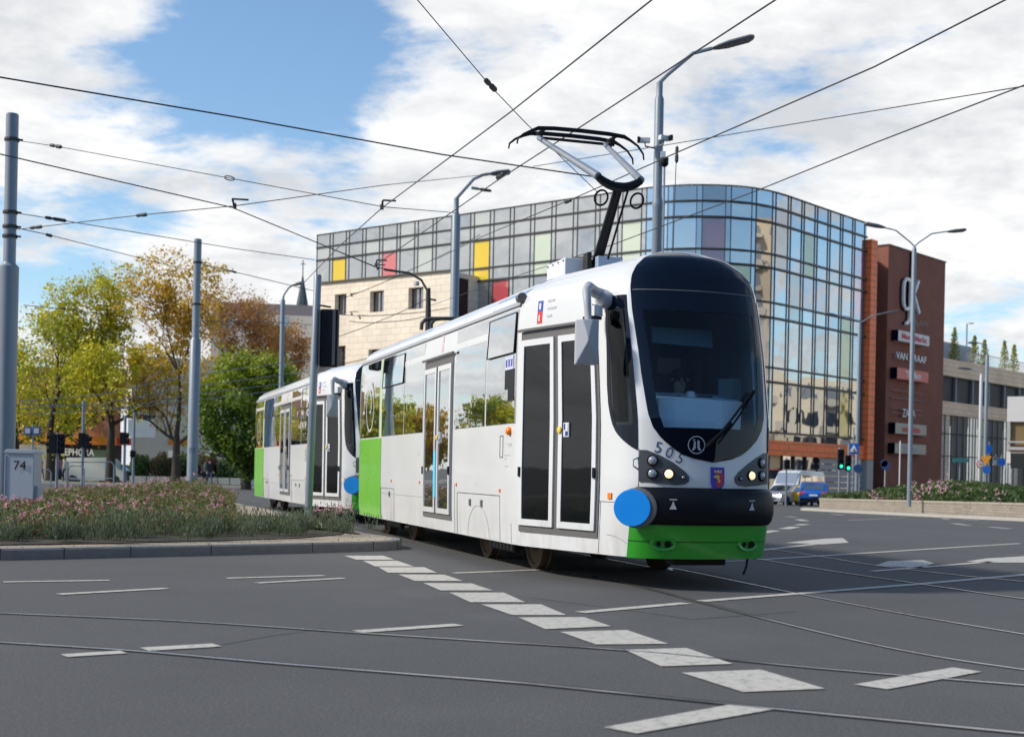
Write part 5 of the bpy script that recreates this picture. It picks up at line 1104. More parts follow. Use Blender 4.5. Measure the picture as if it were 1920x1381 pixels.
    # fleet number
    for j, (ch, s_, v_, rot) in enumerate((('5', -.515, 1.31, -.20), ('0', -.415, 1.265, -.36), ('5', -.315, 1.215, -.46))):
        c = S(s_, v_, .002); n = unit(S(s_, v_, .1)-S(s_, v_)); u = unit(up.cross(n)); w = n.cross(u); u2 = u*math.cos(rot)+w*math.sin(rot); w2 = w*math.cos(rot)-u*math.sin(rot); m_ = MB(); text(m_, ch, .145, c, u2, w2, .001, 0, 'CENTER', 1.0, .004); m_.raw = True; m_.build('fleet_digit', M['decal'], T)
    # round maker's emblem on the black glass
    c = S(-.165, 1.345, .012); n = unit(S(-.165, 1.345, .1)-S(-.165, 1.345)); u = unit(up.cross(n)); w = n.cross(u); m_ = MB(); N_ = 32
    for k in range(N_):
        a0, a1 = 2*math.pi*k/N_, 2*math.pi*(k+1)/N_; m_.face([c+(u*math.cos(a)+w*math.sin(a))*r_ for a, r_ in ((a0, .083), (a1, .083), (a1, .074), (a0, .074))])
    for poly in ([(-.045, -.05), (-.025, -.05), (-.008, -.03), (-.008, .03), (-.025, .035), (-.03, -.02)], [(.045, -.05), (.025, -.05), (.008, -.03), (.008, .045), (.03, .035), (.03, -.02)], [(-.035, .04), (-.012, .045), (-.012, .052), (-.035, .05)]): m_.face([c+n*.001+u*a+w*b for a, b in poly])
    m_.raw = True; m_.build('maker_emblem', M['greyp'], T)
    # coat of arms
    s_ = .045; m_ = MB(); c = S(s_, 1.04, .006); n = unit(S(s_, 1.04, .1)-S(s_, 1.04)); u = unit(up.cross(n)); w = n.cross(u)
    shield = lambda k: [(-.072*k, .105*k), (.072*k, .105*k), (.072*k, -.03*k), (.06*k, -.07*k), (.03*k, -.098*k), (0, -.107*k), (-.03*k, -.098*k), (-.06*k, -.07*k), (-.072*k, -.03*k)]
    m_.face([c+u*a+w*b for a, b in shield(1)], 0); m_.face([c+n*.002+u*a+w*b for a, b in ((-.02, .05), (.058, .05), (.058, -.03), (.04, -.07), (.0, -.085), (-.02, -.06))], 1)
    m_.face([c+n*.003+u*a+w*b for a, b in ((-.035, .055), (.04, .055), (.045, .085), (.02, .07), (.005, .09), (-.01, .07), (-.035, .085))], 2)
    m_.face([c+n*.004+u*a+w*b for a, b in ((-.052, .012), (-.02, .035), (.02, .03), (.015, .0), (.03, -.02), (.012, -.04), (-.002, -.025), (.006, -.008), (-.02, .006))], 2)
    m_.raw = True; m_.build('coat_of_arms', [mat('arms_blue', (.03, .02, .42), .4), mat('arms_red', (.50, .015, .03), .4), mat('arms_gold', (.65, .42, .12), .4)], T)
    # wiper
    a = S(-.05, 1.36, .05); b = S(.43, 1.86, .05); m_ = MB(); pts = [S(-.05+.48*k/6, 1.36+.50*k/6, .05) for k in range(7)]; m_.tube(pts, .012, 6); pts = [S(.02+.44*k/6, 1.36+.50*k/6, .05) for k in range(7)]; m_.tube(pts, .010, 6)
    m_.tube([S(.33+.10*k/4, 1.72+.14*k/4-.02, .035) for k in range(5)], .02, 6); m_.tube([S(-.08+.25*k/4, 1.33+.22*k/4, .035) for k in range(5)], .022, 6); m_.build('wiper', M['black'], T)
    # handles on the corner
    m_ = MB(); p = S(-.70, 1.17, .0); m_.tube([p+Vector((.0, -.0, .05)), p+Vector((.0, -.05, .03)), p+Vector((0, -.05, -.03)), p+Vector((0, 0, -.06))], .008, 5); m_.build('grab_handle', M['steel'], T)
    # blue disc at the front corner
    c = Vector((6.67, -.74, .76)); n = Vector((.86, -.51, 0)).normalized(); m_ = MB(); m_.lathe(c, n, [(.165, -.03), (.170, -.02), (.170, .0), (.165, .005), (0, .006)], 40); m_.build('blue_disc', M['blue'], T, smooth=40)
    m_ = MB(); m_.lathe(c+Vector((.03, .03, 0))-n*.02, n, [(.182, -.04), (.186, -.02), (.182, -.005), (.17, .0)], 40); m_.build('disc_rim', M['seal'], T, smooth=40)
    # front mirror on its arm
    mc = Vector((6.33, -1.09, 2.28)); m_ = MB(); hw = .105
    fr_ = [Vector((.07, -hw, .20)), Vector((.07, hw, .20)), Vector((.07, hw, -.21)), Vector((.07, -hw, -.21))]; bk = [Vector((-.06, y, z)) for y, z in ((-hw, .20), (hw, .20), (hw, -.21), (-hw, -.21))]; ap_ = Vector((.16, 0, .0)); rot = Matrix.Rotation(R(-14), 3, 'Z')
    T1_ = Vector((.105, -.045, .2)); T2_ = Vector((.105, .045, .2))
    W_ = lambda v: mc+rot @ v
    for q in ([fr_[0], T1_, ap_, fr_[3]], [T1_, T2_, ap_], [T2_, fr_[1], fr_[2], ap_], [ap_, fr_[2], fr_[3]], [bk[0], bk[3], bk[2], bk[1]], [fr_[0], fr_[3], bk[3], bk[0]], [fr_[1], bk[1], bk[2], fr_[2]], [fr_[3], fr_[2], bk[2], bk[3]], [fr_[0], bk[0], bk[1], fr_[1], T2_, T1_]): m_.face([W_(v) for v in q])
    m_.raw = False; mi_ = m_.build('mirror', M['greyp'], T, bevel=.008)
    m_ = MB(); pts = [Vector((6.03, -.80, 2.76)), Vector((6.10, -.93, 2.78)), Vector((6.22, -1.04, 2.81)), Vector((6.30, -1.09, 2.76)), Vector((6.345, -1.09, 2.60)), Vector((6.35, -1.085, 2.46))]; m_.tube(pts, [.06, .055, .05, .042, .034, .032], 12); m_.build('mirror_arm', M['greyp'], mi_, smooth=60)
    m_ = MB(); m_.lathe((6.07, -.83, 2.72), (.3, -1, 0), [(.085, -.04), (.085, .03), (.06, .06), (.0, .065)], 18); m_.build('arm_hinge', M['greyp'], mi_, smooth=60)
    m_ = MB(); m_.box((6.10, -.93, 2.60), (.12, .10, .10), .3, 0); m_.box((6.12, -.96, 2.53), (.14, .12, .03), .3, 1); m_.tube([(6.02, -.84, 2.66), (6.10, -.95, 2.66), (6.10, -.97, 2.55)], .01, 5, 1); m_.build('side_camera', [M['white'], M['black']], T)
    # saloon interior seen through the front
    m_ = MB(); m_.box((4.7, 0, .88), (3.4, 1.1, .04)); m_.box((3.3, 0, 1.80), (.04, 1.9, 1.9)); m_.build('cab_interior', mat('cab_dark_blue', (.07, .14, .23), .8, var=.2), T)
    m_ = MB(); m_.ring([[(5.75, -.42, 1.88), (5.75, .62, 1.88), (6.36, .50, 1.78), (6.44, .25, 1.78), (6.45, -.25, 1.78), (6.40, -.38, 1.78)], [(5.75, -.42, 1.2), (5.75, .62, 1.2), (6.46, .42, 1.2), (6.5, .25, 1.2), (6.5, -.25, 1.2), (6.46, -.42, 1.2)]], 0, True); da = m_.build('dashboard', mat('dashboard_pale', (.62, .72, .80), .6), T)
    m_ = MB(); m_.box((5.98, -.12, 1.83), (.14, .22, .02)); m_.build('display', M['black'], da); m_ = MB(); m_.lathe((6.05, .10, 1.79), (0, 0, 1), [(.055, 0), (.055, .05), (.04, .09), (0, .10)], 16); m_.build('white_control', M['white'], da, smooth=50)
    m_ = MB(); m_.box((6.0, .27, 1.83), (.1, .14, .04)); m_.build('control_box', M['black'], da); m_ = MB(); m_.box((6.05, .52, 1.92), (.18, .13, .20), .4); m_.build('screen', mat('screen_casing', (.14, .2, .22), .5), da)
    m_ = MB(); m_.box((4.95, .26, 1.66), (.12, .44, .66)); m_.box((5.15, .26, 1.30), (.46, .44, .12)); m_.box((4.95, .26, 2.06), (.10, .22, .14)); m_.build('driver_seat', mat('seat_plum', (.34, .05, .14), .8), T, bevel=.03)
    m_ = MB(); m_.box((4.6, .50, 2.25), (.03, .26, .17)); m_.build('cabin_notice', mat('notice_paper', (.75, .6, .6), .8), T); m_ = MB(); frame
    for y_ in (.15, .45): m_.box((3.42, y_, 1.95), (.03, .22, .55))
    m_.build('cabin_door_panel', mat('cab_panel', (.09, .13, .16), .6), T)
    m_ = MB(); m_.tube([(5.75, -.66, .9), (5.75, -.64, 2.75)], .02, 8); m_.build('handrail', mat('handrail_green', (.05, .38, .08), .35), T); m_ = MB(); m_.box((5.3, -.62, 2.12), (.02, .20, .34), 1.2); m_.build('red_poster', mat('poster_red', (.50, .09, .05), .6), T)
    m_ = MB(); m_.ring([[(5.95+.0*k, -.30+.64*k, 2.50-.01*k) for k in (0, 1)]+[(6.0, .34, 2.32), (6.0, -.30, 2.34)], [(5.99, -.30, 2.50), (5.99, .34, 2.49), (6.03, .34, 2.32), (6.03, -.30, 2.34)]], 0, True); m_.build('sun_blind', mat('blind_blue', (.09, .15, .20), .8), T)
    # roof gear
    m_ = MB(); m_.box((3.40, -.18, 3.33), (.64, .46, .34)); m_.box((3.40, -.18, 3.14), (.58, .4, .1)); rb = m_.build('roof_box', M['white'], T, bevel=.01)
    m_ = MB()
    for k in range(4):
        for z_ in (3.19, 3.47): m_.box((3.13+k*.18, -.414, z_), (.018, .012, .018))
    m_.build('rivets', M['seal'], rb)
    m_ = MB(); m_.box((3.93, .04, 3.33), (.10, .30, .34)); m_.build('roof_box', M['roofgrey'], T, bevel=.01); m_ = MB(); m_.box((4.6, -.1, 3.16), (.5, .5, .12)); m_.build('vent_box', M['white'], T, bevel=.01)
    m_ = MB(); m_.tube([(4.45, -1.16, 2.90), (4.60, -1.18, 2.90)], .05, 10); m_.build('roof_lamp', M['seal'], T, smooth=50)
    m_ = MB(); m_.ring([[(4.5+.1*k, y, 3.08) for k, y in ((0, -.45), (7, -.3), (7, .3), (0, .45))], [(4.5+.1*k, y, 3.22) for k, y in ((0, -.40), (4.5, -.2), (4.5, .2), (0, .40))]], 0, True); m_.build('roof_fairing', M['white'], T, bevel=.01)
    # bogies
    for bx_ in (-3.0, 3.0):
        m_ = MB()
        for sy in (-1, 1): m_.box((bx_, sy*.80, .36), (2.3, .10, .14)); m_.box((bx_, sy*.80, .27), (.9, .14, .16))
        m_.box((bx_, 0, .38), (.5, 1.6, .2)); m_.box((bx_, -.84, .20), (1.0, .06, .10)); bg_ = m_.build('bogie', M['under'], T, bevel=.01)
        m_ = MB()
        for k in range(7): m_.lathe((bx_-.42+k*.14, -.85, .26), (0, 0, 1), [(.045, -.09), (.05, 0), (.045, .09)], 8)
        m_.build('bogie_springs', mat('spring_grey', (.12, .12, .125), .6), bg_)
        for wx in (-.95, .95):
            for sy in (-1, 1):
                m_ = MB(); m_.lathe((bx_+wx, sy*.66, .327), (0, sy, 0), [(.10, 0), (.345, 0), (.345, .02), (.327, .03), (.325, .12), (.28, .125), (.26, .10), (.12, .10), (.11, .15), (0, .15)], 28); m_.build('wheel', M['rust'], bg_, smooth=35)
    for c_, s_ in (((0, -.55, .42), (2.2, .9, .22)), ((5.4, 0, .36), (1.2, .8, .18)), ((6.35, .05, .27), (.2, .55, .10))): m_ = MB(); m_.box(c_, s_); m_.build('underfloor_box', M['under'], T, bevel=.02)
    m_ = MB(); m_.tube([(6.55, .50, .32), (6.60, .46, .22), (6.62, .42, .15)], .012, 6); m_.build('sand_pipe', M['black'], T)
    m_ = MB(); m_.box((-6.85, 0, .45), (.5, .16, .14)); m_.tube([(-6.55, -.2, .7), (-6.9, -.2, .55), (-7.2, -.2, .7)], .025, 6); m_.build('coupler', M['under'], T)
    # pantograph: base, lower arm, yoke, two upper arms, twin contact strips with horns
    pg = []
    m_ = MB(); m_.lathe((3.74, .0, 3.34), (0, -1, 0), [(.10, -.12), (.10, .12)], 14); m_.box((3.80, .0, 3.22), (.3, .5, .06)); m_.box((3.80, -.17, 3.40), (.14, .05, .3)); o = m_.build('pantograph_base', M['under'], T)
    L0 = Vector((3.72, -.04, 3.42)); K = Vector((4.33, -.02, 4.20)); Hc = Vector((2.88, 0, 5.09))
    m_ = MB(); m_.tube([L0, K], [.062, .050], 12); m_.tube([L0+Vector((.25, .05, .05)), K+Vector((.02, .10, -.04))], .014, 6); m_.build('lower_arm', M['black'], T, smooth=50)
    m_ = MB(); yk = []
    for k in range(9): t = k/8; yk.append(K+Vector((0, -.24+.50*t, .09*(2*t-1)**2)))
    m_.tube(yk, [.04, .048, .05, .052, .055, .052, .05, .048, .04], 10); 
    for y_ in (-.20, .22):
        for k in range(16): pass
        m_.ring([[K+Vector((.10*math.sin(a)*.4, y_+(.075+.012*math.cos(b))*math.cos(a), -.13+(.075+.012*math.cos(b))*math.sin(a)+0*b)) for a in [2*math.pi*i/16 for i in range(16)]] for b in (0, 1.57, 3.14, 4.71, 6.28)], 0, False)
    m_.build('yoke', M['black'], T, smooth=60)
    for y0_, y1_ in ((-.24, -.50), (.26, .34)):
        m_ = MB(); m_.tube([K+Vector((0, y0_, .10)), Vector((Hc.x+.06, y1_, Hc.z-.07))], [.045, .028], 10); m_.build('upper_arm', M['steel'], T, smooth=50)
    hd = MB(); 
    for dx, dz in ((-.17, 0), (.17, -.02)):
        pts = [Hc+Vector((dx, y_, dz+z_)) for y_, z_ in ((-.80, -.17), (-.79, -.11), (-.72, -.05), (-.62, .0), (-.54, .035), (-.35, .05), (0, .055), (.35, .05), (.54, .035), (.62, 0), (.72, -.06), (.79, -.15), (.80, -.22))]
        hd.tube(pts, [.010, .012, .014, .018, .026, .026, .026, .026, .026, .018, .014, .012, .010], 8)
    hd.tube([Hc+Vector((0, -.50, -.05)), Hc+Vector((0, .48, -.05))], .018, 6)
    for y_ in (-.46, .44): hd.tube([Hc+Vector((-.18, y_, .03)), Hc+Vector((.18, y_, .01))], .018, 6); hd.tube([Hc+Vector((-.1, y_, .02)), Hc+Vector((0, y_, -.07)), Hc+Vector((.1, y_, .0))], .014, 5)
    hd.build('contact_head', M['black'], T, smooth=50)
    return T
TR1 = make_tram('front white and green tram numbered 505 with its pantograph raised')
yaw1 = math.atan2(F1.y, F1.x); TR1.location = O1; TR1.rotation_euler = (0, 0, yaw1)
F2 = Vector((.312, -.95, 0)).normalized(); O2 = Vector((-4.45, 32.2, 0))
TR2 = copy_tree(TR1, None, ('pantograph_base', 'lower_arm', 'yoke', 'upper_arm', 'contact_head', 'roof_box', 'fleet_digit', 'poster')); TR2['label'] = 'second tram car following behind, partly hidden by the front tram and a grey pole'
TR2.location = O2; TR2.rotation_euler = (0, 0, math.atan2(F2.y, F2.x)); TR1['group'] = 'coupled tram cars'; TR2['group'] = 'coupled tram cars'
# ============================================================ TREES
def grow(mb, p, d, L_, r, lvl, tips, maxl, spread=.55, upb=.25, seg=3):
    pts = [p]; rs = [r]; q = Vector(p); dd = Vector(d)
    for i in range(seg):
        dd = unit(dd+Vector((random.gauss(0, .12), random.gauss(0, .12), random.gauss(0, .06)+upb*.15))); q = q+dd*L_/seg; pts.append(Vector(q)); rs.append(r*(1-.42*(i+1)/seg))
    mb.tube(pts, rs, 7 if lvl < 2 else 4, cap=False)
    if lvl >= maxl: tips.append((pts[-1], dd)); return
    if lvl >= 1: tips.append((pts[2], dd))
    n = 4 if lvl == 0 else 3
    for k in range(n):
        a = 2*math.pi*(k+random.random()*.7)/n; ref = unit(dd.cross(Vector((.3, .9, .1)))); s = ref*math.cos(a)+dd.cross(ref)*math.sin(a)
        nd = unit(dd*(1-spread*.45)+s*spread+Vector((0, 0, upb))); st = pts[-1] if k < n-1 else pts[random.choice((1, 2))]
        grow(mb, st, nd, L_*random.uniform(.62, .80), rs[-1]*.78, lvl+1, tips, maxl, spread, upb)
def tree(loc, h, rad, label, lm, nleaf, lsz, name='tree', group=None, trunk_h=.28, r0=.28, maxl=4, spread=.6, upb=.28, clump=.9, zmin=.16, lean=0, fill=0.0, cat='tree', tint=None):
    loc = Vector(loc); t = thing(name, label, cat, tuple(loc), 0, group); mb = MB(); tips = []
    base = [loc+Vector((0, 0, -.1)), loc+Vector((lean*.3, 0, h*trunk_h*.5)), loc+Vector((lean*.6, 0, h*trunk_h))]; mb.tube(base, [r0*1.35, r0, r0*.85], 9)
    grow(mb, base[-1], Vector((lean*.1, 0, 1)), h*.26, r0*.8, 0, tips, maxl, spread, upb)
    for _ in range(3):
        a = random.uniform(0, 6.28); grow(mb, base[1].lerp(base[2], random.uniform(.4, 1)), unit(Vector((math.cos(a), math.sin(a), .45))), h*.2, r0*.45, 1, tips, maxl, spread, upb)
    P0 = np.array([tuple(p) for p, _ in tips]); c0 = np.array(tuple(loc)); rel = P0-c0
    # fit the crown into its measured height and spread
    top_ = np.percentile(rel[:, 2], 97); wid = np.percentile(np.hypot(rel[:, 0]-lean, rel[:, 1]), 95); kz = (h*.96-h*trunk_h)/(top_-h*trunk_h); kx = rad/wid
    def fit(v):
        z = v[2]-loc.z; k = min(1, max(0, z/(h*trunk_h)-.55)); zz = z if z < h*trunk_h else h*trunk_h+(z-h*trunk_h)*kz; return Vector((loc.x+(v[0]-loc.x)*(1+(kx-1)*k), loc.y+(v[1]-loc.y)*(1+(kx-1)*k), loc.z+zz))
    mb.v = [fit(v) for v in mb.v]; P0 = np.array([tuple(fit(p)) for p in P0]); mb.build('trunk', M['bark'], t, smooth=60)
    P0 = P0[(P0[:, 2]-loc.z) > h*zmin]
    wt = rng.uniform(.2, 1, len(P0))**1.5; wt /= wt.sum(); k = rng.choice(len(P0), nleaf, p=wt); c = P0[k]+rng.normal(size=(nleaf, 3))*np.array([clump, clump, clump*.75])*rng.uniform(.3, 1, (nleaf, 1))
    if fill:
        n2_ = int(nleaf*fill); u = rng.normal(size=(n2_, 3)); u /= np.linalg.norm(u, axis=1, keepdims=True); rr = rng.uniform(.55, 1, (n2_, 1))**.5; cz = h*(zmin+1)/2; lump = 1+.16*np.sin(u[:, :1]*7+u[:, 2:]*5)+.10*np.sin(u[:, 1:2]*13+u[:, 2:]*9)
        c[:n2_] = np.array([loc.x+lean*.6, loc.y, loc.z+cz])+u*rr*lump*np.array([rad, rad, h*(1-zmin)/2]); k[:n2_] = (u[:, 2]*9+u[:, 0]*7).astype(int) % len(P0)
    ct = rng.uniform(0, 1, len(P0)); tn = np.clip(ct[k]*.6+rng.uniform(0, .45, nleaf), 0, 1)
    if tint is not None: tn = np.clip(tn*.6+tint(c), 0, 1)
    nr = rng.normal(size=(nleaf, 3))+np.array([0, 0, .6])+(c-(c0+np.array([0, 0, h*.6])))*.12
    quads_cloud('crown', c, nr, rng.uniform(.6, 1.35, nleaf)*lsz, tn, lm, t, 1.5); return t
ly = leaf_mat('linden_leaf', (.15, .27, .03), (.78, .64, .03)); lo_ = leaf_mat('autumn_leaf', (.38, .34, .05), (.88, .50, .05)); lbz = leaf_mat('withered_leaf', (.30, .17, .07), (.62, .36, .12)); lg = leaf_mat('fresh_leaf', (.030, .105, .012), (.30, .36, .03)); lgr = leaf_mat('shrub_leaf', (.03, .075, .02), (.12, .20, .05)); lpr = leaf_mat('purple_leaf', (.07, .018, .025), (.20, .07, .07))
def gp(px, D, h=0): return XZ(px, D, h)
TG = 'lindens along the far pavement'
tree(gp(96, 96), 12.0, 4.3, 'yellow-green linden nearest the left edge, behind the bus stop sign', ly, 12500, .16, 'linden_tree', TG, .30, .30, clump=.75, fill=.1, lean=-.2)
tree(gp(30, 104), 11.0, 3.6, 'yellow-green linden half hidden behind the tall left pole', ly, 6500, .18, 'linden_tree', TG, .30, .26, clump=.7)
tree(gp(207, 94), 15.2, 4.6, 'tall sparse yellow linden standing between the shop and the billboard', ly, 11000, .16, 'linden_tree', TG, .30, .30, maxl=5, clump=.42, tint=lambda c: .30+.0*c[:, 2])
tree(gp(158, 110), 11.2, 3.2, 'yellow-green linden behind the row, in front of the brick shop wall', ly, 5500, .17, 'linden_tree', TG, .34, .22, clump=.6)
tree(gp(330, 92), 15.8, 4.3, 'tall yellow linden just left of the second catenary pole', lo_, 11500, .16, 'linden_tree', TG, .22, .28, maxl=5, clump=.42, zmin=.22, tint=lambda c: .15-.0*c[:, 2])
tree(gp(440, 125), 17.8, 6.0, 'large rusty brown tree behind the second catenary pole', lbz, 24000, .16, 'autumn_tree', 'rusty brown trees at the back', .24, .34, maxl=5, clump=.6)
tree(gp(535, 130), 15.5, 3.6, 'smaller rusty brown tree beside the church spire', lbz, 12000, .16, 'autumn_tree', 'rusty brown trees at the back', .24, .25, maxl=4, clump=.6)
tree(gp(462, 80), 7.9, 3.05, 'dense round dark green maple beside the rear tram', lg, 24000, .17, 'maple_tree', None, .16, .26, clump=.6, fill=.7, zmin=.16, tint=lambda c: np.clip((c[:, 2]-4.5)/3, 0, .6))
# neighbours of the row outside the frame, mirrored in the tram windows
for i, (x, y, h, r_) in enumerate([(-43, 97, 7.5, 2.9), (-48, 99, 6.5, 2.8), (-53, 95, 8, 3.2), (-58.5, 99, 7, 3.0), (-64, 96, 8, 3.2)]):
    tree((x, y, gz(x, y)), h, r_, ['first low linden beyond the left edge of the view', 'second low linden beyond the left edge, smaller', 'third linden beyond the left edge, broader', 'fourth low linden beyond the left edge', 'farthest linden beyond the left edge of the view'][i], [ly, lo_, ly, ly, lg][i], 3500, .36, 'linden_tree', TG, .28, .26, clump=.8, fill=.2, maxl=3)
# clipped shrubs along the pale wall
def shrub(px, D, h, w, m_, lab):
    p = gp(px, D); t = thing('shrub', lab, 'shrub', tuple(p), 0, 'round shrubs by the low pale wall'); mb = MB()
    for k in range(5): a = k*1.26; mb.tube([p, p+Vector((math.cos(a)*w*.2, math.sin(a)*w*.2, h*.4)), p+Vector((math.cos(a)*w*.35, math.sin(a)*w*.35, h*.8))], [.05, .035, .02], 5)
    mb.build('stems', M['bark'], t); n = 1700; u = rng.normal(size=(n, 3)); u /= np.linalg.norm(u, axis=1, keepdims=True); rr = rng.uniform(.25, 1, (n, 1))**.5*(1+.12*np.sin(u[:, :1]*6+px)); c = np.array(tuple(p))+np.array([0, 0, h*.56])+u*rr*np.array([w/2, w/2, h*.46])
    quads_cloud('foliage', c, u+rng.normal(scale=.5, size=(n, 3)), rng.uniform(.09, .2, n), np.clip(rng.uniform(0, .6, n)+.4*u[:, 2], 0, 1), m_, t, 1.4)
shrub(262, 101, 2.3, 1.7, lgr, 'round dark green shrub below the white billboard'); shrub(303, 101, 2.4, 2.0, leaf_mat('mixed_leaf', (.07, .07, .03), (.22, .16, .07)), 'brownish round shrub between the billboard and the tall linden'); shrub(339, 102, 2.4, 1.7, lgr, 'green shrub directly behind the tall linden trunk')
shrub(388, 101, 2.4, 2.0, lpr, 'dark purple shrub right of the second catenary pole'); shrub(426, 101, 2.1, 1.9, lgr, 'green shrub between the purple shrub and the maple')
# low wall with fence posts, grass strip
lw2 = thing('low_wall', 'low pale garden wall with thin fence posts behind the flower bed', 'wall', tuple(gp(340, 99))); a, b = gp(243, 99), gp(500, 99); mb = MB(); wallbox(mb, a, b, a.z-.2, a.z+.62, .3); mb.build('wall', mat('cream_plaster', (0, 0, 0)), lw2)
for px in (275, 293, 318, 408, 431, 452, 480): p = gp(px, 98.4); mb = MB(); mb.tube([p, p+Vector((0, 0, 1.3))], .035, 5); mb.build('post', M['wire'], lw2)
def strip2(name, m_, y0, y1, x0, x1, h, n=12):
    mb = MB()
    for i in range(n):
        xa, xb = x0+(x1-x0)*i/n, x0+(x1-x0)*(i+1)/n; mb.face([(xa, y0, gz(xa, y0)+h), (xb, y0, gz(xb, y0)+h), (xb, y1, gz(xb, y1)+h), (xa, y1, gz(xa, y1)+h)]); mb.face([(xa, y0, gz(xa, y0)-.02), (xb, y0, gz(xb, y0)-.02), (xb, y0, gz(xb, y0)+h), (xa, y0, gz(xa, y0)+h)])
    return struct(mb.build(name, m_))
strip2('pavement', M['pave'], 88, 113, -75, -12, .12)
strip2('grass_verge', mat('verge_grass', (.07, .12, .03), .95, var=.4, vscale=2), 91, 97.5, -33.5, -16, .135)
strip2('pavement', M['pave'], 108, 128, 14, 60, .12)
# ============================================================ POLES, LAMPS, WIRES
def pole(loc, top, r_low, r_up, step, label, name='catenary_pole', group='grey catenary poles', lean=(0, 0), bands=(), m=None, extra=None):
    loc = Vector(loc); t = thing(name, label, 'pole', tuple(loc), 0, group); H = top-loc.z; lx, ly_ = lean; f = lambda z: loc+Vector((lx*z/H, ly_*z/H, z)); mb = MB()
    prof_ = [(r_low, -.1), (r_low, step)]+([(r_up+.004, step+.06), (r_up, step+.08)] if step < H else [])+[(r_up, H-.02), (r_up*.8, H)]
    pts = [f(d) for r_, d in prof_]; mb.ring([[p+Vector((math.cos(2*math.pi*k/20)*r_, math.sin(2*math.pi*k/20)*r_, 0)) for k in range(20)] for p, (r_, d) in zip(pts, prof_)]); mb.build('shaft', m or M['polegrey'], t, smooth=40)
    for z in bands:
        p = f(z-loc.z); rr = (r_low if z-loc.z < step else r_up); mb = MB(); mb.lathe(p-Vector((0, 0, .03)), (0, 0, 1), [(rr+.02, 0), (rr+.025, .03), (rr+.02, .06)], 16); mb.tube([p+Vector((rr, -.02, 0)), p+Vector((rr+.10, -.03, -.01))], .018, 5); mb.build('clamp', M['wire'], t)
    return t, f
def zpx(px, py, D): return P(px, py, D).z
# left poles
A = P(26, 213, 24.6); loc = XZ(7, 24.6); loc.x = P(9, 900, 24.6).x; loc.z = .13
pa, fa = pole(loc, A.z, .172, .112, zpx(18, 500, 24.6)-.13, 'tallest grey catenary pole at the left edge behind the numbered cabinet', lean=(0, 0), bands=[zpx(22, v, 24.6) for v in (262, 398, 425, 443)])
A = P(370, 448, 41); loc = P(360, 900, 41); loc.z = .13; pb_, fb = pole(loc, A.z, .165, .115, zpx(365, 638, 41)-.13, 'grey catenary pole standing in the flower bed before the maple', bands=[zpx(368, v, 41) for v in (492, 570)], lean=(.03, 0))
mb = MB(); p = P(360, 845, 40.8); text(mb, '77', .22, p+Vector((.0, -.0, 0)), (1, 0, 0), up, .0); mb.raw = True; mb.build('number', M['decal'], pb_)
A = P(596, 515, 23.2); loc = P(577.5, 972, 23.2); loc.z = .13; pc, fc = pole(loc, A.z, .068, .068, 2.0, 'slim grey signal pole leaning slightly at the right end of the flower bed', 'signal_pole', 'grey signal poles', lean=(A.x-loc.x, 0), bands=[])
# black back of a tram signal on that pole
sb_ = thing('tram_signal', 'large black signal housing seen from behind on the slim signal pole', 'traffic light', tuple(P(617, 630, 23.2)))
z0_, z1_ = zpx(617, 688, 23.2), zpx(617, 580, 23.2); xa, xb = P(600, 630, 23.2).x, P(635, 630, 23.2).x
mb = MB(); mb.box(((xa+xb)/2, 23.2, (z0_+z1_)/2), (xb-xa, .18, z1_-z0_)); mb.build('housing', M['black'], sb_, bevel=.03)
mb = MB(); mb.box((xa+.005, 23.1, (z0_+z1_)/2), (.02, .04, z1_-z0_-.06)); mb.box((xb-.07, 23.095, (z0_+z1_)/2), (.05, .03, z1_-z0_-.05)); mb.build('ribs', mat('rib_grey', (.07, .075, .09), .4), sb_)
for z in (z0_+.05, z1_+.04): mb = MB(); mb.tube([(xa-.12, 23.2, z-.04), (xa-.03, 23.18, z+.03), (xa+.18, 23.2, z)], .018, 6); mb.build('bracket', M['black'], sb_)
# lamps: arms are drawn through measured points
def lamp(px, ybase, ytop, D, r0, r1, step_y, arms, label, group='grey street lamps', headw=.30, m=None, base_z=None):
    b = P(px-(ybase-ytop)*.021+ (0), ybase, D); T_ = P(px, ytop, D); loc = Vector((T_.x, D, gz(T_.x, D) if base_z is None else base_z)); t = thing('street_lamp', label, 'street lamp', tuple(loc), 0, group); m = m or M['polegrey']
    zs = zpx(px, step_y, D) if step_y else T_.z; mb = MB(); prof_ = [(r0, -.1+0), (r0, zs-loc.z-.12), (r1, zs-loc.z)]+([(r1, T_.z-loc.z)] if step_y else [])
    mb.lathe(loc, (0, 0, 1), prof_, 16); mb.build('shaft', m, t, smooth=40)
    for pts in arms:
        q = [P(x, y, D) for x, y in pts[:-1]]; mb = MB(); mb.tube([T_-Vector((0, 0, .25)), T_]+q, [r1*.7]*2+[r1*.62]*len(q), 7); mb.build('arm', m, t, smooth=50)
        a = q[-1]; e = P(*pts[-1], D); d = unit(e-a); s = Vector((0, 1, 0)); n = d.cross(s); w = headw/2; Lh = (e-a).length; mb = MB()
        mb.ring([[a+d*Lh*k+s*w*h_+n*o_ for h_, o_ in ((-1*f_, 0), (-.8*f_, .05*f_), (.8*f_, .05*f_), (1*f_, 0), (.8*f_, -.06*f_), (-.8*f_, -.06*f_))] for k, f_ in ((0, .35), (.15, .7), (.4, 1), (.9, 1), (1, .6))]); mb.build('lamp_head', mat('lamp_head_grey', (.14, .145, .16), .45, .2), t, smooth=40)
        mb = MB(); mb.box(a+d*Lh*.62-Vector((0, 0, .065)), (Lh*.45, w*1.3, .02), math.atan2(0, 1)); mb.build('lens', M['lens'], t) if False else None
    return t
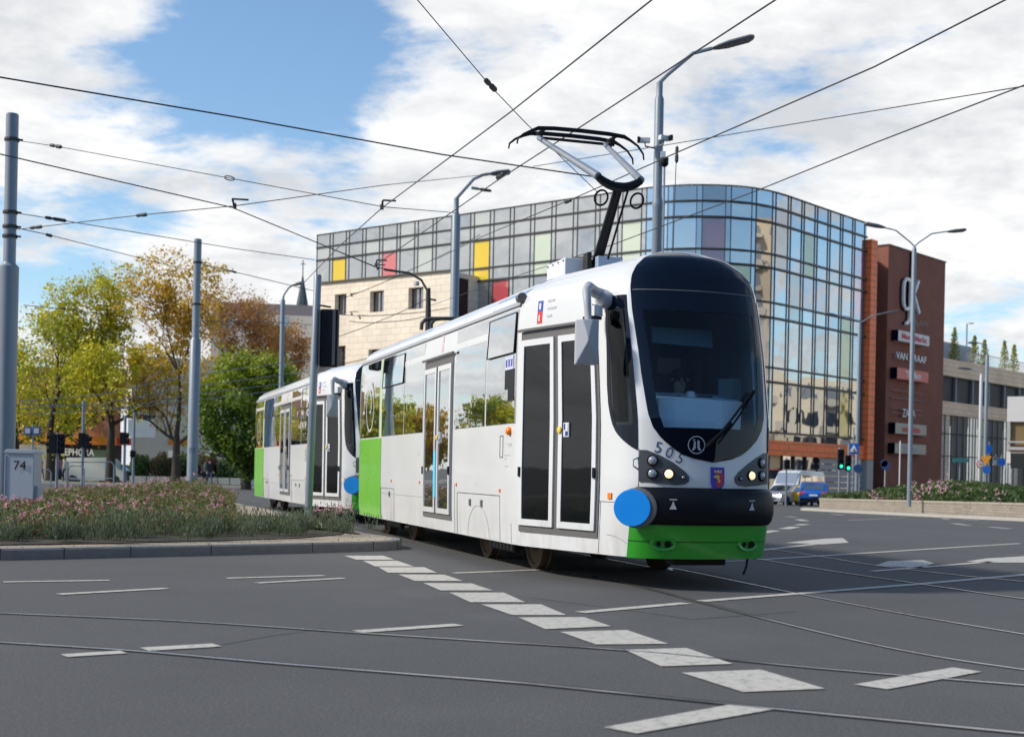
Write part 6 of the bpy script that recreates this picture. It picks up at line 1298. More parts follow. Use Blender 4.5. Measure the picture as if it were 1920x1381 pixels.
l1 = lamp(1237, 930, 155, 33, .115, .078, 178, [[(1252, 140), (1300, 100), (1335, 91), (1413, 70)]], 'tall single-arm street lamp with surveillance cameras behind the front tram', headw=.42)
mb = MB(); p = P(1233, 385, 33); mb.lathe((p.x, 33, 0), (0, 0, 1), [(.125, -.1), (.125, p.z-.1), (.135, p.z-.05), (.135, p.z+.05), (.09, p.z+.3)], 16)
mb.build('lower_sleeve', M['polegrey'], l1, smooth=40)
mb = MB(); mb.tube([P(1246, 300, 32.85), P(1243, 475, 32.85), P(1240, 640, 32.85)], .028, 6); mb.build('cable_pipe', M['polegrey'], l1)
for px, py, dx, lab in ((1209, 263, -1, 'white surveillance camera pointing left on the tall lamp pole'), (1245, 259, 1, 'white surveillance camera pointing right on the tall lamp pole')):
    c = P(px, py, 32.8); t = thing('surveillance_camera', lab, 'camera', tuple(c), 0, 'cameras on the tall lamp pole'); mb = MB(); mb.box(c, (.26, .13, .12), 0 if dx < 0 else .5); mb.build('housing', M['white'], t, bevel=.01)
    mb = MB(); mb.box(c+Vector((dx*.155, -.03, 0)), (.06, .14, .13), 0 if dx < 0 else .5); mb.build('hood', M['black'], t); mb = MB(); mb.tube([c+Vector((0, 0, -.05)), c+Vector((-dx*.02, 0, -.15)), Vector((P(1234, 275, 33).x, 32.95, c.z-.17))], .022, 6); mb.build('bracket', M['polegrey'], t)
c = P(1246, 304, 32.75); t = thing('dome_camera', 'black dome camera hanging on the tall lamp pole', 'camera', tuple(c), 0, None); mb = MB(); mb.lathe(c, (0, 0, -1), [(.04, -.12), (.10, -.1), (.10, .02), (.09, .07), (.05, .11), (0, .12)], 16); mb.build('dome', M['black'], t, smooth=50); mb = MB(); mb.box(c+Vector((-.04, .02, .18)), (.12, .12, .16)); mb.build('mount', M['white'], t)
l2 = lamp(856, 900, 372, 44, .145, .085, 398, [[(858, 370), (888, 336), (905, 328), (917, 326), (957, 322)]], 'street lamp with two heads between the stone block and the glass wing', headw=.5)
mb = MB(); a = P(884, 352, 44); mb.tube([a, P(897, 354, 44)], .05, 6); mb.build('side_arm', M['polegrey'], l2); mb = MB(); a, e = P(895, 354, 44), P(922, 358, 44); mb.ring([[a+(e-a)*k+Vector((0, sy*.2*f_, sz*.06*f_)) for sy, sz in ((-1, 0), (0, 1), (1, 0), (0, -1))] for k, f_ in ((0, .4), (.4, 1), (.9, .8), (1, .3))]); mb.build('lamp_head', mat('lamp_head_grey', (0, 0, 0)), l2)
lamp(1714.5, 930, 462, 53, .088, .046, None, [[(1708, 455), (1680, 432), (1660, 427), (1621, 419)], [(1722, 455), (1747, 438), (1775, 434), (1811, 431)]], 'double-arm street lamp standing in the hedge before the brick tower', headw=.36, base_z=gz(18, 53)+.45)
lamp(1612, 890, 605, 80, .10, .055, None, [[(1604, 600), (1590, 594), (1570, 591), (1545, 587)], [(1620, 601), (1635, 592), (1652, 588), (1686, 582)]], 'double-arm street lamp in front of the orange cladding', headw=.35)
lamp(1851, 880, 665, 78, .10, .06, None, [[(1848, 655), (1843, 645), (1836, 643), (1815, 642)]], 'thin street lamp in front of the shopping wing, right of the tower', headw=.3)
lamp(1840, 880, 702, 74, .09, .05, None, [[(1839, 698), (1833, 694), (1822, 692), (1796, 689)]], 'paler short street lamp beside the thin one near the shopping wing', headw=.3, m=mat('pale_pole', (.5, .5, .52), .4, .2))
lamp(530.5, 870, 560, 62, .11, .07, None, [[(533, 552), (541, 540), (549, 534), (566, 530)]], 'street lamp between the maple and the signal pole', headw=.3)
lamp(1813, 760, 607, 170, .10, .06, None, [[(1813, 606), (1816, 606), (1826, 606)]], 'thin distant lamp behind the roof of the shopping wing', headw=.4)
# dark mast with bracket carrying the wires
mt = thing('wire_mast', 'dark mast with a bracket holding the wires behind the front tram roof', 'pole', tuple(XZ(803, 40)), 0, None)
mb = MB(); mb.tube([(P(803, 700, 40).x-.1, 40, -.1), P(803, 600, 40), P(803, 540, 40)], [.10, .09, .07], 10); mb.build('shaft', M['wire'], mt)
mb = MB(); mb.tube([P(803, 548, 40), P(790, 525, 40), P(768, 512, 40), P(720, 505, 40)], .04, 6); mb.tube([P(803, 560, 40), P(818, 563, 40)], .03, 5); mb.build('bracket', M['wire'], mt)
for k, (x0_, x1_) in enumerate(((790, 850), (808, 870))):
    mb = MB(); mb.tube([P(x0_, 618, 38), P(x0_+1, 606, 38), P(x0_+7, 599, 38), P(x0_+20, 597, 38), P(x1_, 597, 38)], .055, 8); mb.build('bow', M['wire'], mt)
mb = MB(); mb.tube([P(781, 535, 42), P(781, 528, 42)], .1, 6); mb.build('cap', M['pale'], mt)
# ---- overhead lines
def wire(name, label, pts, r, cat='wire', group=None, m='wire', sag=0.0, fit=()):
    q = [P(x, y, D) for x, y, D in pts]; t = thing(name, label, cat, tuple(q[0]), 0, group); mb = MB(); out = []
    for a, b in zip(q, q[1:]):
        n = 8
        for k in range(n): s = k/n; out.append(a.lerp(b, s)-Vector((0, 0, sag*4*s*(1-s))))
    out.append(q[-1]); mb.tube(out, r, 5); mb.build('cable', M[m], t)
    for kind, x, y, D in fit:
        c = P(x, y, D); mb = MB()
        i = min(range(len(out)-1), key=lambda j: (out[j]-c).length); d = unit(out[i+1]-out[i])
        if kind == 'ins': mb.lathe(c-d*.16, d, [(.012, 0), (.03, .02), (.032, .10), (.02, .14), (.034, .18), (.034, .28), (.012, .32)], 8)
        elif kind == 'ring': mb.tube([c+d*.10*math.cos(a)+up*.035*math.sin(a) for a in [2*math.pi*k/10 for k in range(11)]], .010, 5)
        else: mb.tube([c-d*.02, c+up*.09-d*.08], .018, 5); mb.tube([c+up*.09-d*.10, c+up*.10+Vector((.22, 0, 0))], .016, 5); mb.lathe(c, (0, 0, 1), [(.03, -.04), (.03, .04)], 8)
        mb.build({'ins': 'insulator', 'ring': 'ring', 'clip': 'hanger_clamp'}[kind], M['wire'], t)
CG = 'contact wires over the tracks'; SG = 'span wires between the poles'
wire('contact_wire', 'contact wire touching the raised pantograph of the front tram', [(1500, -30, 11.2), (1090, 237, 15.98), (930, 340, 19.0), (700, 500, 27.2)], .0085, group=CG, fit=[('ins', 938, 330, 19), ('clip', 705, 497, 27)])
wire('contact_wire', 'contact wire running from the top centre past the left end of the pantograph', [(1260, -30, 11.2), (960, 208, 15.3), (716, 390, 21.1), (640, 458, 25.5), (560, 540, 33)], .0085, group=CG, fit=[('clip', 716, 388, 21.1)])
wire('contact_wire', 'contact wire coming down from the top right corner to behind the pantograph', [(1920, -18, 11.2), (1640, 125, 13.2), (1260, 290, 17.2), (1080, 370, 21.0), (900, 445, 28), (820, 485, 36)], .0085, group=CG, fit=[('ins', 1065, 377, 21.5)])
wire('contact_wire', 'lowest contact wire descending from the right edge to the tram roof', [(1990, 130, 13.2), (1920, 160, 13.9), (1640, 268, 16.4), (1425, 355, 19.1), (1150, 458, 24), (960, 520, 32), (800, 575, 48)], .0085, group=CG)
wire('contact_wire', 'dark contact wire crossing the sky from the upper left edge', [(-40, 137, 14.2), (0, 145, 14.4), (450, 221, 16.0), (830, 290, 17.4), (1110, 331, 18.5)], .010, group=CG)
wire('contact_wire', 'contact wire from the left edge past the tallest pole down to the stone block', [(-40, 280, 17.5), (0, 289, 18.0), (435, 389, 21.2), (600, 457, 24.5), (702, 499, 27.2)], .0095, group=CG, fit=[('clip', 440, 386, 21.2)])
wire('span_wire', 'thin span wire from the right edge towards the lamp with cameras', [(1990, 150, 17), (1900, 165, 17), (1600, 214, 20), (1260, 270, 24), (1000, 312, 27)], .008, group=SG)
wire('span_wire', 'thin span wire from the top edge down past the pantograph head', [(770, -15, 14), (920, 162, 15.5), (985, 230, 16.5), (1120, 360, 20)], .006, group=SG, fit=[('ins', 920, 160, 15.5)])
wire('span_wire', 'highest span wire fixed to the tallest left pole', [(36, 264, 24.5), (110, 275, 24), (430, 334, 22), (720, 388, 21.1), (855, 399, 26)], .007, group=SG, fit=[('ins', 105, 274, 24), ('ring', 430, 334, 22)])
wire('span_wire', 'middle span wire from the tallest pole sagging towards the stone block', [(34, 400, 24.5), (110, 412, 25), (440, 466, 29), (590, 487, 32)], .008, group=SG, fit=[('ins', 100, 410, 24.8), ('ins', 112, 412, 25)])
wire('span_wire', 'rising span wire from the tallest pole to the two-headed lamp', [(34, 430, 24.5), (265, 403, 23), (440, 386, 21.2), (720, 347, 27), (925, 326, 40)], .008, group=SG, fit=[('ins', 68, 426, 24.3), ('ins', 266, 403, 23)])
wire('span_wire', 'descending span wire from the tallest pole to the second catenary pole', [(34, 428, 24.5), (90, 440, 26), (335, 502, 38), (362, 506, 40.8)], .009, group=SG, fit=[('ins', 92, 441, 26)])
wire('span_wire', 'span wire leaving the second catenary pole to the right', [(371, 494, 41), (445, 511, 42), (600, 548, 45)], .012, group=SG, fit=[('ins', 436, 509, 42)])
wire('span_wire', 'lower span wire from the second catenary pole across the bare tree', [(368, 602, 41), (520, 604, 50), (600, 610, 60)], .012, group=SG)
wire('span_wire', 'thin wire above the lindens at the left, beside the tallest pole', [(44, 572, 60), (110, 578, 60), (200, 590, 62), (280, 600, 64)], .018, group=SG, fit=[('ins', 118, 578, 60)])
wire('span_wire', 'steep thin wire beside the pantograph on the right', [(1268, 292, 25), (1262, 470, 25)], .008, group=SG, fit=[('ins', 1269, 290, 25)])
wire('span_wire', 'dark cable sweeping from the left pole over the stone block to the mast', [(600, 457, 32), (702, 500, 38), (760, 512, 40)], .014, group=SG, fit=[('clip', 708, 503, 38)])
FG = 'wires in front of the stone block'
for k, (a, b, lab) in enumerate([((600, 640), (800, 560), 'thin wire rising across the stone block towards the mast'), ((640, 590), (850, 575), 'almost level wire low on the stone block'), ((600, 690), (850, 620), 'wire crossing the lower part of the stone block'), ((655, 602), (800, 592), 'sagging wire between the block windows'), ((640, 560), (900, 440), 'wire rising from the block windows to the glass wing')]):
    wire('feeder_wire', lab, [(*a, 50), ((a[0]+b[0])/2, (a[1]+b[1])/2+6, 52), (*b, 54)], .014, group=FG, sag=.05, fit=[('clip', a[0]+20, a[1]-6 if k != 1 else a[1]-1, 50)])
for k, (pts, lab) in enumerate([([(40, 752, 50), (200, 738, 52), (350, 705, 55), (620, 668, 60)], 'highest sunlit wire before the left trees'), ([(40, 766, 50), (200, 755, 52), (350, 726, 55), (620, 690, 60)], 'second sunlit wire before the left trees'), ([(40, 756, 47), (230, 764, 50), (350, 741, 53), (560, 715, 58)], 'third sunlit wire before the left trees'), ([(40, 776, 47), (230, 766, 50), (350, 751, 53), (560, 728, 58)], 'lowest sunlit wire before the left trees')]):
    wire('sunlit_wire', lab, pts, .016, group='sunlit wires before the left trees', m='wirel')
# ============================================================ CABINET
c0 = P(8, 955, 23.6); xa, xb = P(8, 900, 23.6).x, P(64, 900, 23.6).x; z1_ = zpx(36, 842, 23.6); cab = thing('utility_cabinet', 'pale grey utility cabinet marked 74 at the left edge of the flower bed', 'cabinet', ((xa+xb)/2, 23.6, .15), 0)
mb = MB(); mb.box(((xa+xb)/2, 23.8, (.15+z1_-.03)/2), (xb-xa-.02, .40, z1_-.18)); mb.build('casing', mat('cabinet_grey', (.40, .43, .50), .5, var=.05), cab, bevel=.012)
mb = MB(); w = (xb-xa)/2; cx_ = (xa+xb)/2; mb.prism([(-w, -.05), (w, -.05), (w, -.01), (w-.04, .02), (-w+.04, .02), (-w, -.01)], .44, (cx_, 24.02, z1_-.02), (1, 0, 0), (0, 0, 1)); mb.build('lid', mat('cabinet_grey', (0, 0, 0)), cab, bevel=.006)
mb = MB(); mb.box((xa+.012, 23.595, (.2+z1_)/2-.05), (.02, .02, z1_-.3)); mb.build('edge_strip', M['greyp'], cab)
mb = MB(); mb.box((xb+.02, 23.80, .40), (.06, .28, .5)); mb.build('side_box', MATS['cabinet_grey'], cab, bevel=.01)
mb = MB(); text(mb, '74', .235, (cx_+.01, 23.585, zpx(36, 873, 23.6)), (1, 0, 0), up, .004, 0, 'CENTER', 1.0, .0); mb.raw = True; mb.build('number', M['black'], cab)
# ============================================================ TRAFFIC LIGHTS, SIGNS, RAILINGS
GREEN = mat('green_signal', (.02, .8, .45), .4, emit=(.03, 1, .5), estr=1.6)
def tlight(px, D, ytop, heads, label, polem=None):
    T_ = P(px, ytop, D); loc = Vector((T_.x, D, gz(T_.x, D))); t = thing('traffic_light', label, 'traffic light', tuple(loc), 0, 'traffic lights around the junction'); mb = MB(); mb.tube([loc-Vector((0, 0, .1)), T_], .06, 10); mb.build('post', polem or M['polegrey'], t, smooth=40)
    for hx, hy0, hy1, w, lit, face in heads:
        a, b = P(hx, hy0, D), P(hx, hy1, D); h = a.z-b.z; c = (a+b)/2; mb = MB(); mb.box(c, (w, .2, h)); hd = mb.build('signal_head', M['black'], t, bevel=.02)
        for k in range(3 if h > .7 else 2):
            n_ = 3 if h > .7 else 2; zc = a.z-h*(k+.5)/n_; s_ = face; p = Vector((c.x, c.y, zc)); ax_ = Vector((s_, 0, 0)) if s_ else Vector((0, -1, 0)); mb = MB(); mb.lathe(p+ax_*(w/2 if s_ else .1), ax_, [(.10, -.01), (.11, .10), (.095, .10), (.09, .0)], 12); mb.build('visor', M['black'], hd)
            if not s_: mb = MB(); mb.lathe(p+ax_*.1, ax_, [(.09, 0), (.085, .02), (0, .03)], 14); mb.build('lens', GREEN if (lit and k == n_-1) else M['blackg'], hd)
    return t
tlight(1575, 72, 838, [(1576.5, 842, 880, .32, 1, 0)], 'traffic light showing green beside the pedestrian crossing sign'); tlight(1592, 67, 832, [(1590, 853, 882, .28, 1, 0)], 'second green traffic light just right of the first, in the hedge')
tlight(1475, 88, 858, [(1476, 861, 879, .35, 0, 0)], 'dark traffic light in front of the white van'); tlight(108, 60, 810, [(100, 813, 850, .34, 0, -1), (115, 813, 850, .3, 0, 0)], 'pair of black signal heads in front of the linden nearest the bus stop sign'); tlight(157, 56, 750, [(154, 811, 838, .28, 0, 1), (162, 816, 840, .2, 0, 1)], 'black signal heads on a tall post before the SEPHORA shop')
tlight(235, 58, 780, [(231, 810, 832, .26, 0, 1)], 'black signal head on a post below the billboard'); tlight(252, 62, 772, [(250, 845, 856, .22, 0, 0)], 'thin post with a small black box right of the billboard signal'); 
def sign_post(px, D, ytop, plates, label, m=None, ybase=None, cat='sign'):
    T_ = P(px, ytop, D); loc = Vector((T_.x, D, gz(T_.x, D) if ybase is None else P(px, ybase, D).z)); t = thing('road_sign', label, cat, tuple(loc), 0, 'road signs around the junction'); mb = MB(); mb.tube([loc-Vector((0, 0, .1)), T_], .035, 8); mb.build('post', m or M['steel'], t, smooth=40)
    for shape, cx_, cy_, r_, mm_ in plates:
        c = P(cx_, cy_, D)+Vector((0, -.06, 0)); mb = MB()
        pts = {'sq': [(-1, -1), (1, -1), (1, 1), (-1, 1)], 'disc': [(math.cos(2*math.pi*k/24), math.sin(2*math.pi*k/24)) for k in range(24)], 'tri': [(-.95, .75), (0, -.95), (.95, .75)], 'wide': [(-2.4, -.6), (2.4, -.6), (2.4, .6), (-2.4, .6)], 'up': [(-.95, -.8), (.95, -.8), (0, .9)], 'tall': [(-.8, -1.1), (.8, -1.1), (.8, 1.1), (-.8, 1.1)]}[shape]
        layers = mm_ if isinstance(mm_, list) else [mm_]
        for k, L_ in enumerate(layers):
            sh, col, kk = (L_ if isinstance(L_, tuple) else (shape, L_, 1)); pl = {'sq': [(-1, -1), (1, -1), (1, 1), (-1, 1)], 'disc': [(math.cos(2*math.pi*q/24), math.sin(2*math.pi*q/24)) for q in range(24)], 'tri': [(-.95, .75), (0, -.95), (.95, .75)], 'up': [(-.95, -.8), (.95, -.8), (0, .9)], 'wide': pts, 'tall': pts}[sh]
            mb = MB(); mb.prism([(a*r_*kk, b*r_*kk) for a, b in pl], .02, (c.x, c.y-.012*k, c.z), (1, 0, 0), (0, 0, 1)); mb.build('plate' if k == 0 else 'marking', MATS.get(col) or M[col], t)
    return t
mat('sign_blue', (.01, .13, .55), .4); mat('sign_yellow', (.75, .33, .02), .4); mat('sign_teal', (.03, .18, .20), .4); mat('sign_pink', (.6, .2, .3), .4); mat('sign_darkblue', (.03, .07, .22), .5); mat('sign_skin', (.5, .45, .3), .5)
t = sign_post(1601, 68, 800, [('sq', 1600, 840.5, .27, ['sign_blue', ('up', 'sign_white', .82)])], 'blue square pedestrian crossing sign above the hedge')
mb = MB(); c = P(1600, 842, 68)+Vector((0, -.12, 0)); mb.tube([c+Vector((-.05, 0, -.12)), c+Vector((0, 0, -.0)), c+Vector((.0, 0, .05))], .018, 4); mb.tube([c+Vector((.06, 0, -.12)), c+Vector((0, 0, 0))], .016, 4); mb.build('pictogram', M['black'], t)
sign_post(1612, 68, 862, [('disc', 1608, 878, .22, 'sign_darkblue')], 'dark round sign seen edge-on below the pedestrian crossing sign')
sign_post(1849, 70, 850, [('tri', 1848, 863, .30, ['sign_yellow', ('tri', 'sign_yellow', .75)]), ('disc', 1849, 880, .22, 'sign_blue')], 'orange-yellow give way triangle with a blue disc below it')
t = sign_post(1838, 72, 862, [('disc', 1837, 870, .20, ['red', ('disc', 'sign_white', .74)])], 'round white speed limit sign with red rim left of the yellow triangle'); mb = MB(); text(mb, '40', .2, P(1837, 870, 72)+Vector((0, -.12, 0)), (1, 0, 0), up, .0, 0, 'CENTER', .9, .01); mb.raw = True; mb.build('number', M['black'], t)
sign_post(1878, 75, 852, [('disc', 1877, 866, .22, 'sign_blue')], 'small blue round sign near the right edge pavilion'); sign_post(1800, 72, 858, [('wide', 1800, 862, .18, 'sign_teal')], 'wide dark teal direction plate above the hedge')
sign_post(1855, 76, 828, [('tall', 1854, 841, .20, 'sign_blue')], 'blue rectangular sign hung in front of the shopping wing'); sign_post(1660, 74, 862, [('disc', 1660, 872, .26, 'sign_darkblue'), ('disc', 1657, 868, .20, 'sign_darkblue')], 'cluster of dark round signs at the foot of the brick tower', M['greyp'])
sign_post(1688, 78, 826, [], 'bare white post in front of the lowest tower sign', mat('post_white', (.7, .7, .7), .5)); 
bs = sign_post(62, 44, 796, [('sq', 53.5, 807.5, .135, ['sign_darkblue', ('sq', 'pale_print', .62)]), ('sq', 70, 807.5, .135, ['sign_darkblue', ('sq', 'pale_print', .62)])], 'two blue and white bus stop plates side by side behind the cabinet', cat='sign')
def hoop(px0, px1, ytop, D, label):
    t = thing('tube_railing', label, 'railing', tuple(XZ((px0+px1)/2, D)), 0, 'tubular railings on the far pavement'); a = P(px0, ytop, D); b = P(px1, ytop, D); g_ = gz(a.x, D); mb = MB(); mb.tube([(a.x, D, g_), (a.x, D, a.z-.12), (a.x+.1, D, a.z), (b.x-.1, D, b.z), (b.x, D, b.z-.12), (b.x, D, g_)], .03, 7); mb.build('hoop', M['steel'], t, smooth=50)
    mb = MB(); mb.tube([(a.x+.05, D, (a.z+g_)/2), (b.x-.05, D, (b.z+g_)/2)], .02, 6); mb.build('crossbar', M['steel'], t)
hoop(126, 214, 866, 52, 'wide tubular railing in front of the SEPHORA shop'); hoop(128, 158, 873, 55, 'narrow tubular railing left of the wide one'); hoop(18, 96, 880, 55, 'tubular railing behind the numbered cabinet')
# ============================================================ CARS
carglass = glass_mat('car_glass', (.02, .025, .03), .35, .03, .002)
def car(name, label, loc, rz, prof_, Wd, colour, wheels, wins, lamps, wr=.33, group='vehicles at the junction', cat='car', taper=.10):
    """prof_: side outline (x,z) of the body, front at +x; wins: glazed side areas; lamps: (x,z,w,h,mat) front/rear"""
    t = lthing(name, label, cat, tuple(loc), rz, group); H = max(z for x, z in prof_); belt = H*.58; ys = [-1, -.94, -.6, 0, .6, .94, 1]
    def hw(z): return Wd/2*(1 if z < belt else 1-taper*(z-belt)/(H-belt))
    mb = MB(); rings = []
    for y in ys:
        f = 1 if abs(y) < .9 else (.985 if abs(y) < .98 else .955); cx_ = sum(x for x, z in prof_)/len(prof_); cz_ = H*.5; rings.append([Vector((cx_+(x-cx_)*f, y*hw(z), cz_+(z-cz_)*f)) for x, z in prof_])
    mb.ring(rings, 0, True); mb.build('body', colour, t, smooth=35)
    for w in wins:
        for s in (-1, 1): mb = MB(); mb.face([Vector((x, s*(hw(z)+.012), z)) for x, z in w]); mb.raw = True; mb.build('side_window', carglass, t)
    for x in wheels:
        for s in (-1, 1):
            mb = MB(); mb.lathe((x, s*(Wd/2-.20), wr), (0, s, 0), [(wr*.95, 0), (wr, .03), (wr, .19), (wr*.92, .215), (wr*.62, .20)], 20); wo_ = mb.build('wheel', mat('tyre', (.02, .02, .02), .8), t, smooth=40); mb = MB(); mb.lathe((x, s*(Wd/2-.01), wr), (0, s, 0), [(wr*.62, -.02), (wr*.55, .0), (wr*.2, -.02), (0, -.015)], 14); mb.build('rim', M['lens'], wo_)
    for nm, x0_, z0_, z1_, y0_, y1_, m_, x1_ in lamps: mb = MB(); mb.face([(x0_, y0_, z0_), (x0_, y1_, z0_), (x1_, y1_, z1_), (x1_, y0_, z1_)]); mb.raw = True; mb.build(nm, m_, t)
    return t
vanp = [(-3.0, .35), (-3.0, 2.35), (-2.85, 2.62), (1.2, 2.68), (1.75, 2.55), (2.35, 1.55), (2.92, 1.25), (3.02, .8), (3.0, .32), (2.6, .28), (2.55, .6), (2.3, .74), (1.95, .74), (1.7, .6), (1.65, .28), (-1.5, .28), (-1.55, .6), (-1.8, .74), (-2.15, .74), (-2.4, .6), (-2.45, .28)]
vwhite = mat('van_white', (.62, .63, .65), .35, coat=.4); cp_ = gp(1497, 104); hd_ = math.atan2(-.80, -.60)
car('passenger_van', 'white high-roof passenger van behind the silver car on the right', (cp_.x, cp_.y, cp_.z), hd_, vanp, 2.05, vwhite, (2.12, -1.98), [[(.95, 1.45), (1.95, 1.45), (1.55, 2.3), (.95, 2.3)], [(-2.7, 1.45), (-.4, 1.45), (-.4, 2.25), (-2.7, 2.25)], [(-.25, 1.45), (.85, 1.45), (.85, 2.28), (-.25, 2.28)]],
    [('windscreen', 2.31, 1.62, 2.5, -.85, .85, carglass, 1.84), ('grille', 3.04, .62, .95, -.5, .5, M['black'], 3.01), ('headlight', 3.0, .95, 1.2, -.95, -.62, M['lens'], 2.96), ('headlight', 3.0, .95, 1.2, .62, .95, M['lens'], 2.96), ('number_plate', 3.06, .45, .56, -.26, .26, M['white'], 3.06)], .34, cat='van', taper=.14)
hatch = [(-2.05, .35), (-2.12, .85), (-1.95, 1.0), (-1.5, 1.42), (-.4, 1.50), (.35, 1.42), (1.15, .98), (1.95, .80), (2.1, .55), (2.08, .3), (1.72, .24), (1.66, .5), (1.45, .66), (1.15, .66), (.92, .5), (.86, .24), (-.92, .24), (-.98, .5), (-1.2, .66), (-1.5, .66), (-1.72, .5), (-1.78, .24)]
cp_ = gp(1474, 96); car('silver_car', 'silver car in front of the white van', tuple(cp_), hd_-.1, hatch, 1.78, mat('car_silver', (.34, .36, .39), .3, .4, coat=.5), (1.3, -1.35), [[(-1.35, 1.0), (-.35, 1.0), (-.35, 1.38), (-1.1, 1.34)], [(-.28, 1.0), (.95, 1.0), (.3, 1.35), (-.28, 1.39)]],
    [('windscreen', 1.10, 1.03, 1.40, -.72, .72, carglass, .42), ('headlight', 2.05, .6, .78, -.82, -.5, M['lens'], 1.98), ('headlight', 2.05, .6, .78, .5, .82, M['lens'], 1.98), ('grille', 2.11, .42, .6, -.45, .45, M['black'], 2.09), ('number_plate', 2.12, .34, .44, -.26, .26, M['white'], 2.12)])
suv = [(-2.1, .4), (-2.2, .9), (-2.1, 1.1), (-1.75, 1.58), (-.3, 1.68), (.5, 1.58), (1.2, 1.08), (2.0, .92), (2.15, .6), (2.1, .32), (1.78, .28), (1.7, .58), (1.5, .72), (1.2, .72), (.98, .58), (.9, .28), (-.98, .28), (-1.04, .58), (-1.25, .74), (-1.55, .74), (-1.76, .58), (-1.84, .28)]
cp_ = gp(1527, 90); car('blue_car', 'bright blue car seen from behind at the end of the planter', tuple(cp_), R(76), suv, 1.84, mat('car_blue', (.01, .10, .44), .3, coat=.6), (1.35, -1.4), [[(-1.55, 1.1), (-.35, 1.1), (-.35, 1.55), (-1.35, 1.5)], [(-.28, 1.1), (.95, 1.1), (.4, 1.5), (-.28, 1.57)]],
    [('rear_window', -2.10, 1.14, 1.52, -.68, .68, carglass, -1.83), ('tail_light', -2.19, .85, 1.02, -.86, -.5, M['red'], -2.16), ('tail_light', -2.19, .85, 1.02, .5, .86, M['red'], -2.16), ('number_plate', -2.23, .72, .84, -.27, .27, M['white'], -2.23), ('rear_bumper', -2.17, .34, .58, -.85, .85, M['black'], -2.21)], .36)
cp_ = gp(1503, 97); car('yellow_car', 'yellow car mostly hidden by the bright blue car', tuple(cp_), R(77), hatch, 1.7, mat('car_yellow', (.75, .40, .01), .35, coat=.4), (1.3, -1.35), [[(-1.35, 1.0), (.8, 1.0), (.3, 1.35), (-1.1, 1.34)]], [('rear_window', -1.98, 1.02, 1.36, -.6, .6, carglass, -1.56), ('tail_light', -2.13, .75, .95, -.8, -.5, M['red'], -2.08)])
cp_ = gp(182, 101); car('delivery_van', 'pale delivery van parked before the SEPHORA shop front', tuple(cp_), R(0), [(x*.8, z*.72) for x, z in vanp], 1.8, mat('van_pale', (.5, .52, .5), .4), (1.7, -1.58), [[(.8, 1.05), (1.5, 1.05), (1.25, 1.6), (.8, 1.6)]], [('headlight', 2.4, .7, .85, .4, .7, M['lens'], 2.38)], .3, cat='van')
cp_ = gp(232, 102); car('parked_car', 'dark parked car right of the pale delivery van', tuple(cp_), R(0), hatch, 1.7, mat('car_dark', (.02, .022, .03), .3, coat=.5), (1.3, -1.35), [[(-1.35, 1.0), (.8, 1.0), (.3, 1.35), (-1.1, 1.34)]], [('headlight', 2.05, .6, .78, .5, .8, M['lens'], 1.98)])
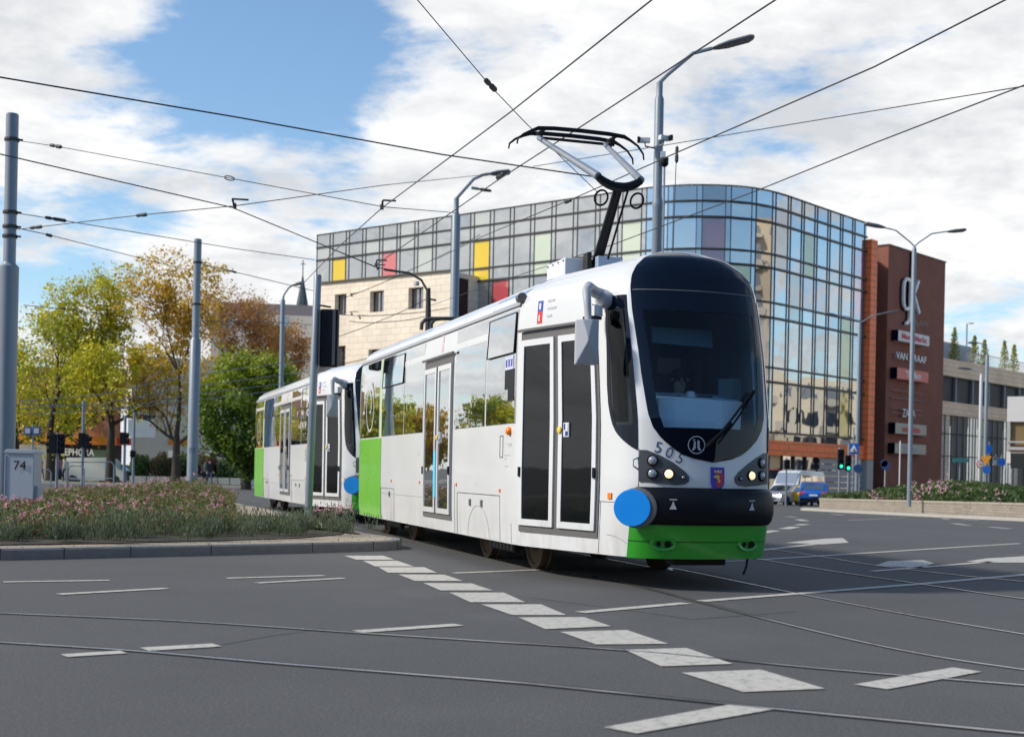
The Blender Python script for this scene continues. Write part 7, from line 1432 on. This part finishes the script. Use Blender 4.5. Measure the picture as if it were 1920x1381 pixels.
# ============================================================ PEOPLE
skin = mat('skin', (.62, .38, .29), .55); hairm = mat('hair_dark', (.03, .022, .018), .7)
def person(loc, rz, label, top, legs, pose='stand', h=1.72, group='people on the far pavement', hair=hairm, parent=None, detail=1):
    k = h/1.72; J = {'pel': (0, 0, .93), 'spi': (.0, 0, 1.12), 'che': (.02, 0, 1.32), 'nec': (.02, 0, 1.48), 'hd0': (.035, 0, 1.56), 'hd1': (.04, 0, 1.64)}
    st = .26 if pose == 'walk' else .04
    for s, n in ((1, 'l'), (-1, 'r')):
        f = s*st
        J['sh'+n] = (.0, s*.19, 1.42); J['el'+n] = (-f*.45-.02, s*.25, 1.15); J['wr'+n] = (-f*.8+.06, s*.25, .91); J['pa'+n] = (-f*.85+.08, s*.25, .84)
        J['hip'+n] = (0, s*.10, .90); J['kn'+n] = (f*.55+.03, s*.11, .49); J['an'+n] = (f*1.0-(.10 if f < 0 else 0), s*.11, .09+(.05 if f < 0 and pose == 'walk' else 0)); J['toe'+n] = (f*1.0+.14-(.10 if f < 0 else 0), s*.13, .04)
        if pose == 'sit':
            J['el'+n] = (.06, s*.27, 1.17); J['wr'+n] = (.30, s*.18, 1.10); J['pa'+n] = (.38, s*.16, 1.10); J['kn'+n] = (.42, s*.13, .92); J['an'+n] = (.48, s*.13, .50); J['toe'+n] = (.62, s*.13, .46)
    rad = {'pel': .135, 'spi': .125, 'che': .145, 'nec': .055, 'hd0': .072, 'hd1': .09}
    for n in 'lr': rad.update({'sh'+n: .07, 'el'+n: .045, 'wr'+n: .028, 'pa'+n: .034, 'hip'+n: .095, 'kn'+n: .06, 'an'+n: .042, 'toe'+n: .035})
    edges = [('pel', 'spi'), ('spi', 'che'), ('che', 'nec'), ('nec', 'hd0'), ('hd0', 'hd1')]
    for n in 'lr': edges += [('che', 'sh'+n), ('sh'+n, 'el'+n), ('el'+n, 'wr'+n), ('wr'+n, 'pa'+n), ('pel', 'hip'+n), ('hip'+n, 'kn'+n), ('kn'+n, 'an'+n), ('an'+n, 'toe'+n)]
    for n, s in (('l', 1), ('r', -1)):      # fingers and thumb
        p = Vector(J['pa'+n]); d = unit(p-Vector(J['wr'+n])); sd_ = Vector((1, 0, 0)) if abs(d.z) > .5 else Vector((0, 1, 0))
        for q, (o_, L_) in enumerate(((-.028, .065), (-.009, .078), (.01, .072), (.028, .055))): J[f'f{n}{q}'] = tuple(p+sd_*o_+d*.045); J[f'g{n}{q}'] = tuple(p+sd_*o_*1.1+d*(.045+L_*.6)+Vector((0, -s*.012, 0))); rad[f'f{n}{q}'] = .0095; rad[f'g{n}{q}'] = .008; edges += [('pa'+n, f'f{n}{q}'), (f'f{n}{q}', f'g{n}{q}')]
        J['t'+n] = tuple(p+sd_*.05+d*.02); rad['t'+n] = .010; edges.append(('pa'+n, 't'+n))
    names = list(J); me = bpy.data.meshes.new('person'); me.from_pydata([tuple(Vector(J[n])*k) for n in names], [(names.index(a), names.index(b)) for a, b in edges], []); o = bpy.data.objects.new('person', me); COL.objects.link(o)
    md = o.modifiers.new('s', 'SKIN'); 
    for i, n in enumerate(names): r_ = rad[n]*k; sv = me.skin_vertices[0].data[i]; sv.radius = (r_*(1.0), r_*(1.15 if n in ('che', 'pel') else 1)); sv.use_root = n == 'pel'
    o.modifiers.new('u', 'SUBSURF').levels = 1; dg = bpy.context.evaluated_depsgraph_get(); m2 = bpy.data.meshes.new_from_object(o.evaluated_get(dg)); bpy.data.objects.remove(o)
    m2.materials.clear()
    for m_ in (skin, top, legs, M['black']): m2.materials.append(m_)
    for p in m2.polygons:
        c = p.center/k; mi = 0
        if pose == 'sit': mi = 2 if (c.z < .98 and c.x < .5 and abs(c.y) < .22) or (c.z < .9) else (0 if c.z > 1.49 or c.x > .27 else 1)
        else: mi = 3 if c.z < .10 else 2 if c.z < .93 and abs(c.y) < .215 else (0 if c.z > 1.49 or c.z < .93 else 1)
        p.material_index = mi; p.use_smooth = True
    body = bpy.data.objects.new('person', m2); COL.objects.link(body); body.location = loc; body.rotation_euler = (0, 0, rz); PINV[body.name] = {}
    tag(body, label, 'person', group)
    hc = Vector((.035, 0, 1.655))*k; mb = MB()
    mb.ring([[hc+Vector((math.cos(a)*r_*.092*k-.018*k, math.sin(a)*r_*.083*k, z*k)) for a in [2*math.pi*i/14 for i in range(14)]] for r_, z in ((1.02, -.01 if False else .015), (1.06, .04), (.95, .075), (.6, .10), (.1, .108))]); 
    mb.ring([[hc+Vector((-.045*k+math.cos(a)*r_*.07*k, math.sin(a)*r_*.085*k, z*k)) for a in [2*math.pi*i/12 for i in range(12)]] for r_, z in ((.6, -.085), (.95, -.05), (1.0, .03))]); mb.build('hair', hair, body, smooth=60)
    if detail:
        mb = MB(); mb.ring([[hc+Vector((x*k, y*k, z*k)) for x, y, z in q] for q in ([(.080, -.011, .005), (.080, .011, .005), (.080, .016, -.035), (.080, -.016, -.035)], [(.088, -.004, .0), (.088, .004, .0), (.106, .008, -.03), (.106, -.008, -.03)])]); mb.build('nose', skin, body)
        for s in (-1, 1): mb = MB(); mb.lathe(hc+Vector((.082, s*.030, .004))*k, (1, 0, 0), [(.011*k, 0), (.007*k, .004*k), (0, .005*k)], 8); mb.build('eye', M['black'], body); mb = MB(); mb.lathe(hc+Vector((.005, s*.084, -.012))*k, (0, s, 0), [(.022*k, -.006*k), (.024*k, .006*k), (.01*k, .01*k)], 8); mb.build('ear', skin, body)
        mb = MB(); mb.box(hc+Vector((.083, 0, -.062))*k, (.008*k, .042*k, .009*k)); mb.build('mouth', mat('lips', (.30, .10, .09), .5), body)
    return body
cl = {n: mat('cloth_'+n, c, .85) for n, c in dict(dark=(.02, .022, .03), blue=(.06, .09, .16), red=(.35, .05, .05), grey=(.2, .2, .21), pink=(.5, .2, .25), white=(.55, .55, .55), olive=(.12, .12, .06)).items()}
for px, D, rz, top_, lg_, ps, lab in [(393, 92, -1.2, 'dark', 'blue', 'walk', 'person in a dark jacket walking behind the second catenary pole'), (385, 94, -1.9, 'grey', 'dark', 'stand', 'person in grey standing beside the purple shrub'), (475, 88, -1.0, 'dark', 'dark', 'walk', 'person in black walking by the maple trunk'),
      (69, 96, -1.5, 'red', 'dark', 'stand', 'person in a red top standing beside the numbered cabinet in the distance'), (76, 98, -.5, 'pink', 'grey', 'walk', 'person in pink walking right of the cabinet'), (112, 97, 2.6, 'pink', 'blue', 'walk', 'person in pink walking right of the first linden trunk'), (122, 98, -1.6, 'white', 'dark', 'stand', 'person in white by the brick shop entrance')]:
    p = gp(px, D, .12); person(tuple(p), rz, lab, cl[top_], cl[lg_], ps)
# driver, seated behind the windshield of the front tram
q = O1+F1*5.38+L1*(.27)
dv = person((q.x, q.y, .42), math.atan2(F1.y, F1.x)-.12, 'tram driver with dark hair seated behind the windshield of the front tram', cl['blue'], cl['dark'], 'sit', 1.70, None)
